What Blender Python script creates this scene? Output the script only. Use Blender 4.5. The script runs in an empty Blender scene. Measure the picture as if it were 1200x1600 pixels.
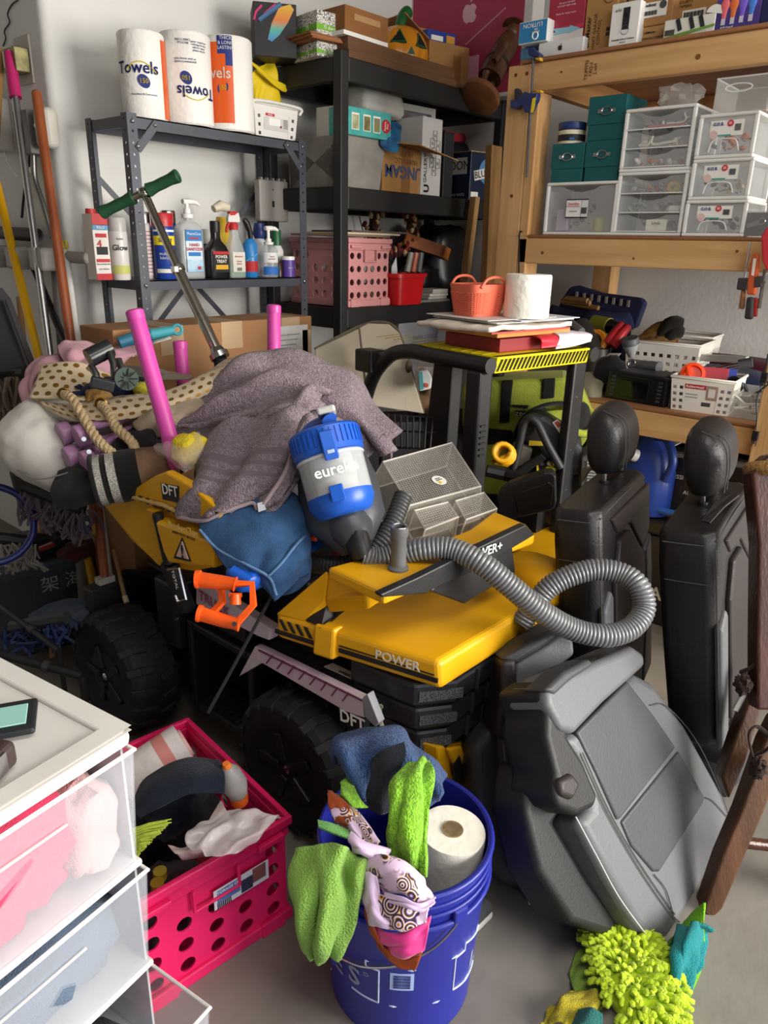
import bpy,bmesh,math,random
from math import pi,sin,cos,radians as rad
from mathutils import Vector as V,Matrix,noise
random.seed(7)
C=bpy.context.scene.collection
S=bpy.context.scene
# ------------------------------------------------------------------ camera
FOC,YAW,PIT,ROL,H=1153.1,rad(49.387),rad(19.915),rad(-1.380),1.38
_F=V((sin(YAW)*cos(PIT),cos(YAW)*cos(PIT),-sin(PIT)))
_r=V((cos(YAW),-sin(YAW),0));_d=_F.cross(_r)
CX=_r*cos(ROL) + _d*sin(ROL)
CD=-_r*sin(ROL) + _d*cos(ROL)
CAM=V((0,0,H))
cam=bpy.data.cameras.new('camera');cam_o=bpy.data.objects.new('camera',cam);C.objects.link(cam_o)
cam.sensor_fit='VERTICAL';cam.sensor_height=24.0;cam.lens=FOC/1600*24.0
cam.clip_start=0.02;cam.clip_end=100
cam_o.matrix_world=Matrix(((CX.x,-CD.x,-_F.x,0),(CX.y,-CD.y,-_F.y,0),(CX.z,-CD.z,-_F.z,H),(0,0,0,1)))
S.camera=cam_o
# ------------------------------------------------------------------ world, lights, exposure
S.view_settings.view_transform='Standard';S.view_settings.look='None'
S.view_settings.exposure=0.28;S.view_settings.gamma=1.0;S.view_settings.use_curve_mapping=False
S.cycles.use_denoising=True
S.cycles.max_bounces=10;S.cycles.transparent_max_bounces=24;S.cycles.transmission_bounces=8
S.cycles.sample_clamp_indirect=6.0
S.cycles.caustics_reflective=False;S.cycles.caustics_refractive=False
W=bpy.data.worlds.new('world');S.world=W;W.use_nodes=True
W.node_tree.nodes['Background'].inputs[0].default_value=(0.88,0.93,1.0,1)
W.node_tree.nodes['Background'].inputs[1].default_value=1.6
def area(name,loc,aim,sx,sy,power,col=(1,1,1)):
    l=bpy.data.lights.new(name,'AREA');l.shape='RECTANGLE';l.size=sx;l.size_y=sy;l.energy=power;l.color=col
    o=bpy.data.objects.new(name,l);C.objects.link(o);o.location=loc
    o.rotation_euler=(V(aim)-V(loc)).to_track_quat('-Z','Y').to_euler();return o
area('daylight_through_garage_door',(3.0,-3.6,1.6),(1.7,2.0,1.2),3.4,2.4,430,(1.0,0.945,0.86))
area('ceiling_fill_light',(0.9,-0.1,2.85),(1.2,0.9,0.0),2.0,1.4,46,(1.0,0.95,0.88))  # fill added overhead for upward faces, high enough that decks shade the wall
# ------------------------------------------------------------------ pixel rays (1200x1600) to points in the room
def ray(x,y):return CX*((x-600)/FOC) + CD*((y-800)/FOC) + _F
def PX(x,y,X):r=ray(x,y);return CAM + r*(X/r.x)
def PY(x,y,Y):r=ray(x,y);return CAM + r*(Y/r.y)
def PZ(x,y,z):r=ray(x,y);return CAM + r*((z-H)/r.z)
def PD(x,y,d):return CAM + ray(x,y)*d
# ------------------------------------------------------------------ materials
def hx(h):
    h=h.lstrip('#');v=[int(h[i:i+2],16)/255 for i in (0,2,4)]
    return tuple(((c/12.92) if c <= .04045 else ((c+.055)/1.055)**2.4) for c in v) + (1,)
MATS={}
def nd(nt,t,**k):
    n=nt.nodes.new(t)
    for a,b in k.items():setattr(n,a,b)
    return n
def mat(name,col,rough=.5,metal=0,var=.08,vs=6,bump=0,bs=60,spec=.5,alpha=1,trans=0,coat=0,sheen=0,ior=1.45,stretch=None,col2=None,detail=4,bdist=.01):
    if name in MATS:return MATS[name]
    m=bpy.data.materials.new(name);m.use_nodes=True;nt=m.node_tree;L=nt.links
    b=nt.nodes['Principled BSDF'];c=hx(col)
    b.inputs['Roughness'].default_value=rough;b.inputs['Metallic'].default_value=metal
    b.inputs['Specular IOR Level'].default_value=spec;b.inputs['Alpha'].default_value=alpha
    b.inputs['Transmission Weight'].default_value=trans;b.inputs['IOR'].default_value=ior
    b.inputs['Coat Weight'].default_value=coat;b.inputs['Sheen Weight'].default_value=sheen
    tc=nd(nt,'ShaderNodeTexCoord');mp=nd(nt,'ShaderNodeMapping')
    L.new(tc.outputs['Object'],mp.inputs[0])
    if stretch:mp.inputs['Scale'].default_value=stretch
    n=nd(nt,'ShaderNodeTexNoise');n.inputs['Scale'].default_value=vs;n.inputs['Detail'].default_value=detail
    L.new(mp.outputs[0],n.inputs[0])
    r=nd(nt,'ShaderNodeValToRGB');e=r.color_ramp.elements
    e[0].position=.3;e[1].position=.7
    d=hx(col2) if col2 else tuple(x*(1-var) for x in c[:3])+(1,)
    u=c if col2 else tuple(min(1,x*(1+var)) for x in c[:3])+(1,)
    e[0].color=d;e[1].color=u
    L.new(n.outputs['Fac'],r.inputs[0]);L.new(r.outputs[0],b.inputs['Base Color'])
    if bump:
        n2=nd(nt,'ShaderNodeTexNoise');n2.inputs['Scale'].default_value=bs;n2.inputs['Detail'].default_value=3
        L.new(mp.outputs[0],n2.inputs[0])
        bp=nd(nt,'ShaderNodeBump');bp.inputs['Strength'].default_value=bump;bp.inputs['Distance'].default_value=bdist
        L.new(n2.outputs['Fac'],bp.inputs['Height']);L.new(bp.outputs[0],b.inputs['Normal'])
    MATS[name]=m;return m
def pla(col,rough=.4,**k):return mat('plastic_'+col.strip('#')+('_%d' % (rough*100)),col,rough,var=.05,**k)
def met(col='#b8b8b8',rough=.3):return mat('metal_'+col.strip('#'),col,rough,metal=1,var=.1,vs=20)
def fab(col,bump=.5,bs=400,**k):return mat('fabric_'+col.strip('#'),col,.95,var=.14,vs=14,bump=bump,bs=bs,sheen=.12,spec=.15,**k)
def terry(col):return mat('terry_'+col.strip('#'),col,1,var=.3,vs=120,bump=1,bs=260,sheen=.15,spec=.1,bdist=.012)
def card(col='#a97c4e'):return mat('cardboard_'+col.strip('#'),col,.85,var=.1,vs=7,bump=.15,bs=90,spec=.2)
def ink(col):return mat('ink_'+col.strip('#'),col,.6,var=.02)
def clear(col='#e6e8e6',alpha=.22,rough=.12):return mat('clear_%s_%d' % (col.strip('#'),alpha*100),col,rough,var=.03,alpha=alpha)
def wood(name,c1,c2,axis=2,sc=7,rough=.6):
    st=[14,14,14];st[axis]=.9
    return mat(name,c1,rough,vs=sc*.45,stretch=tuple(s*.45 for s in st),col2=c2,bump=.12,bs=30,detail=8)
# ------------------------------------------------------------------ mesh builder
class M:
    def __init__(s):s.v=[];s.f=[];s.uv=None
    def add(s,vs,fs):
        o=len(s.v);s.v += [tuple(p) for p in vs];s.f += [tuple(i+o for i in f) for f in fs];return s
    def box(s,c,d,R=None,taper=(1,1)):
        x,y,z=d[0]/2,d[1]/2,d[2]/2;tx,ty=taper
        p=[V((-x,-y,-z)),V((x,-y,-z)),V((x,y,-z)),V((-x,y,-z)),V((-x*tx,-y*ty,z)),V((x*tx,-y*ty,z)),V((x*tx,y*ty,z)),V((-x*tx,y*ty,z))]
        if R is not None:p=[R @ q for q in p]
        return s.hexa([q+V(c) for q in p])
    def b2(s,a,b):return s.box([(a[i]+b[i])/2 for i in range(3)],[abs(b[i]-a[i]) for i in range(3)])
    def hexa(s,p):return s.add(p,[(3,2,1,0),(4,5,6,7),(0,1,5,4),(1,2,6,5),(2,3,7,6),(3,0,4,7)])
    def prism(s,poly,vec):
        n=len(poly);a=[V(p) for p in poly];b=[p+V(vec) for p in a]
        return s.add(a+b,[tuple(range(n))[::-1],tuple(range(n,2*n))] + [(i,(i+1) % n,n+(i+1) % n,n+i) for i in range(n)])
    def loft(s,rings,cap=True,close=False):
        n=len(rings[0]);m=len(rings);vs=[p for r in rings for p in r];fs=[]
        for j in range(m if close else m-1):
            k=(j+1) % m
            fs += [(j*n+i,j*n+(i+1) % n,k*n+(i+1) % n,k*n+i) for i in range(n)]
        if cap and not close:fs += [tuple(range(n))[::-1],tuple(range((m-1)*n,m*n))]
        return s.add(vs,fs)
    def tube(s,pts,r,n=10,cap=True,close=False,flat=1):
        pts=[V(p) for p in pts];m=len(pts);rr=r if isinstance(r,(list,tuple)) else [r]*m
        rings=[];up=None
        for i,p in enumerate(pts):
            if close:t=pts[(i+1) % m]-pts[i-1]
            else:t=pts[min(i+1,m-1)]-pts[max(i-1,0)]
            if t.length < 1e-9:t=V((0,0,1))
            t.normalize()
            if up is None:up=t.orthogonal().normalized() if abs(t.z) > .95 else V((0,0,1))
            a=(up - t*up.dot(t))
            a=a.normalized() if a.length > 1e-6 else t.orthogonal().normalized()
            b=t.cross(a);up=a
            rings.append([p + (a*cos(2*pi*k/n)*flat + b*sin(2*pi*k/n))*rr[i] for k in range(n)])
        return s.loft(rings,cap,close)
    def lathe(s,prof,n=24,o=(0,0,0),ax=(0,0,1),sx=1,sy=1):
        o=V(o);z=V(ax).normalized();x=z.orthogonal().normalized() if abs(z.z) < .999 else V((1,0,0));y=z.cross(x)
        rings=[[o + z*h + x*(r*sx*cos(2*pi*k/n)) + y*(r*sy*sin(2*pi*k/n)) for k in range(n)] for r,h in prof]
        return s.loft(rings,True)
    def ring(s,o,ax,r,t,n=28,k=8):
        o=V(o);z=V(ax).normalized();x=z.orthogonal().normalized();y=z.cross(x)
        return s.tube([o+x*(r*cos(2*pi*i/n))+y*(r*sin(2*pi*i/n)) for i in range(n)],t,k,close=True)
    def sheet(s,net,nu=24,nv=24,amp=0,fs=8,seed=0,fold=None):
        P=cr_grid(net,nu,nv)
        if amp or fold:
            Q=[r[:] for r in P]
            for i in range(nu):
                for j in range(nv):
                    du=P[min(i+1,nu-1)][j]-P[max(i-1,0)][j];dv=P[i][min(j+1,nv-1)]-P[i][max(j-1,0)]
                    nn=du.cross(dv)
                    if nn.length > 1e-9:nn.normalize()
                    q=P[i][j]*fs + V((seed*7.1,seed*3.3,0))
                    h=amp*noise.noise(q) + .5*amp*noise.noise(q*2.3)
                    for fd in ([] if fold is None else fold if isinstance(fold,list) else [fold]):
                        # fd = (cos weight of u, weight of v, amplitude, sharpness warp)
                        u,v=i/(nu-1),j/(nv-1);w=fd[0]*u+fd[1]*v+fd[3]*noise.noise(V((u*2.2+seed,v*2.2,3.1)))
                        r=1-abs(2*(w-math.floor(w))-1);h += fd[2]*(r*r*(3-2*r)-.5)*(.55+.9*max(0,noise.noise(V((u*3.1,v*3.1,seed+9)))+.25))
                    Q[i][j]=P[i][j] + nn*h
            P=Q
        o=len(s.v);s.v += [tuple(p) for r in P for p in r]
        s.f += [(o+i*nv+j,o+i*nv+j+1,o+(i+1)*nv+j+1,o+(i+1)*nv+j) for i in range(nu-1) for j in range(nv-1)]
        lv=sum((P[nu//2][j+1]-P[nu//2][j]).length for j in range(nv-1));lu=sum((P[i+1][nv//2]-P[i][nv//2]).length for i in range(nu-1))
        s.uv=(s.uv or []) + [(j/(nv-1)*lv,i/(nu-1)*lu) for i in range(nu) for j in range(nv)]
        return s
    def blob(s,c,d,R=None,e=1.0,n=20,m=12,amp=0,fs=6,seed=0):
        rings=[]
        def pw(x):return math.copysign(abs(x)**e,x)
        for i in range(m+1):
            a=-pi/2 + pi*i/m;a=max(-pi/2+.02,min(pi/2-.02,a));rg=[]
            for k in range(n):
                t=2*pi*k/n
                p=V((pw(cos(a))*pw(cos(t))*d[0]/2,pw(cos(a))*pw(sin(t))*d[1]/2,pw(sin(a))*d[2]/2))
                if amp:p=p*(1+amp*noise.noise(p.normalized()*fs*.4+V((seed*5.3,seed,0))) + .5*amp*noise.noise(p.normalized()*fs+V((seed,0,0))))
                rg.append((R @ p if R is not None else p)+V(c))
            rings.append(rg)
        return s.loft(rings,True)
    def panel(s,o,ux,uy,nx,ny,hole,thick,rnd=16,shape=None):
        """plate of nx*ny cells from o along ux, uy (full extents); hole(i,j)-> radius fraction or 0; shape 'r' = rectangular holes"""
        o,ux,uy=V(o),V(ux),V(uy);nn=ux.cross(uy).normalized()*thick
        cx,cy=ux/nx,uy/ny
        for i in range(nx):
            for j in range(ny):
                p=o+cx*i+cy*j;h=hole(i,j)
                if not h:
                    s.hexa([p,p+cx,p+cx+cy,p+cy,p+nn,p+cx+nn,p+cx+cy+nn,p+cy+nn]);continue
                c=p+cx*.5+cy*.5;n=4 if shape == 'r' else rnd;A=[];B=[]
                for k in range(n):
                    t=2*pi*(k+.5)/n if n == 4 else 2*pi*k/n
                    dx,dy=cos(t),sin(t);q=max(abs(dx),abs(dy));A.append(c+cx*(.5*dx/q)+cy*(.5*dy/q))
                    if n == 4:hxx,hyy=h if isinstance(h,tuple) else (h,h);B.append(c+cx*(math.copysign(.5,dx)*hxx)+cy*(math.copysign(.5,dy)*hyy))
                    else:
                        rr=h*min(cx.length,cy.length)*.5;B.append(c+cx.normalized()*(rr*dx)+cy.normalized()*(rr*dy))
                vs=A+B+[x+nn for x in A]+[x+nn for x in B];f=[]
                for k in range(n):
                    l=(k+1) % n
                    f += [(k,n+k,n+l,l),(2*n+k,2*n+l,3*n+l,3*n+k),(n+k,3*n+k,3*n+l,n+l)]
                s.add(vs,f)
        return s
def cr(p0,p1,p2,p3,t):
    return .5*((2*p1)+(p2-p0)*t+(2*p0-5*p1+4*p2-p3)*t*t+(3*p1-p0-3*p2+p3)*t*t*t)
def spl(pts,n,close=False):
    pts=[V(p) for p in pts];m=len(pts);out=[]
    seg=m if close else m-1
    for i in range(n):
        t=i/(n if close else n-1)*seg;k=min(int(t),seg-1);u=t-k
        if close:g=lambda a:pts[a % m]
        else:g=lambda a:pts[a] if 0 <= a < m else (2*pts[0]-pts[1] if a < 0 else 2*pts[-1]-pts[-2])
        out.append(cr(g(k-1),g(k),g(k+1),g(k+2),u))
    return out
def cr_grid(net,nu,nv):
    rows=[spl(r,nv) for r in net];cols=[spl([rows[i][j] for i in range(len(rows))],nu) for j in range(nv)]
    return [[cols[j][i] for j in range(nv)] for i in range(nu)]
MW={}
def mw(o):return MW.get(o.name,Matrix.Identity(4))
def obj(name,m,mt,parent=None,smooth=None,bev=0,seg=2,sub=0,solid=0,off=0,world=False,kind=None):
    vs=m.v
    if world and parent is not None:inv=mw(parent).inverted();vs=[inv @ V(p) for p in vs]
    me=bpy.data.meshes.new(name);me.from_pydata([tuple(p) for p in vs],[],m.f);me.update()
    if m.uv and len(m.uv) == len(vs):
        ul=me.uv_layers.new(name='UVMap')
        for l in me.loops:ul.data[l.index].uv=m.uv[l.vertex_index]
    bm=bmesh.new();bm.from_mesh(me);bmesh.ops.recalc_face_normals(bm,faces=bm.faces);bm.to_mesh(me);bm.free()
    if isinstance(mt,(list,tuple)):
        for q in mt:me.materials.append(q)
    else:me.materials.append(mt)
    if smooth:
        me.polygons.foreach_set('use_smooth',[True]*len(me.polygons));me.set_sharp_from_angle(angle=rad(smooth))
    o=bpy.data.objects.new(name,me);C.objects.link(o)
    if parent is not None:o.parent=parent;MW[o.name]=mw(parent)
    if solid:md=o.modifiers.new('solid','SOLIDIFY');md.thickness=solid;md.offset=off
    if bev:md=o.modifiers.new('bevel','BEVEL');md.width=bev;md.segments=seg;md.limit_method='ANGLE';md.angle_limit=.6
    if sub:md=o.modifiers.new('sub','SUBSURF');md.levels=sub;md.render_levels=sub
    if kind:o['kind']=kind
    return o
def tag(o,label,cat,group=None):
    o['label']=label;o['category']=cat
    if group:o['group']=group
    return o
def thing(name,label,cat,loc=(0,0,0),rz=0,group=None,rot=None):
    o=bpy.data.objects.new(name,None);C.objects.link(o);o.empty_display_size=.05
    mtx=Matrix.Translation(V(loc)) @ (rot.to_4x4() if rot is not None else Matrix.Rotation(rz,4,'Z'))
    o.matrix_world=mtx;MW[o.name]=mtx
    return tag(o,label,cat,group)
def solo(name,label,cat,m,mt,loc=(0,0,0),rz=0,group=None,rot=None,world=False,**k):
    """a thing that is one mesh (parts may still be parented to it)"""
    mtx=Matrix.Translation(V(loc)) @ (rot.to_4x4() if rot is not None else Matrix.Rotation(rz,4,'Z'))
    if world:
        c=V((sum(p[0] for p in m.v),sum(p[1] for p in m.v),0))/len(m.v);c.z=min(p[2] for p in m.v)
        mtx=Matrix.Translation(c);inv=mtx.inverted();m.v=[tuple(inv @ V(p)) for p in m.v]
    o=obj(name,m,mt,None,**k);o.matrix_world=mtx;MW[o.name]=mtx
    return tag(o,label,cat,group)
def dup(root,label=None,loc=None,rz=None,rot=None,group=None):
    def cp(o,par):
        c=o.copy();C.objects.link(c)
        if par is not None:c.parent=par
        for ch in [x for x in KIDS.get(o.name,[])]:cp(ch,c)
        return c
    KIDS={}
    for o in C.objects:
        if o.parent:KIDS.setdefault(o.parent.name,[]).append(o)
    r=cp(root,None)
    mtx=mw(root).copy()
    if rot is not None:mtx=Matrix.Translation(mtx.translation) @ rot.to_4x4()
    if rz is not None:mtx=Matrix.Translation(mtx.translation) @ Matrix.Rotation(rz,4,'Z')
    if loc is not None:mtx.translation=V(loc)
    r.matrix_world=mtx;MW[r.name]=mtx
    if label:r['label']=label
    if group:r['group']=group
    return r
def struct(name,m,mt,**k):o=obj(name,m,mt,**k);o['kind']='structure';return o
def text(par,s,size,o,mt,r=(1,0,0),u=(0,0,1),sx=1.0,name='lettering',world=False,al='CENTER',bold=0):
    c=bpy.data.curves.new(name,'FONT');c.body=s;c.size=size;c.align_x=al;c.align_y='CENTER';c.extrude=.0003;c.resolution_u=2
    c.offset=bold*size
    c.materials.append(mt);t=bpy.data.objects.new(name,c);C.objects.link(t)
    r=V(r).normalized();u=V(u);u=(u-r*u.dot(r)).normalized();n=r.cross(u)
    mm=Matrix(((r.x*sx,u.x,n.x,o[0]),(r.y*sx,u.y,n.y,o[1]),(r.z*sx,u.z,n.z,o[2]),(0,0,0,1)))
    if world:mm=mw(par).inverted() @ mm
    t.parent=par;t.matrix_local=mm;return t
BEND={}
def bake_text():
    dg=bpy.context.evaluated_depsgraph_get();done={}
    for t in [o for o in C.objects if o.type == 'FONT']:
        if t.data.name not in done:done[t.data.name]=bpy.data.meshes.new_from_object(t.evaluated_get(dg))
        o=bpy.data.objects.new('lettering',done[t.data.name]);C.objects.link(o)
        if t.name in BEND:   # print on a round wall: wrap the glyph about the parent's z axis
            k,mi=BEND[t.name],t.matrix_local.inverted()
            for q in o.data.vertices:
                w=t.matrix_local @ q.co;z=t.matrix_local.translation;a0=math.atan2(z.y,z.x);r=math.hypot(z.x,z.y)
                a=a0+(-(w.x-z.x)*sin(a0)+(w.y-z.y)*cos(a0))/r;rr=k(w.z);q.co=mi @ V((rr*cos(a),rr*sin(a),w.z))
        o.parent=t.parent;o.matrix_local=t.matrix_local;bpy.data.objects.remove(t)
def plate(par,x,z,w,h,mt,y=-.001,t=.002,name='label',rot=0):
    R=Matrix.Rotation(rot,3,'Y');return obj(name,M().box((x,y,z),(w,t,h),R),mt,par)
def rz_m(a):return Matrix.Rotation(a,3,'Z')
def eul(x,y,z):return Matrix.Rotation(z,3,'Z') @ Matrix.Rotation(y,3,'Y') @ Matrix.Rotation(x,3,'X')
def frame(ux,uz):
    """rotation whose local x = ux and local z closest to uz"""
    x=V(ux).normalized();z=V(uz);z=(z-x*z.dot(x)).normalized();y=z.cross(x)
    return Matrix(((x.x,y.x,z.x),(x.y,y.y,z.y),(x.z,y.z,z.z)))
# place an item standing on a shelf: front face on plane X= (right wall, rz=-90) or Y= (back wall); returns loc, rz, w, h
def spot(p0,p1,pb,pt,z0,X=None,Y=None,pm=None):
    pm=(p0+p1)/2 if pm is None else pm
    if X is not None:
        a,b=PX(p0,pb,X),PX(p1,pb,X);h=PX(pm,pt,X).z-PX(pm,pb,X).z
        return (X,(a.y+b.y)/2,z0),-pi/2,abs(a.y-b.y),h
    a,b=PY(p0,pb,Y),PY(p1,pb,Y);h=PY(pm,pt,Y).z-PY(pm,pb,Y).z
    return ((a.x+b.x)/2,Y,z0),0,abs(b.x-a.x),h
def carton(name,label,cat,sp,d,mt,bev=.003,group=None,yaw=0):
    loc,rz,w,h=sp
    o=solo(name,label,cat,M().b2((-w/2,0,0),(w/2,d,h)),mt,loc,rz+yaw,group,bev=bev)
    return o,w,h
# common materials
BLK=pla('#17171a',.45);DGY=pla('#2b2c2f',.5);WHT=pla('#e9e7e2',.35);STEEL=met('#c9c9cb',.22)
W_=ink('#f2f0ea');K_=ink('#141416');B_=ink('#1f3f86');R_=ink('#b8262c')
# ------------------------------------------------------------------ the room
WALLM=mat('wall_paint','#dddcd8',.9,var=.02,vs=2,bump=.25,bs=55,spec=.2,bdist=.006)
FLOORM=mat('concrete','#8b867e',.75,vs=3.2,col2='#746f67',bump=.1,bs=40,spec=.3,detail=9)
BY,RX,LX,FY,CZ,JX=2.78,3.53,-2.6,-1.9,2.9,1.415
struct('floor',M().b2((LX,FY-2.6,-.1),(RX+.1,4.6,0)),FLOORM)
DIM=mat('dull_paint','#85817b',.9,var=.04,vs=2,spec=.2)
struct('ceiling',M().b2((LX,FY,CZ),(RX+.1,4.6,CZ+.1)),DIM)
struct('wall_back',M().prism([(RX+.1,BY,0),(RX+.1,BY+.15,0),(JX,4.6,0),(JX,BY+.03,0)] + [(JX+.03-.03*cos(a),BY+.03-.03*sin(a),0) for a in (.4,.8,1.2)] + [(JX+.03,BY,0)],(0,0,CZ)),WALLM,smooth=50)
struct('wall_right',M().b2((RX,FY,0),(RX+.1,BY+.1,CZ)),WALLM)
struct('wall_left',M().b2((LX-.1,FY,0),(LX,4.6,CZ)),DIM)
struct('wall_rear',M().b2((LX,4.5,0),(JX+.05,4.6,CZ)),WALLM)
# garage-door wall behind the camera with its open door
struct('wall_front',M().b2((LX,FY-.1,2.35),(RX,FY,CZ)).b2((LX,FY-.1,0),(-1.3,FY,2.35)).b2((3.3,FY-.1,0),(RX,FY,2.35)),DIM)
# ------------------------------------------------------------------ pine storage shelf on the right wall
PINE=wood('pine_y','#d9ad79','#b78954',axis=1,rough=.55);PINEZ=wood('pine_z','#d9ad79','#b78954',axis=2,rough=.55)
PINED=wood('pine_x','#b98a56','#8e6436',axis=0);PLY=wood('plywood_edge','#9a6a44','#7c5231',axis=1)
SX,SD=2.55,.93
T1,T2,T3=1.985,1.415,.848
sh=thing('storage_shelf','tall pine lumber storage shelf with three plywood decks against the right wall','shelf',(SX,1.1,0))
def beam(x0,x1,y0,y1,z0,z1,m=PINE,name='beam'):return obj(name,M().b2((x0,y0,z0),(x1,y1,z1)),m,sh,bev=.004,world=True)
for z in (T1,T2,T3):
    beam(SX,SX+.038,.0,1.555,z-.089,z-.0)
    beam(SX+SD-.04,SX+SD,.0,1.6,z-.089,z,PINED)
    beam(SX+.038,SX+SD-.04,1.515,1.553,z-.089,z,PINED,'joist');beam(SX+.038,SX+SD-.04,.75,.79,z-.089,z,PINED,'joist')
    beam(SX-.012 if z == T1 else SX,SX+SD,0,1.6,z,z+.012,PLY,'deck')
for y0,y1 in ((1.556,1.652),):
    beam(SX-.0,SX+.038,y0,y1,0,T1,PINEZ,'post');beam(SX+.0,SX+.09,y0-.038,y0,0,T1-.09,PINEZ,'post')
beam(SX-.045,SX-.002,.515,.61,0,T1-.1,PINEZ,'post');beam(SX+.1,SX+.14,.50,.6,0,T3-.1,PINEZ,'post')
beam(SX+SD-.09,SX+SD,1.56,1.65,0,T1,PINEZ,'post')
for z,y in ((1.955,1.575),(1.955,1.62),(1.2,1.59),(1.2,1.615),(1.56,1.60)):
    obj('knot',M().lathe([(.006,0),(.006,.002)],10,(SX-.0015,y,z),(1,0,0),sx=1,sy=1),ink('#5d3413'),sh,world=True)
KN=ink('#7c4a1f')
for y,z,r in ((.98,T1-.05,.008),(.74,T1-.04,.007),(1.45,T2-.05,.006),(.77,T2-.03,.005),(.74,T3-.05,.008),(1.05,T3-.03,.01),(1.1,T2-.06,.004),(1.44,T1-.04,.004)):
    obj('knot',M().lathe([(r,0),(r,.0015)],12,(SX-.001,y,z),(1,0,0)),KN,sh,world=True)
text(sh,'SPFPKET\nS-DRY\nNo.2',.016,(SX-.001,1.33,T1-.045),ink('#4d2c10'),r=(0,0,-1),u=(0,1,0),world=True)
# ------------------------------------------------------------------ black rack in the corner
RXL,RXR,RYF,RYB=2.31,3.49,2.25,2.72
B1,B2,B3=2.055,1.597,1.120
RK=mat('black_rack','#1e1d1d',.55,var=.2,vs=5,bump=.05)
rk=thing('steel_rack','wide black boltless steel rack filled with boxes in the far corner','shelf',((RXL+RXR)/2,(RYF+RYB)/2,0))
for x in (RXL,RXR-.045):
    for y in (RYF,RYB-.045):obj('post',M().b2((x,y,0),(x+.045,y+.045,2.075)),RK,rk,bev=.005,world=True)
for z in (B1,B2,B3,.5):
    obj('front_beam',M().b2((RXL+.046,RYF+.004,z-.085),(RXR-.046,RYF+.04,z)),RK,rk,bev=.006,world=True)
    obj('rear_beam',M().b2((RXL+.046,RYB-.04,z-.085),(RXR-.046,RYB-.004,z)),RK,rk,bev=.006,world=True)
    for x in (RXL+.004,RXR-.04):obj('side_beam',M().b2((x,RYF+.046,z-.085),(x+.036,RYB-.046,z)),RK,rk,bev=.006,world=True)
    obj('deck',M().b2((RXL+.048,RYF+.042,z-.02),(RXR-.048,RYB-.042,z-.004)),mat('rack_deck','#2b2927',.8,var=.2),rk,world=True)
# ------------------------------------------------------------------ small grey angle-iron shelf
GX0,GX1,GY0,GY1=1.470,2.262,2.40,2.665
G1,G2=1.757,1.243
GM=mat('grey_steel','#4d5058',.42,metal=.35,var=.12,vs=9)
gs=thing('metal_shelf','small dark grey angle iron shelf holding paper towels and bottles','shelf',((GX0+GX1)/2,(GY0+GY1)/2,0))
hol=lambda i,j:.25
for x,sx in ((GX0,1),(GX1,-1)):
    for y,sy in ((GY0,1),(GY1,-1)):
        m=M();w,t,n=.036,.002,50
        m.panel((x if sx > 0 else x-w,y,0),(w,0,0),(0,0,1.765),1,n,hol,-t*sy if sy > 0 else t,8)
        m.panel((x,y if sy > 0 else y-w,0),(0,w,0),(0,0,1.765),1,n,hol,t*sx,8)
        obj('post',m,GM,gs,world=True)
for z in (G1,G2,.72,.2):
    m=M().b2((GX0+.003,GY0+.003,z-.004),(GX1-.003,GY1-.003,z)).b2((GX0+.003,GY0+.003,z-.034),(GX1-.003,GY0+.006,z)).b2((GX0+.003,GY1-.006,z-.034),(GX1-.003,GY1-.003,z))
    m.b2((GX0+.003,GY0+.004,z-.034),(GX0+.006,GY1-.004,z)).b2((GX1-.006,GY0+.004,z-.034),(GX1-.003,GY1-.004,z))
    m.b2((GX0+.004,GY0+.004,z-.034),(GX1-.004,GY0+.018,z-.032))
    obj('shelf_panel',m,GM,gs,world=True)
def flatbar(a,b,w=.02,t=.003,name='brace'):
    a,b=V(a),V(b);R=frame(b-a,(0,1,0));return obj(name,M().box((a+b)/2,((b-a).length,w,t),R),GM,gs,world=True)
flatbar((GX0+.01,GY1+.003,1.60),(GX1-.02,GY1+.003,.86));flatbar((GX1-.01,GY1+.007,1.60),(GX0+.02,GY1+.007,.86))
flatbar((GX0+.03,GY0-.003,G1-.10),(GX0+.11,GY0-.003,G1-.012),.026,name='gusset');flatbar((GX1-.03,GY0-.003,G1-.10),(GX1-.11,GY0-.003,G1-.012),.026,name='gusset')
bolt=M()
for x in (GX0+.018,GX1-.018):
    for z in (G1-.017,G2-.017):bolt.lathe([(.006,0),(.006,.003),(.003,.005)],8,(x,GY0-.003,z),(0,-1,0))
for x,z in ((GX0+.1,G1-.02),(GX1-.1,G1-.02),(GX0+.03,G1-.09),(GX1-.03,G1-.09)):bolt.lathe([(.006,0),(.006,.003),(.003,.005)],8,(x,GY0-.005,z),(0,-1,0))
obj('bolts',bolt,STEEL,gs,world=True,kind='stuff')
# ------------------------------------------------------------------ ride-on toy truck
YEL=mat('yellow_plastic','#e0a410',.36,var=.05,vs=3,bump=.03,bs=160);YELD=pla('#c98f0c',.4)
BP=mat('black_plastic','#1d1d1f',.45,var=.15,vs=8,bump=.06,bs=220);WPK=mat('worn_white','#d9d2d6',.45,vs=7,col2='#cda9bd')
def quad_pts(pxs,z):return [PZ(x,y,z) for x,y in pxs]
def PL(x,y,p0,n):
    r=ray(x,y);return CAM + r*((V(p0)-CAM).dot(V(n))/r.dot(V(n)))
tk=thing('ride_on_truck','yellow and black ride-on toy truck under the pile of towels','toy truck',(1.15,1.35,0))
TU,TV=V((.993,-.06,0)).normalized(),V((-.10,.995,0)).normalized()
def tp(name,m,mt,**k):return obj(name,m,mt,tk,world=True,**k)
ZT,ZB=.60,.535
A,B,Cc=PZ(430,957,ZT),PZ(686,1034,ZT),PZ(862,928,ZT);D=A+(Cc-B)
def up(p,z):return V((p.x,p.y,z))
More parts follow.
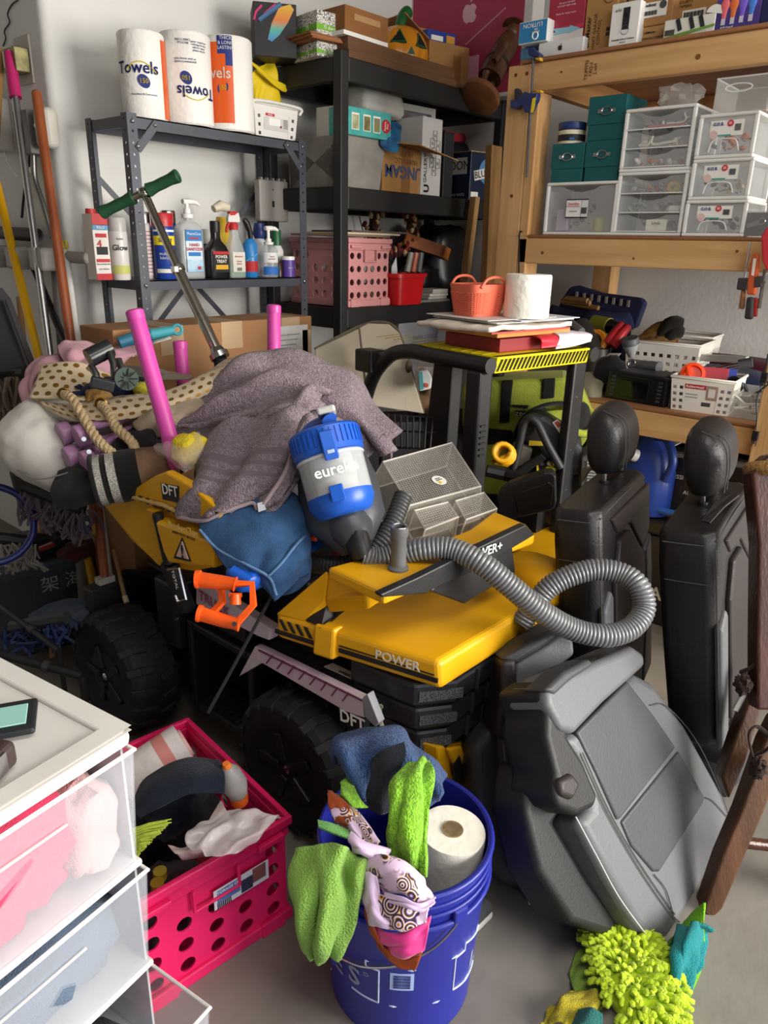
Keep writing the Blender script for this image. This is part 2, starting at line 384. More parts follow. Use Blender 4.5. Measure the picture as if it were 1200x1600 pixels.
tp('hood',M().hexa([up(A,ZB),up(B+(B-A)*.02,ZB),up(Cc+(B-A)*.02,ZB),up(D,ZB)]+[A,B,Cc,D]),YEL,bev=.012,seg=3)
# raised strip around the hood edge and the bolster notch on its side
s0=B-A;ln=s0.length;s0.normalize();w0=(Cc-B).normalized()
def hs(t,z,o=.0):q=A+s0*(ln*t)-w0*o;return V((q.x,q.y,z))
tp('side_rib',M().prism([hs(.27,ZB-.004,.012),hs(.40,ZB-.004,.012),hs(.40,ZT+.004,.006),hs(.27,ZT+.004,.006)],w0*.03),YEL,bev=.006)
tp('black_stripe',M().prism([hs(.42,ZB+.016,.003),hs(1.0,ZB+.016,.003),hs(1.0,ZB+.026,.003),hs(.42,ZB+.026,.003)],w0*.004).prism([hs(.0,ZB+.014,.003),hs(.26,ZB+.014,.003),hs(.26,ZB+.024,.003),hs(.0,ZB+.024,.003)],w0*.004).prism([hs(.42,ZB+.031,.003),hs(.98,ZB+.031,.003),hs(.98,ZB+.033,.003),hs(.42,ZB+.033,.003)],w0*.004),BP)
m=M()
for i in range(4):t=.03+.055*i;m.prism([hs(t,ZB+.052,.003),hs(t+.02,ZB+.052,.003),hs(t+.055,ZB+.028,.003),hs(t+.035,ZB+.028,.003)],w0*.004)
tp('hazard_ticks',m,BP)
text(tk,'POWER',.03,hs(.78,ZB+.042,.007),ink('#d9d3c2'),r=s0,u=(0,0,1),world=True,bold=.015)
fr=(Cc-B).normalized();fn=(B-A).normalized();text(tk,'SUPER\nDIGGER',.016,up(B+(Cc-B)*.86+fn*.012,ZT-.022),BP,r=fr,u=(0,0,1),world=True)
# roll-bar frame across the hood with the black name strip
ZR=.75
top=quad_pts([(512,886),(560,873),(606,880),(735,826),(772,798),(822,818),(836,834),(716,878),(600,926)],ZR)
tp('frame_bar',M().prism(top,(0,0,-.028)),YEL,bev=.007)
n1=V((0,0,1));e1,e2=PZ(600,927,ZR),PZ(836,836,ZR);d1=(e2-e1);fnn=V((d1.y,-d1.x,0)).normalized()
pl0=e1+fnn*.006
st=[PL(x,y,pl0,fnn) for x,y in ((595,929),(652,903),(724,867),(822,820),(836,836),(745,890),(673,923),(665,928),(597,934))]
tp('name_strip',M().prism(st,-fnn*.02),BP,bev=.003)
text(tk,'POWER+',.03,PL(757,863,pl0+fnn*.004,fnn),W_,r=d1,u=(0,0,1),world=True,bold=.01)
P1_,P2_,I2_,T1_=PZ(431,958,ZT),PZ(474,969,ZT),PZ(508,937,.664),PZ(514,887,ZR);I1_,T3_=PZ(572,930,ZR-.03),PZ(600,912,ZR);dv_=V((.02,.012,-.045))
tp('frame_leg',M().hexa([p+dv_*(.4 if p.z < .62 else 1) for p in (P1_,P2_,I2_,T1_)]+[P1_,P2_,I2_,T1_]),YEL,bev=.005);tp('frame_elbow',M().hexa([p+dv_ for p in (I2_,I1_,T3_,T1_)]+[I2_,I1_,T3_,T1_]),YEL,bev=.005)
tp('frame_gusset',M().hexa([PZ(476,970,ZT),PZ(502,980,ZT),PZ(530,956,ZT+.02),PZ(512,938,.655)]+[p+V((.03,.01,-.01)) for p in (PZ(476,970,ZT),PZ(502,980,ZT),PZ(562,932,ZR-.05),PZ(512,938,.655))]),BP,bev=.003)
sup=[PL(x,y,pl0-fnn*.01,fnn) for x,y in ((716,880),(800,846),(806,895),(726,944),(672,924))]
tp('frame_support',M().prism(sup,-fnn*.05),BP,bev=.004)
rl=quad_pts([(806,870),(836,850),(880,930),(862,960)],.60);tp('cowl_wing',M().blob(PZ(836,905,.58),(.14,.2,.12),e=.7),YEL,smooth=50)
# grille tiers under the hood
GR0=up(B,0)
def tier(z0,z1,gr,nm):
    c=w0;f=s0
    q=[A+s0*(ln*.45)+c*(.02-gr),B-f*.05+c*(.0-gr),B+f*(.0+gr)+c*.06,Cc+f*(.0+gr)-c*.02,Cc-f*.1]
    tp(nm,M().prism([up(p,z0) for p in q],(0,0,z1-z0)),BP,bev=.008);return q
MESH=mat('mesh_vent','#0c0c0d',.5,vs=420,col2='#57585c',detail=0)
for i,gr in enumerate((.004,-.004,-.012)):
    z1=ZB-.004-.062*i;q=tier(z1-.056,z1,gr,'grille_tier');a,b=q[1],q[2];nn=(b-a).normalized();oo=V((nn.y,-nn.x,0))*.0025
    if i < 3:tp('mesh_panel',M().prism([up(a+(b-a)*.12,z1-.042)+oo,up(a+(b-a)*1.15,z1-.042)+oo,up(a+(b-a)*1.15,z1-.018)+oo,up(a+(b-a)*.12,z1-.018)+oo],-oo),MESH)
    for k in range(5):
        p=q[2]+(q[3]-q[2])*(.2+.16*k);tp('grille_rib',M().box(up(p,z1-.028)+s0*.003,(.006,.006,.05),rz_m(math.atan2(s0.y,s0.x))),DGY)
# yellow bumper lug seen by the bucket
bz=[PL(x,y,B+s0*.0,s0) for x,y in ((684,1168),(722,1158),(744,1218),(736,1240),(690,1240))]
tp('bumper_lug',M().prism(bz,s0*-.05).prism([PL(x,y,B+s0*.012,s0) for x,y in ((700,1170),(722,1166),(738,1212),(712,1200))],s0*-.01),YEL,bev=.005);tp('lug_hole',M().prism([PL(x,y,B+s0*.013,s0) for x,y in ((708,1196),(718,1180),(730,1216),(712,1222))],s0*-.004),BP)
# chassis
def tbox(name,x0,x1,y0,y1,z0,z1,mt=BP,bev=.01):
    return tp(name,M().b2((x0,y0,z0),(x1,y1,z1)),mt,bev=bev)
tbox('chassis',1.16,1.42,.80,2.0,.16,.40);tbox('seat_base',1.12,1.45,1.20,1.62,.40,.60,BP);tbox('seat_back',1.12,1.45,1.57,1.66,.58,.80,DGY,.02)
tbox('engine_block',1.10,1.42,.82,1.24,.38,.535)
# fender with white skirt and lamp
ZF=.455
fp=quad_pts([(398,1010),(428,1000),(470,1012),(640,1078),(612,1094),(566,1092)],ZF)
tp('fender',M().prism(fp,(0,0,-.03)),BP,bev=.004)
m=M()
for i in range(40):
    a=PZ(424+3.3*i,1008+1.75*i,ZF+.001);b=PZ(447+3.3*i,1001+1.75*i,ZF+.001);d=(b-a);t=V((d.y,-d.x,0)).normalized()*.0022
    m.prism([a-t,a+t,b+t,b-t],(0,0,.002))
tp('tread_plate',m,DGY,kind='stuff')
XF=PZ(480,1050,ZF).x-.012
sk=[PX(x,y,XF) for x,y in ((373,1057),(398,1010),(412,1016),(567,1092),(569,1122),(540,1112),(409,1036))]
tp('skirt',M().prism(sk,(.02,0,0)),WPK,bev=.002)
m=M()
for i in range(8):
    x=425+17*i;y=1023+8.4*i;m.prism([PX(x,y,XF-.001),PX(x+2,y+1,XF-.001),PX(x-8,y+14,XF-.001),PX(x-10,y+13,XF-.001)],(-.001,0,0))
m.prism([PX(x,y,XF-.001) for x,y in ((404,1014),(566,1093),(566,1096),(404,1017))],(-.001,0,0));tp('skirt_ticks',m,ink('#7a3a5c'))
pd=[PX(x,y,XF+.004) for x,y in ((528,1104),(568,1122),(568,1150),(545,1143))];tp('name_plate',M().prism(pd,(.02,0,0)),BP)
text(tk,'DFT',.042,PX(550,1126,XF-.001),W_,r=PX(568,1134,XF)-PX(530,1116,XF),u=(0,0,1),world=True,bold=.02)
tp('caution_panel',M().prism(quad_pts([(506,1042),(520,1037),(578,1064),(572,1072)],ZF+.003),(0,0,.002)),W_);text(tk,'WHEEL LOADER',.011,PZ(550,1058,ZF+.0065),K_,r=PZ(570,1066,ZF)-PZ(520,1043,ZF),u=PZ(540,1040,ZF)-PZ(534,1060,ZF),world=True)
lp=[PX(x,y,XF-.004) for x,y in ((566,1090),(574,1084),(592,1130),(586,1136),(570,1120))];tp('lamp_bracket',M().prism(lp,(.02,0,0)),pla('#8f8f94',.4),bev=.002)
fl=PL;f0=PZ(600,1110,.42)
tp('headlamp_frame',M().tube([PL(x,y,f0,s0) for x,y in ((596,1133),(594,1104),(634,1086),(636,1098),(606,1112),(610,1132))],.006,6,close=True),pla('#d9d3b8',.35));tp('headlamp',M().blob(PL(622,1114,f0-s0*.01,s0),(.06,.04,.035)),clear('#dfe2cf',.7,.1),smooth=60)
# wheels
TY=mat('tyre','#19191b',.72,var=.25,vs=9,bump=.12,bs=90)
def wheel(c,sgn=-1):
    c=V(c);R,wd=.187,.15;ax=V((1,0,0))
    prof=[(.10,-wd*.42),(.12,-wd*.5),(R*.88,-wd*.48),(R*.955,-wd*.4),(R*.965,0),(R*.955,wd*.4),(R*.88,wd*.48),(.12,wd*.5),(.10,wd*.42)]
    o=tp('wheel',M().lathe(prof,40,c,ax),TY,smooth=35)
    mtx=mw(tk);m=M();n=18
    for k in range(n):
        for s in (-1,1):
            t=2*pi*(k+(.25 if s > 0 else -.25))/n;rd=V((0,cos(t),sin(t)));tg=V((0,-sin(t),cos(t)))
            def q(x,r,d):return c+ax*x+rd*r+tg*d
            x0,x1,xm=s*wd*.04,s*wd*.5,s*wd*.3;dd=.013
            m.hexa([q(x0,R*.94,-dd+.012),q(xm,R*.94,-dd),q(xm,R*.94,dd),q(x0,R*.94,dd*.6+.012),q(x0,R*1.0,-dd+.012),q(xm,R*.995,-dd*.9),q(xm,R*.995,dd*.9),q(x0,R*1.0,dd*.6+.012)])
            m.hexa([q(xm,R*.94,-dd),q(x1*1.04,R*.82,-dd*1.1),q(x1*1.04,R*.82,dd*.7),q(xm,R*.94,dd),q(xm,R*.995,-dd*.9),q(x1*1.07,R*.90,-dd),q(x1*1.07,R*.90,dd*.6),q(xm,R*.995,dd*.9)])
    obj('tread_lugs',m,TY,o,world=True,kind='stuff',bev=.002,seg=1);MW[o.name]=mw(tk)
    h=M().lathe([(.1,0),(.095,.012),(.05,.02),(.03,.012),(.012,.012)],24,c+ax*(sgn*wd*.32),ax*sgn)
    obj('hub',h,BP,o,world=True,smooth=40)
    for k in range(5):
        t=2*pi*k/5;obj('hub_spoke',M().box(c+ax*(sgn*(wd*.32+.018))+V((0,cos(t),sin(t)))*.06,(.012,.022,.07),Matrix.Rotation(t-pi/2,3,'X')),BP,o,world=True,bev=.003)
    obj('hub_nut',M().lathe([(.012,0),(.012,.008),(.006,.012)],6,c+ax*(sgn*(wd*.32+.012)),ax*sgn),STEEL,o,world=True)
wheel((1.03,1.115,.187));wheel((.945,1.80,.187));wheel((1.52,1.07,.187),1);wheel((1.45,1.75,.187),1)
tp('axle',M().tube([(1.03,1.115,.187),(1.52,1.07,.187)],.02,10),BP);tp('axle',M().tube([(.97,1.80,.187),(1.45,1.75,.187)],.02,10),BP)
# foot box between the wheels
XB=1.02
def fb(x0,x1,y0,y1,z0,z1):return M().b2((x0,y0,z0),(x1,y1,z1))
m=fb(XB,XB+.14,1.30,1.325,.12,.40);m.b2((XB,1.56,.12),(XB+.14,1.585,.40)).b2((XB,1.325,.12),(XB+.14,1.56,.145)).b2((XB,1.325,.375),(XB+.14,1.56,.40)).b2((XB+.12,1.325,.145),(XB+.14,1.56,.375));tp('foot_box',m,BP,bev=.006)
m=M()
for i in range(9):m.box((XB+.055,1.345+.0245*i,.147),(.09,.012,.006))
tp('step_ribs',m,DGY,kind='stuff');tbox('side_box',1.0,1.16,1.60,1.70,.30,.50,BP);tbox('battery_box',XB+.01,XB+.13,1.34,1.54,.41,.50,BP)
# white sloping name panel
wp=[PX(x,y,.985) for x,y in ((306,918),(330,916),(362,944),(424,984),(420,1001),(402,994),(306,944))];tp('side_panel',M().prism(wp,(.03,0,0)),WPK,bev=.003)
text(tk,'TRUCK',.038,PX(334,944,.982),ink('#a8556b'),r=PX(352,956,.98)-PX(316,934,.98),u=(0,0,1),world=True,bold=.01)
# tipping bed
XD=.93;bw=.42
def side(pxs,x,th):return M().prism([PX(a,b,x) for a,b in pxs],(th,0,0))
OUT=((159,786),(203,762),(336,842),(335,886),(300,893),(246,884),(205,842))
tp('bed_side',side(OUT,XD,.03),YEL,bev=.006);tp('bed_side',side(OUT,XD+bw,.02),YEL,bev=.006)
tp('bed_floor',M().loft([[PX(x,y,XD+.02) for x,y in ((162,789),(206,844),(250,884),(300,890),(300,880),(252,876),(212,838),(170,785))],[PX(x,y,XD+.02)+V((bw,0,0)) for x,y in ((162,789),(206,844),(250,884),(300,890),(300,880),(252,876),(212,838),(170,785))]]),YELD)
LIP=((196,772),(240,744),(258,737),(300,760),(345,800),(340,822),(255,786))
tp('bed_rim',side(LIP,XD-.012,.025),YEL,bev=.005)
tp('rim_edge',M().tube([PX(x,y,XD-.012) for x,y in ((160,785),(197,774),(255,789),(338,827))],.006,8),pla('#cfae6a',.5))
m=M()
for i in range(9):
    a=206+11*i;b=770+3.9*i;m.prism([PX(a,b,XD-.0135),PX(a+5.5,b+1.8,XD-.0135),PX(a+5.5,b+11,XD-.0135),PX(a,b+9,XD-.0135)],(-.001,0,0))
tp('hazard_ticks',m,BP);tp('name_plate',side(((251,755),(279,760),(279,786),(254,780)),XD-.014,.002),BP);text(tk,'DFT',.036,PX(265,767,XD-.016),W_,r=PX(279,769,XD)-PX(253,763,XD),u=(0,0,1),world=True,bold=.01)
bx=side(((240,812),(336,848),(334,889),(262,880),(254,862)),XD-.04,.05);tp('bed_pocket',bx,YEL,bev=.008)
text(tk,'BreakerClaw',.022,PX(285,826,XD-.042),ink('#d9b877'),r=PX(320,838,XD)-PX(255,814,XD),u=(0,0,1),world=True);text(tk,'HEAVY-DUTY BUCKET',.009,PX(287,837,XD-.042),K_,r=PX(320,849,XD)-PX(255,825,XD),u=(0,0,1),world=True)
tp('warning_sign',side(((284,840),(298,878),(271,872)),XD-.0425,.002),K_);tp('warning_field',side(((284,846),(294,874),(275,869)),XD-.0445,.002),ink('#e0c3b2'));text(tk,'!',.045,PX(284.5,863,XD-.047),K_,r=(0,-1,0),u=(0,0,1),world=True,bold=.03)
tp('bed_hinge',side(((228,795),(240,799),(238,812),(233,812)),XD-.03,.03),YELD,bev=.003)
tp('lift_strut',M().tube([PX(246,802,XD-.03),PX(264,880,XD-.02)],.013,10).tube([PX(264,880,XD-.02),PX(292,950,XD+.02)],.022,10),BP,smooth=40)
tp('strut_bracket',M().tube([PX(x,y,XD-.045) for x,y in ((262,890),(280,888),(291,936),(278,940),(274,930))],.0035,6),STEEL);tp('strut_bolt',M().lathe([(.007,0),(.007,.006)],8,PX(277,966,1.0),(-1,0,0)),STEEL)
text(tk,'TOTAL',.015,PX(273,906,XD-.05),W_,r=PX(278,924,XD)-PX(270,896,XD),u=PX(290,900,XD)-PX(262,906,XD),world=True)
# rod between cab and floor
tp('steer_rod',M().tube([PD(425,930,1.66),PD(360,1050,1.62),PD(325,1114,1.60)],.004,6),BP)
# ------------------------------------------------------------------ white three-drawer cart, lower left
CLOUD=mat('frosted_plastic','#dfe4ee',.3,var=.03,alpha=.17);CWH=pla('#e6e2dd',.38)
CT=.70;cx1=PZ(190,1133,CT);crz=rad(8.5)
ct=thing('drawer_cart','white three-drawer plastic cart with frosted drawers, lowest drawer pulled open','drawers',(cx1.x,cx1.y,0),crz)
cw,cd=.40,.40     # local: front face at y=0 facing -y, right edge at x=0, runs to x=-cw
m=M().b2((-cw-.01,-.012,CT-.035),(.008,cd,CT-.006));obj('top',m,CWH,ct,bev=.012,seg=3)
obj('top_rim',M().panel((-cw-.01,-.012,CT-.008),(cw+.018,0,0),(0,cd+.012,0),1,1,lambda i,j:(.83,.83),.008,shape='r'),CWH,ct,bev=.005)
for s in (0,1):
    x=-.004 if s == 0 else -cw-.004
    obj('side_wall',M().b2((x,.005,.02),(x+.004,cd-.01,CT-.035)),mat('frosted_side','#d4d6da',.35,alpha=.8),ct)
obj('rear_wall',M().b2((-cw,cd-.012,.02),(0,cd-.008,CT-.035)),CWH,ct)
for z in (.445,.225,.02):obj('frame_shelf',M().b2((-cw-.006,-.006,z-.012),(.006,cd-.01,z)),CWH,ct,bev=.004)
def cart_drawer(z0,z1,out):
    d0=-.018-out;m=M();x0,x1=-cw+.0,.003;k=.010
    m.hexa([(x0+k,d0+k,z0),(x1-k,d0+k,z0),(x1-k,d0+k+.003,z0),(x0+k,d0+k+.003,z0),(x0,d0,z1),(x1,d0,z1),(x1,d0+.003,z1),(x0,d0+.003,z1)])
    for xa in (x0+k,x1-k-.003):m.hexa([(xa,d0+k+.003,z0),(xa+.003,d0+k+.003,z0),(xa+.003,d0+.35,z0),(xa,d0+.35,z0),(xa-(k if xa < -.1 else -k),d0+.003,z1),(xa+.003-(k if xa < -.1 else -k),d0+.003,z1),(xa+.003-(k if xa < -.1 else -k),d0+.35,z1),(xa-(k if xa < -.1 else -k),d0+.35,z1)])
    m.b2((x0+k,d0+k+.003,z0),(x1-k,d0+.35,z0+.003)).b2((x0+k,d0+.347,z0),(x1-k,d0+.35,z1))
    o=obj('drawer',m,CLOUD,ct)
    obj('drawer_lip',M().tube([(x0,d0-.001,z1),(x1,d0-.001,z1),(x1,d0+.35,z1),(x0,d0+.35,z1)],.004,6,close=True),CWH,o)
    obj('finger_pull',M().b2((x0+.1,d0-.002,z1-.05),(x1-.12,d0+.001,z1-.047)),CWH,o)
    return o
cart_drawer(.452,.663,0);cart_drawer(.232,.431,0);cart_drawer(.028,.211,.12)
# clothes seen through the frosted fronts
def L2W(o,p):return mw(o) @ V(p)
def heap(name,label,lx,ly,lz,d,col,seed,cat='clothes'):
    mm=M().blob((0,0,d[2]/2),d,e=.8,n=22,m=12,amp=.35,fs=6,seed=seed);mm.v=[(x,y,max(0,z)) for x,y,z in mm.v]
    p=L2W(ct,(lx,ly,lz));return solo(name,label,cat,mm,fab(col),p,crz,smooth=60,group='clothes in the frosted cart')
heap('folded_shirt','pink folded shirt pressed against the top frosted drawer front',-.20,.068,.459,(.26,.15,.19),'#d8466a',2);heap('folded_shirt','pale peach cloth in the top frosted drawer',-.06,.06,.459,(.10,.13,.16),'#e0b7b4',3)
heap('folded_shirt','mauve cloth at back of the top frosted drawer',-.10,.2,.459,(.24,.13,.19),'#8d86a8',4);heap('folded_jeans','slate blue jeans in the middle frosted drawer',-.2,.13,.239,(.38,.28,.17),'#5f6f84',5);heap('folded_jeans','black clothes in the open bottom drawer',-.22,.06,.032,(.3,.26,.12),'#1b1c20',6)
# phone lying on the cart and dark strap at the frame edge
p=PZ(-38,1140,CT);t=thing('phone','black phone in a mint and black case lying on the white cart','phone',(p.x,p.y,CT),rad(62))
obj('case',M().box((0,0,.0065),(.085,.165,.011)),pla('#1f2226',.5),t,bev=.005,seg=3);obj('back_pad',M().box((0,0,.0125),(.052,.14,.002)),pla('#9fd6cb',.4),t,bev=.004);obj('button',M().box((.0432,.03,.0065),(.002,.03,.004)).box((.0432,-.02,.0065),(.002,.014,.004)),BLK,t)
p=PZ(-30,1212,CT);t=thing('tape_measure','dark tape case at the frame edge on the white cart','tape',(p.x,p.y,CT),rad(30));obj('case',M().box((0,0,.02),(.07,.07,.04)),pla('#3b2f2c',.5),t,bev=.01,seg=3);obj('belt_clip',M().box((0,-.0355,.022),(.02,.002,.03)),STEEL,t)
# ------------------------------------------------------------------ pink milk crate
def milk_crate(name,label,loc,rz,w,d,h,col,nx,ny,nz,lit=None):
    t=thing(name,label,'crate',loc,rz);mt=pla(col,.42);th=.004;rimh=.045;z0=.022
    def hole(n):
        return lambda i,j:0 if (i in (0,n-1) and False) else (0 if (j >= nz-1 and n*.28 < i+.5 < n*.72) else .62)
    hw=w-.012
    obj('front_panel',M().panel((-hw/2,.006,z0),(hw,0,0),(0,0,h-rimh-z0),nx,nz,hole(nx),-th),mt,t)
    obj('rear_panel',M().panel((-hw/2,d-.006,z0),(hw,0,0),(0,0,h-rimh-z0),nx,nz,hole(nx),th),mt,t)
    for s in (-1,1):obj('side_panel',M().panel((s*hw/2,.006,z0),(0,d-.012,0),(0,0,h-rimh-z0),ny,nz,hole(ny),-th*s),mt,t)
    def frame(z0,z1,o,tt):return M().b2((-w/2-o,-o,z0),(w/2+o,tt-o,z1)).b2((-w/2-o,d-tt+o,z0),(w/2+o,d+o,z1)).b2((-w/2-o,tt-o,z0),(-w/2+tt-o,d-tt+o,z1)).b2((w/2-tt+o,tt-o,z0),(w/2+o,d-tt+o,z1))
    obj('rim',frame(h-rimh*.45,h,.006,.012).add(*(lambda q:(q.v,q.f))(frame(h-rimh-.004,h-rimh*.45,.0,.008))),mt,t,bev=.003)
    obj('foot_band',frame(0,z0+.006,.003,.014),mt,t,bev=.003);obj('bottom',M().b2((-w/2+.012,.012,.004),(w/2-.012,d-.012,.009)),mt,t)
    tb=M()
    for x in (-w*.36,w*.36):
        tb.b2((x-.03,-.012,h-rimh*.5-.018),(x+.03,.0,h-rimh*.5-.006)).b2((x-.028,-.008,.0),(x+.028,.0,.034))
    tb.b2((-w*.15,-.009,h-rimh-.052),(w*.15,-.001,h-rimh-.046)).b2((-w*.15,-.009,h-rimh-.05),(-w*.15+.006,-.001,h-rimh)).b2((w*.15-.006,-.009,h-rimh-.05),(w*.15,-.001,h-rimh))
    for y in (d*.2,d*.8):tb.b2((w/2,y-.03,h-rimh*.5-.018),(w/2+.012,y+.03,h-rimh*.5-.006))
    obj('moulded_tabs',tb,mt,t,bev=.002,kind='stuff')
    return t,w,d,h
CRL=PZ(455,1432,0);crr=rad(-7);kx,ky=V((cos(crr),sin(crr),0)),V((-sin(crr),cos(crr),0))
kc=CRL - kx*.1725;t,w,d,h=milk_crate('milk_crate','hot pink plastic milk crate of cleaning rags on the floor',kc,crr,.345,.43,.275,'#e21f63',5,6,4);KR=t
lb=obj('paper_label',M().box((.055,-.0035,.175),(.125,.001,.048)),ink('#d3d6e2'),t);plate(t,.025,.18,.05,.03,ink('#5a6fae'),y=-.0045);plate(t,.095,.18,.03,.034,ink('#7d4a4a'),y=-.0045);plate(t,.066,.17,.026,.03,ink('#2b2f4a'),y=-.0045)
for i in range(8):plate(t,.0+.004*i,.158,.002,.014,K_,y=-.0045,name='bar')
text(t,'STORAGE CRATE',.009,(.03,-.0055,.19),W_)
def K(x,y,z):return L2W(KR,(x,y,z))
def cloth(name,label,net,mt,cat='cloth',nu=44,nv=44,amp=.004,fs=14,seed=0,solid=.004,group=None,sub=0,fold=None):
    m=M().sheet(net,nu,nv,amp,fs,seed,fold)
    return solo(name,label,cat,m,mt,world=True,smooth=70,solid=solid,group=group,sub=sub)
def rag(name,label,c,d,col,seed,R=None,amp=.4,fs=7,mt=None,e=.9,cat='cloth',group=None):
    m=M().blob((0,0,0),d,R,e=e,n=34,m=22,amp=amp,fs=fs,seed=seed);z=min(p[2] for p in m.v);m.v=[(x,y,q-z) for x,y,q in m.v]
    return solo(name,label,cat,m,mt or fab(col),V(c)+V((0,0,z)),smooth=70,group=group)
# things in the crate
ax=(PZ(292,1165,.27)-PZ(198,1225,.22)).normalized()
t=thing('bag_roll','fat roll of white trash bags with pink printed band in the pink crate','roll',PZ(245,1192,.225));c0,c1=PZ(192,1228,.205),PZ(288,1162,.262);r0=.052
obj('roll',M().lathe([(.012,0),(r0,.002),(r0*1.02,(c1-c0).length*.5),(r0,(c1-c0).length),(.014,(c1-c0).length+.004)],26,c0,c1-c0),mat('film_white','#e6dfdc',.35,var=.06,vs=30,bump=.3,bs=45),t,world=True,smooth=50);obj('pink_band',M().lathe([(r0*1.025,(c1-c0).length*.62),(r0*1.02,(c1-c0).length*.8)],26,c0,c1-c0),pla('#dc8f8a',.4),t,world=True,smooth=50)
obj('spiral_end',M().ring(c1+(c1-c0).normalized()*.004,c1-c0,.032,.004,20,5).ring(c1+(c1-c0).normalized()*.004,c1-c0,.02,.004,16,5),pla('#e5b6b2',.4),t,world=True)
NVY=fab('#171c29')
rag('navy_cloth','crumpled black navy knit cap on top of the pink crate',PZ(272,1255,.27),(.15,.115,.125),'',4,eul(0,.3,.6),amp=.28,fs=5,mt=NVY,cat='cap')
cloth('navy_brim','folded navy knit flap lying over the knit cap',[[PD(212,1250,1.43),PD(235,1215,1.42),PD(290,1188,1.44),PD(343,1190,1.46)],[PD(210,1262,1.39),PD(240,1236,1.38),PD(300,1214,1.39),PD(350,1214,1.42)],[PD(222,1276,1.385),PD(250,1262,1.37),PD(300,1240,1.38),PD(350,1240,1.41)]],NVY,amp=.003,solid=.012)
t=thing('spray_bottle','grey spray bottle with orange nozzle standing in the pink crate','bottle',PZ(372,1268,.12));b0,b1,b2=PD(381,1290,1.52),PD(372,1240,1.47),PD(355,1198,1.43)
obj('body',M().lathe([(.026,-.06),(.03,-.02),(.026,.0),(.015,.025)],18,b0,(b1-b0)),mat('clear_smoke','#8d7d76',.2,alpha=.6),t,world=True,smooth=50);obj('collar',M().lathe([(.018,-.008),(.019,.014)],18,b1+(b0-b1)*.15,b1-b0),pla('#d8601f',.4),t,world=True,smooth=50)
obj('trigger_head',M().tube([b1,b1+(b2-b1)*.35,b1+(b2-b1)*.8,b2],[.019,.026,.021,.010],16),pla('#8e8b8a',.4),t,world=True,smooth=50);obj('nozzle',M().tube([b2,b2+(b2-b1)*.12],[.009,.007],10),pla('#e0792a',.4),t,world=True)
cloth('plastic_bag','clear crinkled plastic bag across the front of the pink crate',[[PD(335,1275,1.42),PD(375,1262,1.42),PD(440,1275,1.43)],[PD(290,1312,1.36),PD(355,1296,1.37),PD(420,1290,1.39)],[PD(312,1330,1.33),PD(345,1340,1.33),PD(400,1318,1.36)]],clear('#dcd3d4',.5,.15),cat='bag',amp=.008,fs=22,solid=.001,fold=[(1.5,2,.012,.8)])
cloth('plastic_bag','pale crumpled plastic sheet under the knit cap in the pink crate',[[PD(262,1320,1.42),PD(300,1318,1.42),PD(345,1250,1.46)],[PD(275,1335,1.40),PD(320,1320,1.41),PD(362,1280,1.45)],[PD(285,1342,1.42),PD(330,1335,1.44),PD(372,1292,1.47)]],mat('film_pale','#cdb5b3',.35,var=.08,vs=40,bump=.3,bs=50),cat='bag',amp=.006,fs=25,solid=.001)
t=thing('dust_brush','lime green bristle brush lying in the pink crate beside the cart','brush',PZ(225,1330,.2));m=M();rr=random.Random(3)
for i in range(150):
    a,b=rr.random(),rr.random();p=PD(200+10*a,1300+48*a,1.37).lerp(PD(203,1285,1.42),b*.3);q=PD(208+58*(1-a)+rr.uniform(-3,3),1282+60*a+(1-a)*48*0+rr.uniform(-3,3),1.36+.04*b);m.tube([p,(p+q)/2+V((0,0,.004)),q],[.0022,.002,.0014],4)
obj('bristles',m,mat('lime_bristle','#b3c443',.6,var=.25,vs=60),t,world=True,kind='stuff');obj('handle',M().tube([PD(198,1290,1.40),PD(202,1350,1.36)],.014,10),pla('#8f9a32',.5),t,world=True)
for lab,x,y,zz,col,cap in (('dark bottle with yellow cap in the pink crate',245,1372,.15,'#2a1c20','#b8922a'),('yellow bottle low in the pink crate seen through its holes',258,1440,.0,'#a9a12c','#c9b63c')):
    p=PZ(x,y,zz+.02);q=K(0,0,0)
    lc=mw(KR).inverted() @ p;lc.y=max(lc.y,.05);lc.x=max(min(lc.x,.15),-.15);p=K(lc.x,lc.y,.0095);hh=.15
    t=thing('cleaner_bottle',lab,'bottle',p);obj('body',M().lathe([(.026,0),(.028,.006),(.028,hh*.7),(.013,hh*.85)],20),pla(col,.35),t,smooth=40);obj('cap',M().lathe([(.014,hh*.85),(.014,hh)],16),pla(cap,.4),t,smooth=40)
# dark fill so that the crate is not empty
for i,(x,y,zz,dd,col) in enumerate(((-.06,.14,.01,(.22,.16,.13),'#3a2630'),(.1,.17,.01,(.14,.16,.12),'#8e2433'),(.05,.31,.01,(.26,.18,.17),'#23242c'),(-.1,.31,.01,(.18,.16,.15),'#4a3c44'))):
    mm=M().blob((0,0,dd[2]/2),dd,e=.8,n=20,m=10,amp=.25,fs=6,seed=i+20);mm.v=[(a,b,max(0,c)) for a,b,c in mm.v]
    solo('rag',('dark plum rag at the bottom of the pink crate','dark red rag low in the pink crate','charcoal rag deep in the pink crate back','grey brown rag under the trash bag roll')[i],'cloth',mm,fab(col),K(x,y,zz),crr,smooth=60)
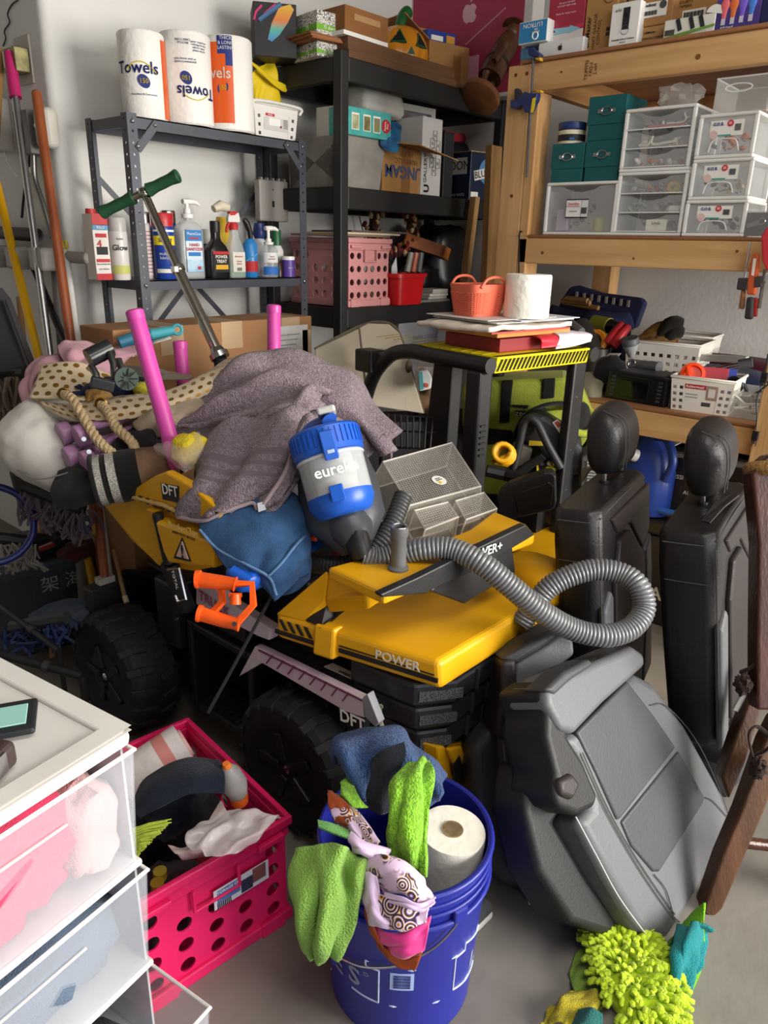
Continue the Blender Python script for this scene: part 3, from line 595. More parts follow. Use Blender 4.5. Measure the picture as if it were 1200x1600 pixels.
# ------------------------------------------------------------------ blue bucket
BZ=.37;bc=PZ(634,1292,BZ);bc.z=0
BLU=mat('bucket_blue','#232a8c',.32,var=.06,vs=4,bump=.02,bs=120)
bk=thing('bucket','dark blue five gallon bucket stuffed with rags and a paper roll','bucket',bc)
RT,RB=.160,.138
obj('wall',M().loft([[(r*cos(2*pi*k/48),r*sin(2*pi*k/48),z) for k in range(48)] for r,z in ((RB-.004,.0),(RB,.004),(RT*.965,BZ-.07),(RT*.97,BZ-.068),(RT*.985,BZ-.004),(RT*.98,BZ),(RT*.95,BZ),(RT*.935,BZ-.06),(RB-.006,.008))]),BLU,bk,smooth=35)
for z,r in ((BZ-.004,.006),(BZ-.028,.004),(BZ-.048,.004),(BZ-.075,.006)):obj('rim_band',M().ring((0,0,z),(0,0,1),RT*.985,r,56,8),BLU,bk,smooth=60)
def on_bucket(px,py):
    "angle and height of the wall point seen at a pixel"
    o,r=CAM-bc,ray(px,py);k=(RT*.965-RB)/(BZ-.07)
    best=(9,0,0)
    for i in range(800):
        tt=.8+i*.001;q=o+r*tt;e=math.hypot(q.x,q.y)-RB-k*q.z
        if e <= 0:return math.atan2(q.y,q.x),q.z
        best=min(best,(e,math.atan2(q.y,q.x),q.z))
    return best[1:]
def bprint(name,pxs,mt,rise=.0008,th=.0006):
    """a flat print wrapped on the bucket wall: dense polygon strip"""
    m=M();A=[on_bucket(*p) for p in pxs];k=(RT*.965-RB)/(BZ-.07)
    def P(a,z,o):r=RB+k*z+o;return V((r*cos(a),r*sin(a),z))
    for (a,z),(b,y) in zip(A,A[1:]):
        n=10
        for i in range(n):
            a0,z0,a1,z1=a+(b-a)*i/n,z+(y-z)*i/n,a+(b-a)*(i+1)/n,z+(y-z)*(i+1)/n;m.tube([P(a0,z0,0),P(a1,z1,0)],.0018,6)
    return obj(name,m,mt,bk,kind='stuff')
WP=pla('#b9c2dc',.45)
bprint('logo_outline',[(520,1470),(571,1500),(571,1508),(592,1516),(591,1566),(550,1542),(518,1515)],WP);bprint('logo_outline',[(748,1446),(727,1474),(726,1484),(712,1496),(707,1546),(727,1530),(744,1502)],WP)
def wrap_text(s,px,py,size,mt,stretch=1.0):
    a,z=on_bucket(px,py);k=(RT*.965-RB)/(BZ-.07);r=RB+k*z+.0012;adv=size*.62*stretch
    for i,ch in enumerate(s):
        b=a+adv*(i-(len(s)-1)/2)/r;rd=V((cos(b),sin(b),0));BEND[text(bk,ch,size,rd*r+V((0,0,z)),mt,r=(-sin(b),cos(b),0),u=(0,0,1),sx=stretch,bold=.025).name]=lambda zz:RB+k*zz+.0013
wrap_text('S',554,1524,.06,WP);wrap_text('E',529,1503,.06,WP);wrap_text('®',572,1522,.014,WP);wrap_text('L',737,1494,.06,WP)
a,z=on_bucket(628,1534);r=RB+(RT*.965-RB)/(BZ-.07)*z;rd=V((cos(a),sin(a),0));tg=V((-sin(a),cos(a),0))
lbl=M();
for i in range(6):
    b0,b1=a+(-.5+i/6)*.042/r,a+(-.5+(i+1)/6)*.042/r;lbl.hexa([V((q*cos(b),q*sin(b),zz)) for zz in (z-.02,z+.02) for b,q in ((b0,r+.0012),(b1,r+.0012),(b1,r),(b0,r))])
obj('barcode_label',lbl,ink('#9fb4e0'),bk);m=M()
for i in range(13):m.box(rd*(r+.0014)+V((0,0,z-.014+.0024*i)),(.0005,.03,.001+.0006*(i % 3 == 0)),rz_m(a))
obj('barcode',m,ink('#1d2a6e'),bk,kind='stuff')
# wire handle hanging down the front
e1=on_bucket(714,1418);e2=on_bucket(523,1486);k=(RT*.965-RB)/(BZ-.07)
def BW(px,py,o):a,z=on_bucket(px,py);r=RB+k*z+o;return V((r*cos(a),r*sin(a),z))
obj('wire_handle',M().tube(spl([BW(714,1420,.0),BW(715,1428,.008),BW(690,1462,.007),BW(660,1486,.006),BW(620,1504,.006),BW(570,1506,.006),BW(535,1492,.007),BW(523,1486,.002)],60),.0022,8),STEEL,bk,smooth=50)
for px,py in ((716,1425),(523,1488)):q=BW(px,py,.004);obj('handle_ear',M().box(q,(.012,.03,.03),rz_m(math.atan2(q.y,q.x))),BLU,bk,bev=.004)
# paper towel roll in the bucket
t=thing('paper_towel_roll','white paper towel roll standing tilted inside the blue bucket','paper roll',bc+V((.05,.0,.1)));c1=PD(707,1295,1.27);axv=V((-.02,.06,-1)).normalized();R_p=.062
c1=PZ(707,1296,BZ-.0);obj('roll',M().lathe([(.0215,.0005),(R_p*.98,0),(R_p,.006),(R_p,.22),(.0215,.22),(.0205,.1),(.0205,.0)],40,c1,axv),mat('paper_towel','#e9e5d8',.9,var=.02,bump=.35,bs=55,sheen=.1,bdist=.004),t,world=True,smooth=40)
obj('core',M().lathe([(.0205,-.0015),(.0205,.22),(.0185,.22),(.0185,-.0015)],28,c1,axv),card('#94805f'),t,world=True,smooth=40)
# bucket rags
LIME=terry('#8fce35');GRN=fab('#86b04e',.8,300);NV2=terry('#34507f')
rag('rag','hidden dark rags filling the blue bucket below the towels',bc+V((-.02,.0,.03)),(.2,.2,.27),'#26303a',31,amp=.15)
cloth('blue_towel','slate blue terry towel bunched at the top of the blue bucket',[[PD(520,1195,1.42),PD(530,1150,1.44),PD(580,1132,1.46),PD(625,1140,1.46),PD(650,1165,1.46),PD(692,1215,1.44)],[PD(528,1180,1.36),PD(535,1165,1.37),PD(580,1152,1.38),PD(625,1160,1.39),PD(660,1190,1.39),PD(690,1225,1.40)],[PD(545,1215,1.33),PD(555,1205,1.335),PD(590,1190,1.345),PD(630,1190,1.35),PD(665,1215,1.36),PD(690,1240,1.37)],[PD(568,1248,1.36),PD(580,1240,1.36),PD(605,1235,1.36),PD(640,1240,1.38),PD(665,1250,1.4),PD(685,1252,1.41)]],NV2,cat='towel',amp=.006,fs=12,solid=.009,fold=[(.4,2.5,.014,.5)])
cloth('black_sock','black ribbed sock cuff drooping over the slate blue towel',[[PD(582,1185,1.335),PD(600,1172,1.335),PD(632,1160,1.345)],[PD(580,1215,1.315),PD(605,1200,1.31),PD(634,1180,1.325)],[PD(572,1240,1.31),PD(598,1235,1.295),PD(620,1215,1.31)],[PD(578,1262,1.34),PD(595,1272,1.31),PD(615,1262,1.32)]],fab('#1d2229'),cat='sock',amp=.002,solid=.006)
cloth('lime_cloth','lime green terry cloth standing up between the sock and the paper roll',[[PD(635,1200,1.31),PD(655,1186,1.32),PD(672,1188,1.33)],[PD(612,1225,1.27),PD(640,1215,1.265),PD(674,1215,1.29)],[PD(608,1270,1.25),PD(635,1262,1.23),PD(668,1265,1.25)],[PD(604,1310,1.25),PD(632,1310,1.215),PD(666,1320,1.22)],[PD(615,1345,1.25),PD(640,1355,1.22),PD(668,1370,1.205)]],LIME,amp=.004,fs=15,solid=.009,fold=[(.3,2.2,.012,.6)])
cloth('lime_cloth','small lime green terry corner at the bucket left rim',[[PD(532,1225,1.33),PD(545,1215,1.35)],[PD(535,1240,1.29),PD(560,1245,1.31)],[PD(552,1262,1.29),PD(575,1262,1.31)]],LIME,amp=.004,fs=14,solid=.008)
cloth('green_cloth','sage green microfiber cloth hanging over the bucket left side',[[PD(500,1290,1.27),PD(530,1292,1.27),PD(552,1300,1.265)],[PD(462,1330,1.235),PD(498,1318,1.20),PD(540,1322,1.20),PD(568,1345,1.22)][:3]+[PD(566,1345,1.22)],[PD(455,1370,1.215),PD(495,1362,1.18),PD(530,1365,1.185),PD(572,1368,1.19)],[PD(457,1430,1.2),PD(495,1430,1.165),PD(525,1420,1.17),PD(560,1410,1.19)],[PD(470,1470,1.2),PD(495,1480,1.17),PD(520,1475,1.17),PD(545,1450,1.19)],[PD(490,1492,1.21),PD(500,1497,1.2),PD(515,1494,1.2),PD(532,1480,1.21)]][1:],GRN,amp=.003,fs=11,solid=.006,fold=[(.5,2.4,.022,.7)])
cloth('green_cloth_edge','folded mint hem of the sage cloth on the bucket rim',[[PD(496,1282,1.27),PD(515,1286,1.262),PD(545,1298,1.255)],[PD(498,1293,1.255),PD(515,1300,1.245),PD(548,1312,1.24)]],fab('#79b869'),amp=.002,solid=.005)
def scarf_mat():
    m=mat('silk_scarf','#cdb4cf',.35,var=.05,sheen=.3);nt=m.node_tree;L=nt.links;b=nt.nodes['Principled BSDF']
    tc=nd(nt,'ShaderNodeTexCoord');vo=nd(nt,'ShaderNodeTexVoronoi');vo.inputs['Scale'].default_value=48;vo.feature='F1';L.new(tc.outputs['Object'],vo.inputs[0])
    w=nd(nt,'ShaderNodeMath',operation='MULTIPLY');w.inputs[1].default_value=4.5;L.new(vo.outputs['Distance'],w.inputs[0]);f=nd(nt,'ShaderNodeMath',operation='FRACT');L.new(w.outputs[0],f.inputs[0])
    r=nd(nt,'ShaderNodeValToRGB');r.color_ramp.interpolation='CONSTANT';e=r.color_ramp.elements;e[0].color=hx('#1b1418');e[1].position=.3;e[1].color=hx('#c78a3c')
    for p,c in ((.48,'#ded0d6'),(.72,'#8a5fae'),(.86,'#2a1c22')):q=e.new(p);q.color=hx(c)
    L.new(f.outputs[0],r.inputs[0]);n=nd(nt,'ShaderNodeTexNoise');n.inputs['Scale'].default_value=16;L.new(tc.outputs['Object'],n.inputs[0])
    r2=nd(nt,'ShaderNodeValToRGB');r2.color_ramp.elements[0].position=.47;r2.color_ramp.elements[1].position=.5;L.new(n.outputs['Fac'],r2.inputs[0])
    mx=nd(nt,'ShaderNodeMix',data_type='RGBA');L.new(r2.outputs[0],mx.inputs[0]);mx.inputs[6].default_value=hx('#cdb2cf');L.new(r.outputs[0],mx.inputs[7]);L.new(mx.outputs[2],b.inputs['Base Color']);return m
SCF=scarf_mat()
sc=thing('silk_scarf','patterned silk scarf in lilac, rust and magenta spilling over the bucket front','scarf',PZ(600,1390,.3))
def sheetp(name,net,mt,par,nu=36,nv=36,amp=.003,fs=16,seed=0,solid=.002,fold=(1.6,.4,.006,.5)):return obj(name,M().sheet(net,nu,nv,amp,fs,seed,fold),mt,par,world=True,smooth=70,solid=solid)
SV=fab('#8a4020',.1);LIL=mat('lilac_silk','#cbb2d2',.38,var=.12,vs=10,sheen=.3);MAG=mat('magenta_silk','#c62b7c',.4,var=.1,sheen=.3)
sheetp('upper_fold',[[PD(512,1238,1.31),PD(535,1245,1.31),PD(560,1270,1.30),PD(592,1318,1.27)],[PD(520,1275,1.27),PD(540,1275,1.26),PD(556,1298,1.24),PD(585,1328,1.23)],[PD(528,1292,1.27),PD(545,1300,1.26),PD(562,1320,1.25),PD(580,1335,1.24)]],SCF,sc)
sheetp('rust_hem',[[PD(512,1234,1.3),PD(523,1240,1.295),PD(545,1262,1.28)],[PD(515,1262,1.28),PD(528,1268,1.27),PD(548,1280,1.255)],[PD(525,1285,1.27),PD(535,1290,1.26),PD(550,1296,1.25)]],SV,sc)
sheetp('lilac_knot',[[PD(548,1298,1.235),PD(560,1310,1.22),PD(588,1322,1.215),PD(610,1328,1.22)],[PD(546,1315,1.215),PD(562,1325,1.195),PD(590,1336,1.195),PD(605,1345,1.205)],[PD(553,1330,1.215),PD(568,1338,1.2),PD(590,1345,1.2),PD(602,1350,1.21)]],LIL,sc)
sheetp('front_fold',[[PD(565,1345,1.205),PD(595,1335,1.19),PD(630,1345,1.185),PD(660,1370,1.185)],[PD(580,1370,1.19),PD(610,1365,1.165),PD(645,1380,1.16),PD(678,1400,1.175)],[PD(600,1395,1.19),PD(630,1398,1.16),PD(655,1412,1.155),PD(676,1418,1.17)]],SCF,sc)
sheetp('lilac_fold',[[PD(600,1395,1.175),PD(630,1402,1.155),PD(655,1412,1.15),PD(680,1402,1.165)],[PD(605,1408,1.17),PD(635,1418,1.145),PD(660,1424,1.145),PD(679,1412,1.16)]],LIL,sc,amp=.002)
sheetp('lilac_drape',[[PD(566,1365,1.2),PD(575,1362,1.185),PD(590,1370,1.18)],[PD(567,1410,1.19),PD(580,1415,1.17),PD(600,1425,1.17)],[PD(578,1445,1.185),PD(600,1450,1.165),PD(625,1455,1.165)]],LIL,sc)
sheetp('dark_fold',[[PD(585,1395,1.18),PD(620,1405,1.165),PD(670,1420,1.165)],[PD(592,1430,1.175),PD(625,1440,1.155),PD(668,1430,1.16)],[PD(605,1450,1.17),PD(630,1455,1.155),PD(664,1444,1.16)]],SCF,sc)
sheetp('magenta_drape',[[PD(585,1448,1.185),PD(625,1458,1.16),PD(674,1430,1.165)],[PD(592,1472,1.18),PD(630,1480,1.152),PD(668,1462,1.158)],[PD(604,1490,1.185),PD(630,1498,1.155),PD(660,1490,1.16)]],MAG,sc)
sheetp('rust_drape',[[PD(566,1420,1.195),PD(585,1450,1.18),PD(602,1482,1.172),PD(660,1488,1.158)],[PD(578,1450,1.19),PD(592,1475,1.175),PD(615,1500,1.165),PD(655,1502,1.155)],[PD(592,1480,1.19),PD(605,1495,1.18),PD(630,1512,1.165),PD(648,1518,1.158)]],SV,sc)
# ------------------------------------------------------------------ car seats
LEA=mat('black_leather','#232122',.42,var=.15,vs=5,bump=.12,bs=170,spec=.5);LEB=mat('dark_insert','#2a2323',.5,var=.12,vs=5,bump=.1,bs=170);LEG=mat('grey_leather','#5f6164',.48,var=.06,vs=4,bump=.1,bs=190);LED=mat('black_side','#161618',.55,var=.1,vs=5,bump=.1,bs=180);LEM=mat('charcoal_leather','#3d3e41',.5,var=.1,vs=5,bump=.1,bs=180);STI=pla('#4a4745',.8)
def seam(par,pts,r=.0016,world=False,n=40,mt=None):return obj('seam',M().tube(spl(pts,n),r,5),mt or STI,par,world=world,smooth=60)
def seat_back(label,loc,R,w,hgt,th,flip,hr):
    t=thing('car_seatback',label,'car seat',loc,rot=R,group=None)
    body=[]
    for z,k,kt in ((0,.90,.85),(.03,.96,.95),(hgt*.5,1.0,1.0),(hgt*.86,1.0,1.0),(hgt*.975,.97,.96),(hgt,.92,.9)):
        x0,x1=-w/2*k,w/2*k;y0,y1=th*(1-kt)*.5,th*(1+kt)*.5;c=.022
        body.append([V((x0+c,y0,z)),V((0,y0,z)),V((x1-c,y0,z)),V((x1,y0+c,z)),V((x1,y1-c,z)),V((x1-c,y1,z)),V((0,y1,z)),V((x0+c,y1,z)),V((x0,y1-c,z)),V((x0,y0+c,z))])
    obj('backrest',M().loft(body),LEA,t,smooth=50,bev=.006)
    # front: dark insert, grey bolsters
    def fp(pts,y,th2):return M().prism([(x*w,y,z*hgt) for x,z in pts],(0,th2,0))
    obj('insert',fp([(-.30,.10),(.22,.06),(.33,.42),(.30,.66),(.02,.83),(-.20,.83),(-.30,.68)],-.014,.02),LEB,t,bev=.008,seg=3)
    obj('bolster',fp([(-.485,.02),(-.34,.02),(-.32,.62),(-.36,.66),(-.485,.60)],-.010,.02),LEG,t,bev=.008,seg=3)
    obj('bolster',fp([(.26,.02),(.475,.06),(.485,.55),(.46,.72),(.34,.66),(.36,.42)],-.012,.02),LEG,t,bev=.008,seg=3)
    obj('upper_panel',fp([(.06,.85),(.32,.68),(.48,.74),(.48,.94),(-.3,.94),(-.2,.86)],-.006,.014),LEB,t,bev=.006,seg=3)
    x=-w/2-.001
    for z in (.965,.80):seam(t,[(x,.02,hgt*z),(x-.0005,th*.5,hgt*z),(x,th-.02,hgt*z)])
    seam(t,[(-w/2+.006,.002,hgt*.02),(-w/2+.004,.0,hgt*.5),(-w/2+.006,.002,hgt*.95)]);seam(t,[(-w/2+.02,.004,hgt*.97),(0,.002,hgt*.985),(w/2-.02,.004,hgt*.97)])
    # headrest on two chrome rods
    hx0=w*hr;hy=th*.55
    for s in (-1,1):
        obj('headrest_rod',M().tube([(hx0+s*.055,hy+.004,hgt-.02),(hx0+s*.055,hy,hgt+.075)],.0068,12),STEEL,t,smooth=50);obj('rod_collar',M().lathe([(.013,0),(.012,.006)],14,(hx0+s*.055,hy+.003,hgt)),BLK,t)
    rings=[]
    for z,kx,ky,oy in ((.0,.62,.42,.004),(.012,.80,.74,.002),(.05,.92,.98,0),(.11,1.0,1.0,-.004),(.165,.93,.86,-.002),(.195,.72,.55,.006),(.203,.45,.25,.01)):
        rings.append([V((hx0+.098*kx*math.copysign(abs(cos(a))**.6,cos(a)),hy+oy+.053*ky*math.copysign(abs(sin(a))**.7,sin(a)),hgt+.020+z*.84)) for a in [2*pi*i/28 for i in range(28)]])
    obj('headrest',M().loft(rings),LEA,t,smooth=55,sub=1)
    for dx in (-.072,-.048):
        pts=[(hx0+dx,hy-.050,hgt+.040),(hx0+dx*.98,hy-.0575,hgt+.105),(hx0+dx*.95,hy-.05,hgt+.160),(hx0+dx*.85,hy+.0,hgt+.187)];seam(t,pts,.0014)
    return t
tl=PZ(934,806,.815);R1=eul(rad(-7),rad(-4),rad(6));c=tl + R1 @ V((.185,0,0));hgt=.62
B1p=tl + R1 @ V((.19,0,-hgt));s1=seat_back('black leather car seat back with headrest standing behind the hose loop',B1p,R1,.37,hgt,.12,1,.27)
ob=lambda par,nm,c,d,mt,**k:obj(nm,M().box(c,d),mt,par,bev=.01,**k)
ob(s1,'hinge_foot',(.02,.08,-.10),(.30,.11,.19),BLK)
tr=PZ(1118,842,.79);R2=eul(rad(-8),rad(-9),rad(4));hgt2=.60
B2p=tr + R2 @ V((.17,0,-hgt2));s2=seat_back('black leather car seat back with headrest nearest the pine post',B2p,R2,.34,hgt2,.135,1,.18)
ob(s2,'hinge_foot',(.01,.06,-.115),(.26,.13,.15),pla('#2f3032',.5))
obj('foot_cover',M().blob((-.03,.05,-.12),(.2,.16,.13),e=.6,n=20,m=12),pla('#3a3b3e',.5),s2,smooth=60)
# pull strap across the top of the near seat
obj('pull_strap',M().prism([(-.10,.03,hgt2+.0),(-.02,.02,hgt2+.006),(.05,.005,hgt2+.008),(.06,.02,hgt2+.01),(-.02,.045,hgt2+.012),(-.10,.05,hgt2+.004)],(0,0,.005)),LEA,s2,bev=.002)
obj('pull_strap',M().prism([(.02,.12,hgt+.0),(.12,.13,hgt+.006),(.17,.10,hgt+.0),(.12,.16,hgt+.004)],(0,0,.005)),LEA,s1,bev=.002)
# grey cushions leaning in front
def CP(n0,nv):
    return lambda x,y:PL(x,y,n0,nv)
p0=PZ(1035,1476,.005);p1=PZ(1145,1290,.0);pt_=PZ(890,1148,.47)
nv=(p1-p0).cross(pt_-p0).normalized()
if nv.dot(CAM-p0) < 0:nv=-nv
F1=CP(p0,nv);cu=thing('car_seat_cushion','grey leather car seat cushion leaning at the front with dark stitched centre','car seat',V((p0.x,p0.y,0)))
def cq(name,pxs,o,th,mt,par=cu,f=F1,n=nv,bev=.01,seg=3,**k):return obj(name,M().prism([f(x,y)+n*o for x,y in pxs],-n*th),mt,par,world=True,bev=bev,seg=seg,smooth=60,**k)
FACE=[(882,1156),(915,1128),(992,1050),(1022,1066),(1072,1132),(1138,1252),(1143,1284),(1104,1378),(1046,1470),(1026,1478),(1000,1456),(950,1370),(905,1284),(926,1262),(924,1240),(905,1190)]
cq('cushion',FACE,0,.10,LEG,bev=.022,seg=4)
SIDE=[(905,1284),(950,1370),(1000,1456),(1026,1478),(960,1466),(905,1432),(866,1330),(856,1250),(868,1205)]
# body of the cushion behind its face, dark side boards
cq('side_panel',[(866,1190),(926,1250),(902,1290),(952,1374),(1026,1478),(985,1470),(930,1452),(880,1370),(856,1270)],-.05,.09,LED,bev=.015)
cq('front_insert',[(898,1144),(978,1064),(1018,1116),(1054,1168),(968,1278),(962,1282),(930,1210)],.005,.03,LEM,bev=.006);cq('rear_insert',[(968,1284),(1058,1173),(1098,1244),(1096,1256),(1028,1362),(1018,1362),(984,1322)],.005,.03,LEM,bev=.006)
for pts in ([(904,1178),(936,1250),(968,1310),(1010,1378),(1052,1434),(1070,1432),(1102,1376),(1134,1290),(1132,1260),(1090,1164),(1040,1104),(1014,1102)],[(908,1176),(940,1248),(972,1308),(1014,1374),(1052,1428)],[(1100,1246),(1112,1252),(1134,1276)],[(1020,1366),(1038,1390),(1050,1430)]):seam(cu,[F1(x,y)+nv*.0035 for x,y in pts],.0013,True,60)
seam(cu,[F1(x,y)+nv*.002 for x,y in ((898,1276),(930,1336),(966,1402),(1014,1468))],.0016,True,mt=pla('#b8b6b2',.5))
cq('nose_roll',[(838,1080),(866,1058),(976,1010),(994,1022),(996,1042),(930,1100),(884,1148),(862,1142),(842,1104)],.022,.10,LEG,bev=.03,seg=5)
cq('nose_side',[(836,1082),(860,1062),(872,1074),(886,1108),(880,1150),(905,1190),(928,1244),(922,1262),(894,1274),(866,1262),(858,1240),(862,1212),(846,1150),(848,1120)],.012,.11,LED,bev=.016,seg=4)
cq('nose_top',[(836,1078),(866,1050),(905,1030),(912,1040),(876,1064),(850,1088)],.026,.06,LEM,bev=.012,seg=4)
cq('cut_notch',[(860,1218),(880,1206),(894,1224),(882,1250),(862,1242)],.022,.06,LEB,bev=.01)
# second cushion behind it
q0=PZ(836,1412,.0);q1=PZ(905,1270,.0)+V((.12,.06,0));qt=PZ(800,1075,.44)
nv2=V((-.55,-.78,.28)).normalized();F2=CP(q0,nv2)
cu2=thing('car_seat_cushion','grey leather car seat cushion on edge between the blue bucket and the leaning cushion','car seat',V((q0.x,q0.y,0)))
def c2(name,pxs,o,th,mt,bev=.01,**k):return cq(name,pxs,o,th,mt,cu2,F2,nv2,bev,4)
c2('cushion',[(770,1150),(816,1106),(905,1130),(900,1300),(880,1405),(836,1413),(790,1396),(752,1340),(746,1180)],-.03,.11,LEM,.02)
c2('edge_bolster',[(784,1158),(812,1110),(824,1122),(838,1230),(850,1330),(850,1400),(836,1413),(824,1410),(806,1330),(792,1240)],.012,.08,LEG,.014)
seam(cu2,[F2(x,y)+nv2*.0135 for x,y in ((783,1160),(792,1245),(805,1330),(823,1408))],.0014,True,mt=pla('#a8a6a2',.5))
c2('nose_roll',[(800,1036),(840,1010),(880,978),(890,1000),(892,1020),(838,1062),(812,1110),(800,1112)],.02,.09,LEG,.022)
c2('nose_side',[(776,1030),(800,1024),(802,1060),(800,1110),(790,1150),(772,1152),(770,1126),(778,1080)],.026,.09,LEB,.012);c2('nose_top',[(776,1028),(830,998),(880,965),(884,982),(840,1012),(802,1036)],.02,.08,LEM,.012)
# shoe behind the bucket
p=PZ(762,1424,0);t=thing('shoe','grey shoe with pale sole peeking out behind the blue bucket','shoe',p,rad(70));out=[(-.02,0),(-.035,.05),(-.03,.13),(-.034,.2),(-.02,.25),(.01,.262),(.034,.24),(.04,.18),(.036,.08),(.026,.01)]
obj('sole',M().prism([(x,y,0) for x,y in out],(0,0,.022)),pla('#c9c6c0',.6),t,bev=.006);obj('upper',M().loft([[(x*k,(y-.12)*k+.12,z) for x,y in out] for z,k in ((.022,.98),(.05,.92),(.075,.7),(.082,.5))]),fab('#4a4a4c'),t,smooth=60)
# ------------------------------------------------------------------ old wooden chair at the right edge
DW=wood('dark_wood','#5b3a22','#38200f',axis=2,rough=.35);DWR=wood('red_wood','#4d2a1c','#2c150c',axis=2,rough=.25)
wc=thing('wooden_chair','old dark wooden chair with curved leg and cane rim at the frame edge','chair',PZ(1110,1432,0))
def slabw(name,pxs,d,th,mt,bev=.006):return obj(name,M().prism([PD(x,y,d) for x,y in pxs],-_F*-th),mt,wc,world=True,bev=bev,seg=3)
dleg=(PZ(1112,1430,.0)-CAM).dot(_F)
slabw('curved_leg',[(1098,1428),(1114,1436),(1130,1420),(1168,1330),(1194,1270),(1216,1210),(1216,1120),(1196,1160),(1178,1214),(1158,1270),(1128,1340)],dleg,.05,DW)
slabw('rear_leg',[(1128,1216),(1150,1150),(1172,1090),(1182,1050),(1206,1050),(1190,1110),(1166,1190),(1140,1250)],dleg+.10,.045,DW)
slabw('side_post',[(1176,740),(1182,728),(1206,708),(1216,708),(1216,1110),(1184,1110),(1184,1000),(1186,850)],dleg-.05,.05,DWR)
slabw('far_leg',[(1266,1330),(1300,1330),(1300,1480),(1270,1480)],dleg+.02,.05,DW);slabw('side_rail',[(1180,1196),(1300,1210),(1300,1240),(1180,1226)],dleg+.01,.04,DW);slabw('far_leg',[(1262,1200),(1300,1200),(1300,1340),(1266,1340)],dleg+.02,.05,DW)
obj('cane_rim',M().ring(PD(1214,730,dleg-.02),V((.2,.3,1)),.052,.017,28,10),mat('cane','#b98f52',.7,vs=200,col2='#6e4b25',bump=.6,bs=260),wc,world=True,smooth=60)
obj('stretcher',M().tube([PD(1158,1316,dleg+.02),PD(1212,1322,dleg+.04),PD(1290,1330,dleg+.06)],.013,10),DWR,wc,world=True,smooth=50)
for k,(x,y) in enumerate(((1163,1070),(1186,1200))):
    obj('leather_strap',M().tube(spl([PD(x-6,y-20,dleg-.01),PD(x+14,y-30,dleg-.03),PD(x+34,y-60,dleg-.03),PD(x+40,y-100,dleg-.02)],24),[.008]*24,8,flat=.5),fab('#2c1d18',.3),wc,world=True,smooth=50)
    mm=M().blob(PD(x-2,y,dleg-.03),(.035,.035,.045),amp=.5,fs=9,seed=k+2,n=20,m=14);obj('strap_knot',mm,fab('#2c1d18',.3),wc,world=True,smooth=60)
obj('pale_strap',M().tube([PD(1148,1110,dleg+.12),PD(1162,1085,dleg+.12)],.008,6),pla('#b5b2ae',.5),wc,world=True);obj('hanging_strap',M().tube(spl([PD(1178,1190,dleg-.02),PD(1170,1150,dleg-.03),PD(1182,1135,dleg-.03),PD(1202,1150,dleg-.02)],20),.006,6,flat=.5),fab('#2c1d18',.3),wc,world=True)
# ------------------------------------------------------------------ mitt and cloths on the floor, lower right
CHE=mat('chenille','#b9d420',.9,var=.2,vs=60,sheen=.2,bump=.4,bs=300)
mt_=thing('dust_mitt','lime chenille dust mitt lying on the floor below the grey cushion','mitt',PZ(970,1540,0))
ctr,axx=PZ(985,1530,.0),(PZ(960,1480,0)-PZ(1010,1590,0));axl=axx.length;axx.normalize();axy=V((-axx.y,axx.x,0))
mm=M().blob(ctr+V((0,0,.022)),(.24,.145,.05),rz_m(math.atan2(axx.y,axx.x)),e=.75,n=26,m=12);obj('mitt_body',mm,CHE,mt_,world=True,smooth=60)
m=M();rr=random.Random(5)
for i in range(430):
    a,b=rr.uniform(-1,1),rr.uniform(-1,1);rho=a*a+b*b
    if rho > 1.05:continue
    h=.022+.026*max(0,1-rho)**.5;p=ctr+axx*(a*.13)+axy*(b*.078)+V((0,0,h));d=V((axx.x*a+axy.x*b,axx.y*a+axy.y*b,.5+.5*rr.random()))+V((rr.uniform(-.5,.5),rr.uniform(-.5,.5),0));d.normalize()
    q=p+d*.016;e=q+V((d.x*.012,d.y*.012,-.004*rho));m.tube([p,q,e,e+(e-q)*.2],[.0052,.0058,.0052,.001],6)
obj('chenille_strands',m,CHE,mt_,world=True,smooth=60,kind='stuff')
cloth('teal_cloth','teal microfiber cloth crumpled beside the chair leg on the floor',[[PZ(1045,1568,.012),PZ(1062,1558,.02),PZ(1085,1540,.01)],[PZ(1040,1520,.02),PZ(1066,1510,.06),PZ(1094,1500,.02)],[PZ(1048,1482,.02),PZ(1072,1468,.09),PZ(1104,1464,.03)],[PZ(1058,1452,.03),PZ(1080,1440,.09),PZ(1112,1448,.05)]],fab('#1d8a8f',.8),amp=.006,fs=22,solid=.006,fold=[(.5,2.5,.02,.6)])
cloth('lime_cloth','bright lime cloth under the teal cloth by the chair leg',[[PZ(1020,1570,.008),PZ(1050,1580,.01),PZ(1075,1570,.008)],[PZ(1030,1500,.01),PZ(1060,1500,.02),PZ(1098,1500,.008)],[PZ(1070,1440,.008),PZ(1085,1425,.05),PZ(1100,1410,.09)]],fab('#7ac21f',.8),amp=.004,solid=.006)
cloth('green_cloth','green cloth fan spread under the chenille mitt',[[PZ(890,1520,.006),PZ(900,1560,.008),PZ(930,1580,.006)],[PZ(905,1486,.008),PZ(940,1500,.012),PZ(960,1560,.008)],[PZ(970,1462,.01),PZ(1000,1470,.02),PZ(1020,1500,.01)]],fab('#86a83a',.8),amp=.004,solid=.005,fold=[(.4,2.5,.01,.4)])
cloth('yellow_cloth','yellow and teal cloth at the bottom frame edge by the mitt',[[PZ(848,1606,.006),PZ(872,1600,.02),PZ(910,1604,.01)],[PZ(858,1580,.01),PZ(890,1566,.03),PZ(930,1580,.02)],[PZ(880,1566,.01),PZ(915,1548,.02),PZ(940,1560,.01)]],fab('#c2b32a',.8),amp=.004,solid=.006,fold=[(.5,2,.016,.5)])
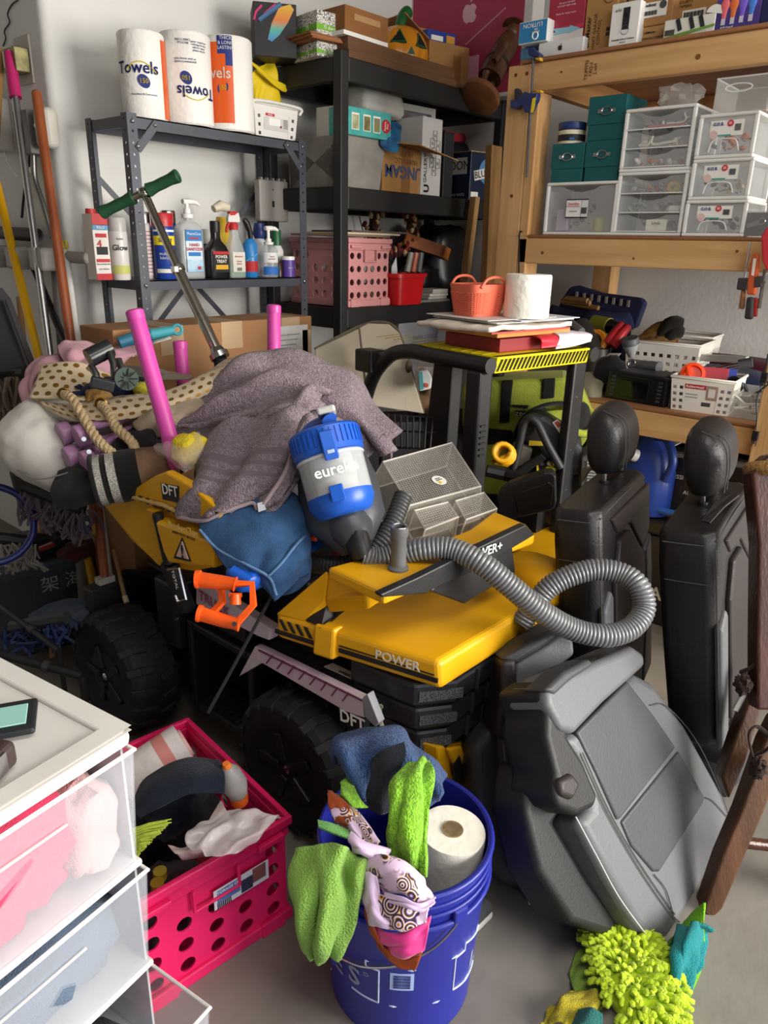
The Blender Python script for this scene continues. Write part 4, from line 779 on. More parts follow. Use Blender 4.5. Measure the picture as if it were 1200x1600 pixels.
cloth('dark_teal_cloth','dark teal cloth strip at the bottom frame edge',[[PZ(890,1612,.03),PZ(915,1600,.045),PZ(940,1610,.03)],[PZ(905,1580,.03),PZ(925,1575,.05),PZ(940,1585,.04)]],fab('#256a66',.8),amp=.004,solid=.006)
# ------------------------------------------------------------------ canister vacuum and its hose on the truck
GV=pla('#3a3d42',.38);VBL=pla('#1c56b8',.32)
dst=(PZ(622,889,ZR)-CAM).dot(_F)
vc=thing('vacuum','blue and clear bagless canister vacuum lying on the toy truck','vacuum',PD(520,800,1.62))
def vp(name,m,mt,**k):return obj(name,m,mt,vc,world=True,**k)
vt,vb=PD(504,672,dst+.07),PD(540,806,dst+.055);va=(vt-vb);vl=va.length;va.normalize();R=.074
vp('lid',M().lathe([(R*.9,vl*.995),(R*.98,vl*.985),(R*1.04,vl*.96),(R*1.04,vl*.70),(R*.99,vl*.685)],40,vb,va),VBL,smooth=40)
m=M();vx=va.orthogonal().normalized();vy=va.cross(vx)
for k in range(40):t=2*pi*k/40;m.box(vb+va*(vl*.85)+(vx*cos(t)+vy*sin(t))*(R*1.04),(.004,.004,vl*.18),frame(vx*cos(t)+vy*sin(t),va))
vp('lid_ribs',m,VBL,kind='stuff')
vp('dust_cup',M().lathe([(R*.98,vl*.70),(R*.97,vl*.24),(R*.955,vl*.24),(R*.965,vl*.70)],40,vb,va),clear('#dfe3e4',.3,.08),smooth=40);vp('cup_ring',M().ring(vb+va*(vl*.66),va,R*.985,.003,40,6),clear('#eeeeee',.5),smooth=50)
vp('inner_filter',M().lathe([(R*.62,vl*.69),(R*.66,vl*.5),(R*.6,vl*.3),(R*.7,vl*.25)],28,vb,va),mat('dusty_filter','#a9a8a4',.7,var=.12,vs=20),smooth=50)
vp('cup_base',M().lathe([(R*.97,vl*.25),(R*.98,vl*.16),(R*.84,vl*.04),(R*.7,vl*.0)],40,vb,va),VBL,smooth=40)
toC=(CAM-vb);toC=(toC-va*toC.dot(va)).normalized();sd=va.cross(toC)
def onv(z,s,o):t=s/R;return vb+va*(vl*z)+(toC*cos(t)+sd*sin(t))*(R+o)
def vbx(name,z,s,d,mt,o=.004):c=onv(z,s,o);nn=(toC*cos(s/R)+sd*sin(s/R));return vp(name,M().box(c,d,frame(va.cross(nn),va)),mt,bev=.003)
vbx('lid_latch',.74,.004,(.030,.008,.062),VBL,.008);vbx('lid_clip',.665,.004,(.016,.004,.008),pla('#9fb2c8',.4),.012);vbx('base_clip',.225,-.004,(.030,.006,.034),VBL,.005)
text(vc,'eureka',.034,onv(.475,.006,.0035),W_,r=sd,u=va,world=True,bold=.012)
BEND_OFF=0
hk=vb+va*vl-toC*.03+sd*0;vp('carry_handle',M().tube([vt-toC*.05-sd*.06,vt+va*.018-toC*.03-sd*.02,vt+va*.02+sd*.02,vt+va*.008+toC*.045+sd*.02],[.018,.02,.02,.017],12,flat=.7),VBL,smooth=50);vp('handle_button',M().box(vt+va*.032+toC*.02+sd*.018,(.04,.05,.016),frame(sd,va)),pla('#b9b9b6',.35),bev=.005)
# grey motor body behind and the hose inlet below
vp('motor_body',M().loft([[vb+va*(vl*z)-toC*(yo)+(sd*cos(a)*kx+toC*sin(a)*ky) for a in [2*pi*i/28 for i in range(28)]] for z,kx,ky,yo in ((-.42,.03,.025,.02),(-.3,.05,.05,.035),(-.05,.088,.075,.05),(.4,.092,.085,.085),(.8,.078,.07,.09),(.98,.05,.045,.09))]),GV,smooth=60)
nb=vb-va*.01
vp('neck',M().tube([nb-toC*.015,PD(552,830,dst+.05),PD(562,852,dst+.045)],[.05,.046,.030],22),GV,smooth=50)
vp('inlet_collar',M().tube([PD(558,832,dst+.035),PD(560,850,dst+.03),PD(566,868,dst+.035)],[.024,.027,.024],18),BLK,smooth=50)
HOSE=mat('hose_grey','#77797b',.33,metal=.25,var=.08,vs=30);HOSD=mat('hose_dark','#3b3c3e',.4,var=.1,vs=30)
def hose(name,label,pts,r,pitch,mt,n=16,group=None):
    P=spl(pts,600);L=[0]
    for a,b in zip(P,P[1:]):L.append(L[-1]+(b-a).length)
    out,rr=[],[];step=pitch/4;d=0;j=0;k=0
    while d < L[-1]:
        while j < len(L)-2 and L[j+1] < d:j += 1
        u=(d-L[j])/max(1e-9,L[j+1]-L[j]);out.append(P[j].lerp(P[j+1],min(1,max(0,u))));rr.append(r*(1,.985,.87,.985)[k % 4]);d += step;k += 1
    return solo(name,label,'hose',M().tube(out,rr,n),mt,world=True,smooth=80)
hp=[PD(566,868,dst+.035),PD(590,873,dst+.042),PD(622,867,dst+.046),PD(660,858,dst+.03),PD(705,858,dst+.02),PD(752,880,dst+.0),PD(800,918,dst),PD(845,955,dst+.01),PD(895,983,1.56),PD(945,993,1.57),PD(985,982,1.59),PD(1006,952,1.61),PD(998,916,1.62),PD(970,896,1.64),PD(930,890,1.65),PD(890,900,1.655),PD(858,918,1.66),PD(835,945,1.665),PD(815,975,1.67)]
hose('vacuum_hose','long grey corrugated vacuum hose looping over the yellow hood and seats',hp[:],.0252,.0088,HOSE)
hose('dark_hose','dark corrugated hose passing behind the grey pipe stub under the clear trays',[PD(630,775,1.70),PD(612,820,1.66),PD(585,858,1.63),PD(555,878,1.63),PD(515,882,1.66),PD(480,880,1.72)],.022,.0095,HOSD)
a,b=PD(623,832,1.425),PZ(623,888,ZR);b=PD(623,886,(b-CAM).dot(_F)-.01);a=b+V((0,0,.088))
ps=thing('pipe_stub','short grey pipe stub standing on the yellow frame bar','pipe',V((b.x,b.y,ZR)));bb=PZ(622,889,ZR)
obj('pipe',M().lathe([(.0165,.006),(.0155,.07),(.0185,.074),(.0185,.094),(.0125,.094),(.0125,.04)],26,bb,(0,0,1)),pla('#636466',.4),ps,world=True,smooth=40);obj('foot_ring',M().lathe([(.022,0),(.022,.005),(.0165,.009)],26,bb,(0,0,1)),pla('#636466',.4),ps,world=True,smooth=40);obj('steel_lip',M().ring(bb+V((0,0,.0945)),(0,0,1),.0155,.0016,26,6),STEEL,ps,world=True,smooth=60)
# ------------------------------------------------------------------ clear textured trays resting upside down on the hood
def dotmat():
    m=mat('dotted_clear','#b9b4a8',.2,var=.04,alpha=.34);nt=m.node_tree;L=nt.links;b=nt.nodes['Principled BSDF']
    tc=nd(nt,'ShaderNodeTexCoord');mp=nd(nt,'ShaderNodeMapping');mp.inputs['Scale'].default_value=(1,1,1);L.new(tc.outputs['UV'],mp.inputs[0])
    vo=nd(nt,'ShaderNodeTexVoronoi');vo.inputs['Scale'].default_value=130;vo.inputs['Randomness'].default_value=0;L.new(mp.outputs[0],vo.inputs[0])
    r=nd(nt,'ShaderNodeValToRGB');r.color_ramp.elements[0].position=.2;r.color_ramp.elements[0].color=(.9,.88,.82,1);r.color_ramp.elements[1].position=.45;r.color_ramp.elements[1].color=(.25,.23,.2,1);L.new(vo.outputs['Distance'],r.inputs[0]);L.new(r.outputs[0],b.inputs['Base Color'])
    bp=nd(nt,'ShaderNodeBump');bp.inputs['Strength'].default_value=.8;bp.invert=True;L.new(vo.outputs['Distance'],bp.inputs['Height']);L.new(bp.outputs[0],b.inputs['Normal']);return m
DOT=dotmat();ORG=clear('#c9c4b8',.26,.06)
def tray(name,label,topq,depth,flare,group=None,mx=None):
    """upside-down tray: topq = its four base corners in the room (uppermost), walls go down flaring out to the rim"""
    c=sum(topq,V())/4;t=thing(name,label,'tray',V((c.x,c.y,c.z-depth)),group=group)
    n=(topq[1]-topq[0]).cross(topq[3]-topq[0]).normalized()
    if n.z < 0:n=-n
    rim=[c+(q-c)*flare-n*depth for q in topq]
    m=M();g=cr_grid([[topq[0],topq[1]],[topq[3],topq[2]]],2,2);m.sheet([[topq[0],topq[1]],[topq[3],topq[2]]],6,6);obj('dotted_base',m,DOT,t,world=True)
    for i in range(4):
        j=(i+1) % 4;obj('wall',M().prism([topq[i],topq[j],rim[j],rim[i]],(c-(topq[i]+topq[j])/2).normalized()*.0018),ORG,t,world=True)
    obj('base_edge',M().tube(topq,.0028,6,close=True),clear('#f2efe6',.55,.05),t,world=True);obj('rim',M().tube(rim,.003,6,close=True),clear('#f2efe6',.5,.05),t,world=True)
    for i in range(4):obj('corner_edge',M().tube([topq[i],rim[i]],.0022,6),clear('#f2efe6',.45,.05),t,world=True)
    return t,c,n
zq=.845
q1_=[PZ(598,722,zq),PZ(706,692,zq+.01),PZ(751,760,zq-.06),PZ(640,790,zq-.06)]
tr1,c,n=tray('clear_tray','large clear organiser tray with dotted base and round sticker',q1_,.10,1.20)
e1,e2=(q1_[1]-q1_[0]).normalized(),n
pq=PL(686,751,c,n)+n*.001;obj('round_sticker',M().lathe([(.020,0),(.020,.0008)],28,pq,n),ink('#e5e2da'),tr1,world=True);obj('yellow_mark',M().box(pq+n*.0012-e1*.006-n.cross(e1)*.009,(.008,.010,.0006),frame(e1,n)),ink('#d9b71e'),tr1,world=True)
text(tr1,'drawer\norganizer',.006,pq+n*.0016+n.cross(e1)*.004,ink('#555555'),r=e1,u=n.cross(e1),world=True)
zz=.775
tray('clear_tray','small clear tray with dotted base, left of the two in front',[PZ(648,798,zz),PZ(700,785,zz),PZ(716,808,zz-.02),PZ(664,828,zz-.02)],.06,1.10)
tray('clear_tray','small clear tray with dotted base, right of the two in front',[PZ(712,783,zz),PZ(756,770,zz),PZ(776,795,zz-.02),PZ(728,812,zz-.02)],.06,1.10)
# ------------------------------------------------------------------ towel and jeans
TOW=terry('#93828a')
def bandmat():
    m=terry('#93828b');nt=m.node_tree;L=nt.links;b=nt.nodes['Principled BSDF'];tc=nd(nt,'ShaderNodeTexCoord');sx=nd(nt,'ShaderNodeSeparateXYZ');L.new(tc.outputs['UV'],sx.inputs[0])
    r=nd(nt,'ShaderNodeValToRGB');r.color_ramp.interpolation='CONSTANT';e=r.color_ramp.elements;e[0].color=(0,0,0,1);e[1].position=.115;e[1].color=(1,1,1,1);mr=nd(nt,'ShaderNodeMapRange');mr.inputs[2].default_value=1.0;L.new(sx.outputs['Y'],r.inputs[0])
    for p,c in ((.13,0),(.145,1),(.16,0),(.175,1),(.186,0)):q=e.new(p);q.color=(c,c,c,1)
    bp=[n for n in nt.nodes if n.type == 'BUMP'][0];iv=nd(nt,'ShaderNodeMath',operation='SUBTRACT');iv.inputs[0].default_value=1.0;L.new(r.outputs[0],iv.inputs[1]);L.new(iv.outputs[0],bp.inputs['Strength'])
    rp=[n for n in nt.nodes if n.type == 'VALTORGB' and n != r][0];mx=nd(nt,'ShaderNodeMix',data_type='RGBA');L.new(r.outputs[0],mx.inputs[0]);L.new(rp.outputs[0],mx.inputs[6]);mx.inputs[7].default_value=hx('#6f6066');L.new(mx.outputs[2],b.inputs['Base Color']);return m
TOWF=bandmat();TWB=fab('#8a7b81',.6,250)
tw=thing('bath_towel','large mauve grey bath towel draped over the pile on the truck bed','towel',PD(430,780,1.75))
def dr(name,net,mt,amp=.01,fs=7,fold=None,solid=.010,nu=64,nv=72,seed=0,par=tw):return obj(name,M().sheet(net,nu,nv,amp,fs,seed,fold),mt,par,world=True,smooth=75,solid=solid)
g=lambda rows:[[PD(*p) for p in r] for r in rows]
dr('towel_body',g([[(330,640,2.3),(360,600,2.32),(410,570,2.33),(460,575,2.32),(510,600,2.28),(560,640,2.2),(600,690,2.1)],
   [(322,622,2.12),(350,585,2.12),(405,553,2.12),(455,551,2.12),(505,575,2.1),(560,622,2.04),(608,690,1.97)],
   [(300,650,1.97),(345,612,1.96),(400,585,1.95),(455,582,1.95),(510,605,1.93),(562,650,1.90),(612,712,1.86)],
   [(272,668,1.93),(330,648,1.89),(392,628,1.86),(450,622,1.86),(510,640,1.86),(560,668,1.87),(590,705,1.87)],
   [(258,684,1.92),(310,672,1.88),(380,660,1.85),(440,650,1.85),(505,660,1.86),(545,680,1.9),(575,712,1.92)]]),TOW,amp=.006,fold=[(3.4,.7,.055,.6),(1.2,4.0,.016,.5)])
dr('inner_fold',g([[(400,655,1.84),(430,632,1.83),(462,618,1.83),(486,604,1.83),(520,612,1.86)],[(398,662,1.80),(430,646,1.78),(458,636,1.78),(478,612,1.79),(500,622,1.84)],[(402,668,1.82),(436,662,1.80),(466,660,1.80),(484,640,1.8),(508,640,1.85)]]),TOW,amp=.004,fold=[(1.4,.4,.012,.4)],nu=30,nv=40)
dr('front_drape',g([[(330,668,1.84),(385,655,1.80),(435,646,1.78),(490,648,1.77),(522,660,1.79)],
   [(312,705,1.79),(360,690,1.73),(415,682,1.70),(468,680,1.69),(492,690,1.71)],
   [(298,745,1.74),(345,742,1.67),(400,735,1.65),(448,735,1.64),(470,740,1.66)],
   [(284,782,1.71),(330,780,1.645),(380,775,1.63),(425,768,1.625),(452,765,1.64)],
   [(278,808,1.71),(318,812,1.65),(352,800,1.63),(392,800,1.64),(432,785,1.65)]]),TOWF,amp=.005,fold=[(.5,2.4,.034,.4),(2.0,.8,.012,.4)])
dr('side_flap',g([[(470,655,1.70),(485,650,1.69),(492,652,1.70)],[(455,700,1.655),(470,690,1.64),(480,690,1.65)],[(440,745,1.63),(455,735,1.615),(464,735,1.63)],[(402,795,1.62),(420,790,1.605),(438,782,1.61)]]),TOW,amp=.004,fold=[(.3,1.2,.012,.3)],nu=40,nv=20)
obj('hem',M().tube(spl([PD(482,652,1.685),PD(462,692,1.64),PD(447,735,1.615),PD(425,770,1.605),PD(404,798,1.61)],40),.005,8),fab('#a59297',.4),tw,world=True,smooth=60)
obj('hem',M().tube(spl([PD(278,808,1.70),PD(316,814,1.642),PD(350,800,1.622),PD(378,790,1.618),(PD(395,786,1.616)),PD(402,796,1.615)],40),.0045,8),fab('#a59297',.4),tw,world=True,smooth=60)
obj('corner_fold',M().sheet(g([[(586,688,1.9),(600,680,1.88),(612,690,1.87)],[(588,700,1.87),(602,695,1.85),(612,705,1.85)],[(594,712,1.88),(604,712,1.87),(612,716,1.87)]]),16,16,.003),TOW,tw,world=True,smooth=70,solid=.008);obj('wash_label',M().sheet(g([[(402,786,1.605),(412,784,1.605)],[(404,800,1.60),(416,796,1.60)]]),4,4),ink('#c8ccd4'),tw,world=True,solid=.001)
DEN=mat('denim','#345680',.85,var=.22,vs=26,bump=.5,bs=420,sheen=.1,spec=.2)
jn=thing('blue_jeans','pair of blue denim jeans hanging below the towel on the truck','jeans',PD(410,900,1.6))
dr('trouser_leg',g([[(306,812,1.66),(350,800,1.64),(400,785,1.64),(445,765,1.66),(475,780,1.68)],[(330,850,1.62),(372,840,1.595),(415,820,1.595),(455,805,1.62),(483,810,1.65)],[(360,888,1.60),(395,878,1.575),(432,862,1.575),(462,848,1.60),(484,845,1.63)],[(395,905,1.59),(415,905,1.575),(440,890,1.575),(464,872,1.59),(483,862,1.62)],[(430,938,1.59),(436,934,1.58),(450,920,1.58),(468,905,1.59),(484,895,1.61)]]),DEN,amp=.004,fold=[(1.2,1.0,.012,.7)],solid=.006,par=jn)
obj('side_seam',M().tube(spl([PD(312,828,1.63),PD(340,858,1.603),PD(385,882,1.57),PD(420,902,1.566),PD(432,930,1.572)],40),.0035,6),mat('denim_light','#5a7ea6',.9,var=.2,vs=50),jn,world=True,smooth=50)
obj('hem_stitch',M().tube(spl([PD(420,900,1.564),PD(440,880,1.566),PD(464,850,1.592),PD(483,832,1.635)],30),.003,6),mat('denim_light','#5a7ea6',.9),jn,world=True,smooth=50)
dr('second_leg',g([[(430,865,1.61),(455,860,1.61),(484,850,1.64)],[(440,900,1.60),(462,890,1.60),(486,880,1.63)],[(436,932,1.60),(460,925,1.60),(484,905,1.62)]]),mat('denim_dark','#2b4466',.9,var=.2,vs=30,bump=.4,bs=400),amp=.003,solid=.006,par=jn,nu=24,nv=24)
# lump under the towel so that it is carried
rag('laundry_heap','heap of grey laundry under the mauve towel on the truck bed',PD(450,690,2.02)+V((0,0,-.1)),(.42,.42,.24),'#6d6468',41,amp=.15,cat='laundry')
t=thing('clear_pouch','clear plastic pouch with a yellow sponge tucked beside the pink leg','pouch',PD(275,720,1.78));obj('yellow_sponge',M().blob(PD(298,702,1.78),(.085,.075,.075),e=.7,amp=.15),mat('sponge','#e0c62c',.9,bump=.5,bs=120),t,world=True,smooth=50)
obj('film',M().sheet(g([[(245,690,1.80),(275,690,1.76),(312,675,1.76)],[(240,700,1.78),(272,715,1.72),(318,700,1.73)],[(262,720,1.77),(285,738,1.72),(300,735,1.73)]]),24,24,.006,20),clear('#e6d9d4',.16,.1),t,world=True,smooth=50,solid=.001)
# orange toy grab handle, blue and red toy bits under the vacuum
ORA=pla('#ee5a1a',.35)
og=thing('orange_grip','bright orange double grip plastic frame hung on the truck side','toy part',PD(350,980,1.50))
def ob_(name,pts,r,n=12,par=og,mt=ORA,**k):return obj(name,M().tube([PD(*p) for p in pts],r,n),mt,par,world=True,smooth=50,**k)
ob_('upper_grip',[(306,905,1.50),(312,905,1.50),(314,906,1.5),(345,910,1.49),(364,912,1.485),(368,913,1.485)],[.019,.019,.016,.015,.013,.016]);ob_('lower_grip',[(309,958,1.50),(314,959,1.50),(317,960,1.50),(350,970,1.49),(368,974,1.485),(374,975,1.485)],[.018,.018,.015,.014,.013,.016])
ob_('side_arm',[(366,912,1.485),(394,912,1.48),(396,945,1.48),(372,972,1.485)],.0085,4);ob_('inner_arm',[(344,905,1.50),(348,940,1.50),(330,960,1.50)],.008,4)
ob_('stud',[(368,928,1.485),(368,944,1.485)],[.010,.012]);ob_('stud_arm',[(358,930,1.485),(378,930,1.485)],.005,6);ob_('grip_bolt',[(366,975,1.468),(366,975,1.464)],.005,8,mt=BLK)
t=thing('toy_claw','orange and blue plastic toy pieces under the vacuum','toy',PD(500,855,1.75));ob_('orange_clip',[(470,832,1.72),(478,815,1.72),(490,822,1.72),(488,845,1.72)],.012,8,t);ob_('blue_arm',[(485,855,1.74),(505,845,1.73),(525,852,1.73)],.014,8,t,VBL);ob_('red_arm',[(520,870,1.74),(545,862,1.73)],.012,8,t,pla('#b5281e',.4))
t=thing('toy_block','blue plastic toy piece beside the jeans below the yellow bed','toy',PD(382,900,1.58));obj('block',M().blob(PD(384,902,1.60),(.07,.08,.05),e=.6,amp=.2),VBL,t,world=True,smooth=40);ob_('block_arm',[(362,892,1.57),(390,908,1.56)],.014,8,t,VBL)
# ------------------------------------------------------------------ ride-on forklift with roof cage
ZK=1.08;KL,KR_,KB=PZ(773,558,ZK),PZ(918,543,ZK),PZ(650,537,ZK);KU=(KR_-KL).normalized();KV=(KB-KL).normalized();kw,kd=(KR_-KL).length,(KB-KL).length
fk=thing('ride_on_forklift','black and yellow ride-on toy forklift with a hazard striped roof cage','toy forklift',V((KL.x+.3,KL.y+.3,0)))
def fkp(name,m,mt,**k):return obj(name,m,mt,fk,world=True,**k)
def fq(a,b,z):p=KL+KU*a+KV*b;return V((p.x,p.y,z))
HAZ=mat('hazard_yellow','#e8d413',.4,var=.03)
fkp('roof_panel',M().hexa([fq(0,0,ZK-.006),fq(kw,0,ZK-.006),fq(kw,kd,ZK-.006),fq(0,kd,ZK-.006),fq(0,0,ZK),fq(kw,0,ZK),fq(kw,kd,ZK),fq(0,kd,ZK)]),HAZ)
fkp('roof_valance',M().hexa([fq(0,-.004,ZK-.048),fq(kw,-.004,ZK-.048),fq(kw,.02,ZK-.048),fq(0,.02,ZK-.048),fq(0,-.012,ZK),fq(kw,-.012,ZK),fq(kw,.02,ZK),fq(0,.02,ZK)]),HAZ,bev=.003)
for i in range(24):
    a=.004+i*(kw-.012)/24;b0=-.0105;fkp('hazard_stripe',M().prism([fq(a,b0+.0045,ZK-.042),fq(a+.008,b0+.0045,ZK-.042),fq(a+.020,b0-.003,ZK-.006),fq(a+.012,b0-.003,ZK-.006)],KV*-.0012),K_)
m=M()
for i in range(12):b=.05+i*.045;m.prism([fq(.0,b,ZK),fq(kw*.3,b+.03,ZK),fq(kw*.3,b+.036,ZK),fq(0,b+.008,ZK)],(0,0,.001))
fkp('roof_stripes',m,ink('#b3a21a'),kind='stuff')
ft=lambda name,pts,r,mt=BP,n=14,flat=1:fkp(name,M().tube(pts,r,n,flat=flat),mt,smooth=50)
zt=ZK-.022
ft('side_tube',[fq(-.03,-.016,zt),fq(-.03,.02,zt)]+spl([fq(-.03,.25,zt),fq(-.03,kd*.98,zt),fq(-.03,kd+.10,zt-.03),fq(-.03,kd+.20,zt-.14),fq(-.03,kd+.27,zt-.36),fq(-.03,kd+.30,.45),fq(-.03,kd+.30,.30)],40),.024)
ft('side_tube',spl([fq(kw+.02,-.016,zt),fq(kw+.02,kd*.9,zt),fq(kw+.02,kd+.02,zt-.04),fq(kw+.02,kd+.06,zt-.2),fq(kw+.02,kd+.07,.30)],40),.024)
def fpost(name,a,b,w,d,z0,z1):
    return fkp(name,M().hexa([fq(a,b,z0),fq(a+w,b,z0),fq(a+w,b+d,z0),fq(a,b+d,z0),fq(a,b,z1),fq(a+w,b,z1),fq(a+w,b+d,z1),fq(a,b+d,z1)]),BP,bev=.008)
fpost('front_post',-.055,.0,.056,.06,.30,ZK-.04);fpost('front_post',kw-.055,.0,.065,.035,.26,ZK-.04)
m=M()
for i in range(6):m.box(fq(-.03,-.003,ZK-.20-.018*i),(.022,.003,.006),frame(KU,(0,0,1)))
fkp('post_vents',m,K_,kind='stuff')
for z in (.92,.74,.6,.5):fkp('post_rivet',M().lathe([(.004,0),(.002,.003)],8,fq(kw-.03,-.001,z),-KV),STEEL)
fkp('mast_plate',M().prism([fq(-.0,kd*.55,.30),fq(-.0,kd*.98,.30),fq(.0,kd*.75,ZK-.05),fq(.0,kd*.5,ZK-.05)],KU*.05),BP,bev=.006);ft('tube_brace',[fq(-.012,kd+.24,zt-.22),fq(.0,kd+.16,zt-.25),fq(.0,kd+.16,.55)],.012)
b_=PD(588,584,2.62);fkp('lamp_box',M().box(fq(-.03,kd+.20,zt-.055),(.07,.09,.075),frame(KU,(0,0,1))),BP,bev=.006)
fkp('base',M().hexa([fq(-.02,-.02,.08),fq(kw+.02,-.02,.08),fq(kw+.02,kd+.08,.08),fq(-.02,kd+.08,.08),fq(-.02,-.02,.34),fq(kw+.02,-.02,.34),fq(kw+.02,kd+.08,.34),fq(-.02,kd+.08,.34)]),BP,bev=.02)
yz=.44;fkp('yellow_cowl',M().prism([PZ(805,845,yz),PZ(872,796,yz),PZ(900,800,yz),PZ(905,900,yz),PZ(842,960,yz),PZ(790,905,yz)],(0,0,-.34)),YEL,bev=.025,seg=4)
for a,b in ((.06,.05),(kw-.06,.05),(.06,kd+.03),(kw-.06,kd+.03)):fkp('wheel',M().lathe([(.04,-.035),(.10,-.035),(.11,-.025),(.11,.025),(.10,.035),(.04,.035)],28,fq(a,b,.11),KU),TY,smooth=40)
# seat panel seen through the cage
sp0=PD(830,770,2.12);sn=(CAM-sp0);sn.z=0;sn.normalize()
SPn=lambda x,y:PL(x,y,sp0,sn)
spx=[(776,780),(782,768),(795,757),(850,738),(862,737),(869,744),(870,785),(866,797),(800,812),(776,810)]
fkp('seat_shell',M().prism([SPn(x,y) for x,y in spx],-sn*.05),BP,bev=.014,seg=4)
fkp('shell_recess',M().prism([SPn(x,y)+sn*.002 for x,y in ((802,776),(812,768),(858,752),(866,758),(862,790),(808,804))],-sn*.01),mat('dark_olive','#1b1914',.4),bev=.006)
fkp('shell_back',M().tube([PD(760,735,2.3),PD(790,742,2.3),PD(825,750,2.25)],.02,8),BP)
fkp('seat_block',M().hexa([fq(.1,.2,.34),fq(kw-.1,.2,.34),fq(kw-.1,.5,.34),fq(.1,.5,.34),fq(.1,.2,.44),fq(kw-.1,.2,.44),fq(kw-.1,.5,.44),fq(.1,.5,.44)]),BP,bev=.02)
# ---- stack on the roof
def quadbox(name,label,cat,pts,z0,z1,mt,bev=.002,**k):
    q=[V((p.x,p.y,z0)) for p in pts];r=[V((p.x,p.y,z1)) for p in pts];return solo(name,label,cat,M().hexa(q+r),mt,world=True,bev=bev,**k)
rzk=math.atan2(KU.y,KU.x)
def rq(x0,y0,x1,y1,z):return [PZ(x0,y0,z),PZ(x1,y1,z)]
fq0=fq
def fq(a,b,z):return fq0(a*kw/.59,b*kd/.48,z)
def rbox(a0,a1,b0,b1):return [fq(a0,b0,0),fq(a1,b0,0),fq(a1,b1,0),fq(a0,b1,0)]
z1=ZK+.001
quadbox('red_box','dark red flat box lying on the striped forklift roof','box',rbox(.10,.46,.07,.40),z1,z1+.040,mat('dark_red_card','#8a2328',.5,var=.08))
cloth('red_envelope','bright red mailer with white papers sticking out beside the dark red box',[[fq(.30,.02,z1+.008),fq(.42,.005,z1+.012),fq(.575,.02,z1+.02)],[fq(.29,.03,z1+.040),fq(.42,.03,z1+.042),fq(.58,.04,z1+.038)],[fq(.30,.2,z1+.042),fq(.44,.2,z1+.043),fq(.56,.2,z1+.04)]],pla('#c2283a',.4),cat='envelope',amp=.002,solid=.004)
cloth('loose_papers','sheaf of white and pinkish papers hanging from the red mailer',[[fq(.38,.008,z1+.003),fq(.48,-.006,z1+.008),fq(.61,.0,z1+.018)],[fq(.40,.02,z1+.044),fq(.50,.02,z1+.045),fq(.63,.03,z1+.040)],[fq(.42,.2,z1+.045),fq(.5,.2,z1+.046),fq(.60,.2,z1+.042)]],mat('paper_pinkish','#dcd5e0',.8,var=.06),cat='papers',amp=.003,solid=.003)
z2=z1+.046
quadbox('wooden_board','flat pale wooden drawer panel in the stack on the forklift roof','board',rbox(.06,.52,.05,.42),z2,z2+.016,wood('pale_pine','#d59a52','#b97d3a',axis=0),bev=.003)
z3=z2+.0165
cloth('padded_mailer','padded cream mailer with red stripe and lettering bulging over the stack left side',[[fq(-.02,.02,z3+.012),fq(.12,.015,z3+.016),fq(.34,.02,z3+.006),fq(.5,.03,z3+.014)],[fq(-.06,.2,z3+.010),fq(.12,.2,z3+.024),fq(.34,.2,z3+.02),fq(.54,.2,z3+.012)],[fq(-.05,.42,z3+.008),fq(.12,.42,z3+.014),fq(.34,.42,z3+.014),fq(.5,.42,z3+.008)]],mat('cream_paper','#ddd2c4',.7,var=.06,bump=.2,bs=40),cat='envelope',amp=.005,solid=.014)
pm_=bpy.data.objects['padded_mailer']
m=M()
for i in range(8):m.hexa([fq(-.02+.06*i,.006,z3+.001+.002*i % 3*.001),fq(.04+.06*i,.006,z3+.001),fq(.04+.06*i,.012,z3+.001),fq(-.02+.06*i,.012,z3+.001),fq(-.02+.06*i,.006,z3+.006),fq(.04+.06*i,.006,z3+.006),fq(.04+.06*i,.012,z3+.006),fq(-.02+.06*i,.012,z3+.006)])
obj('red_stripe',m,ink('#b2413e'),pm_,world=True);
z4=z3+.027
for i,(a0,a1,b0,b1,c,lab) in enumerate(((.02,.50,.02,.40,'#d8d5d2','white catalogue with dark print under the top letters on the forklift roof'),(.16,.54,.02,.36,'#cfd0da','bluish white letters fanned out on the right of the paper stack'),(.0,.42,.05,.42,'#cdc7c0','top grey white sheet under the salmon basket'))):
    zz=z4+i*.0032;o=quadbox('letter',lab,'papers',rbox(a0,a1,b0,b1),zz,zz+.0028,mat('paper_%d' % i,c,.7,var=.08,vs=14));o.rotation_euler.z=0
    if i == 0:
        text(o,'REVIEW OF YOUR BENEFITS',.014,fq(.24,.024,zz+.0032),K_,r=KU,u=KV,world=True)
z5=z4+.0095
loc=PD(745,497,2.3);bkx=V((loc.x,loc.y,z5))
t=thing('woven_basket','small salmon plastic basket with woven pattern and loop handles on the paper stack','basket',bkx,rzk);SAL=pla('#d9694f',.5)
def rrect(w,d,z,c=.4,n=32):return [V((w/2*math.copysign(abs(cos(a))**c,cos(a)),d/2*math.copysign(abs(sin(a))**c,sin(a)),z)) for a in [2*pi*(i+.5)/n for i in range(n)]]
obj('body',M().loft([rrect(.125,.10,0),rrect(.150,.125,.075),rrect(.156,.13,.094),rrect(.151,.125,.094),rrect(.146,.12,.075),rrect(.121,.096,.003)]),SAL,t,smooth=50)
m=M();rr=random.Random(2)
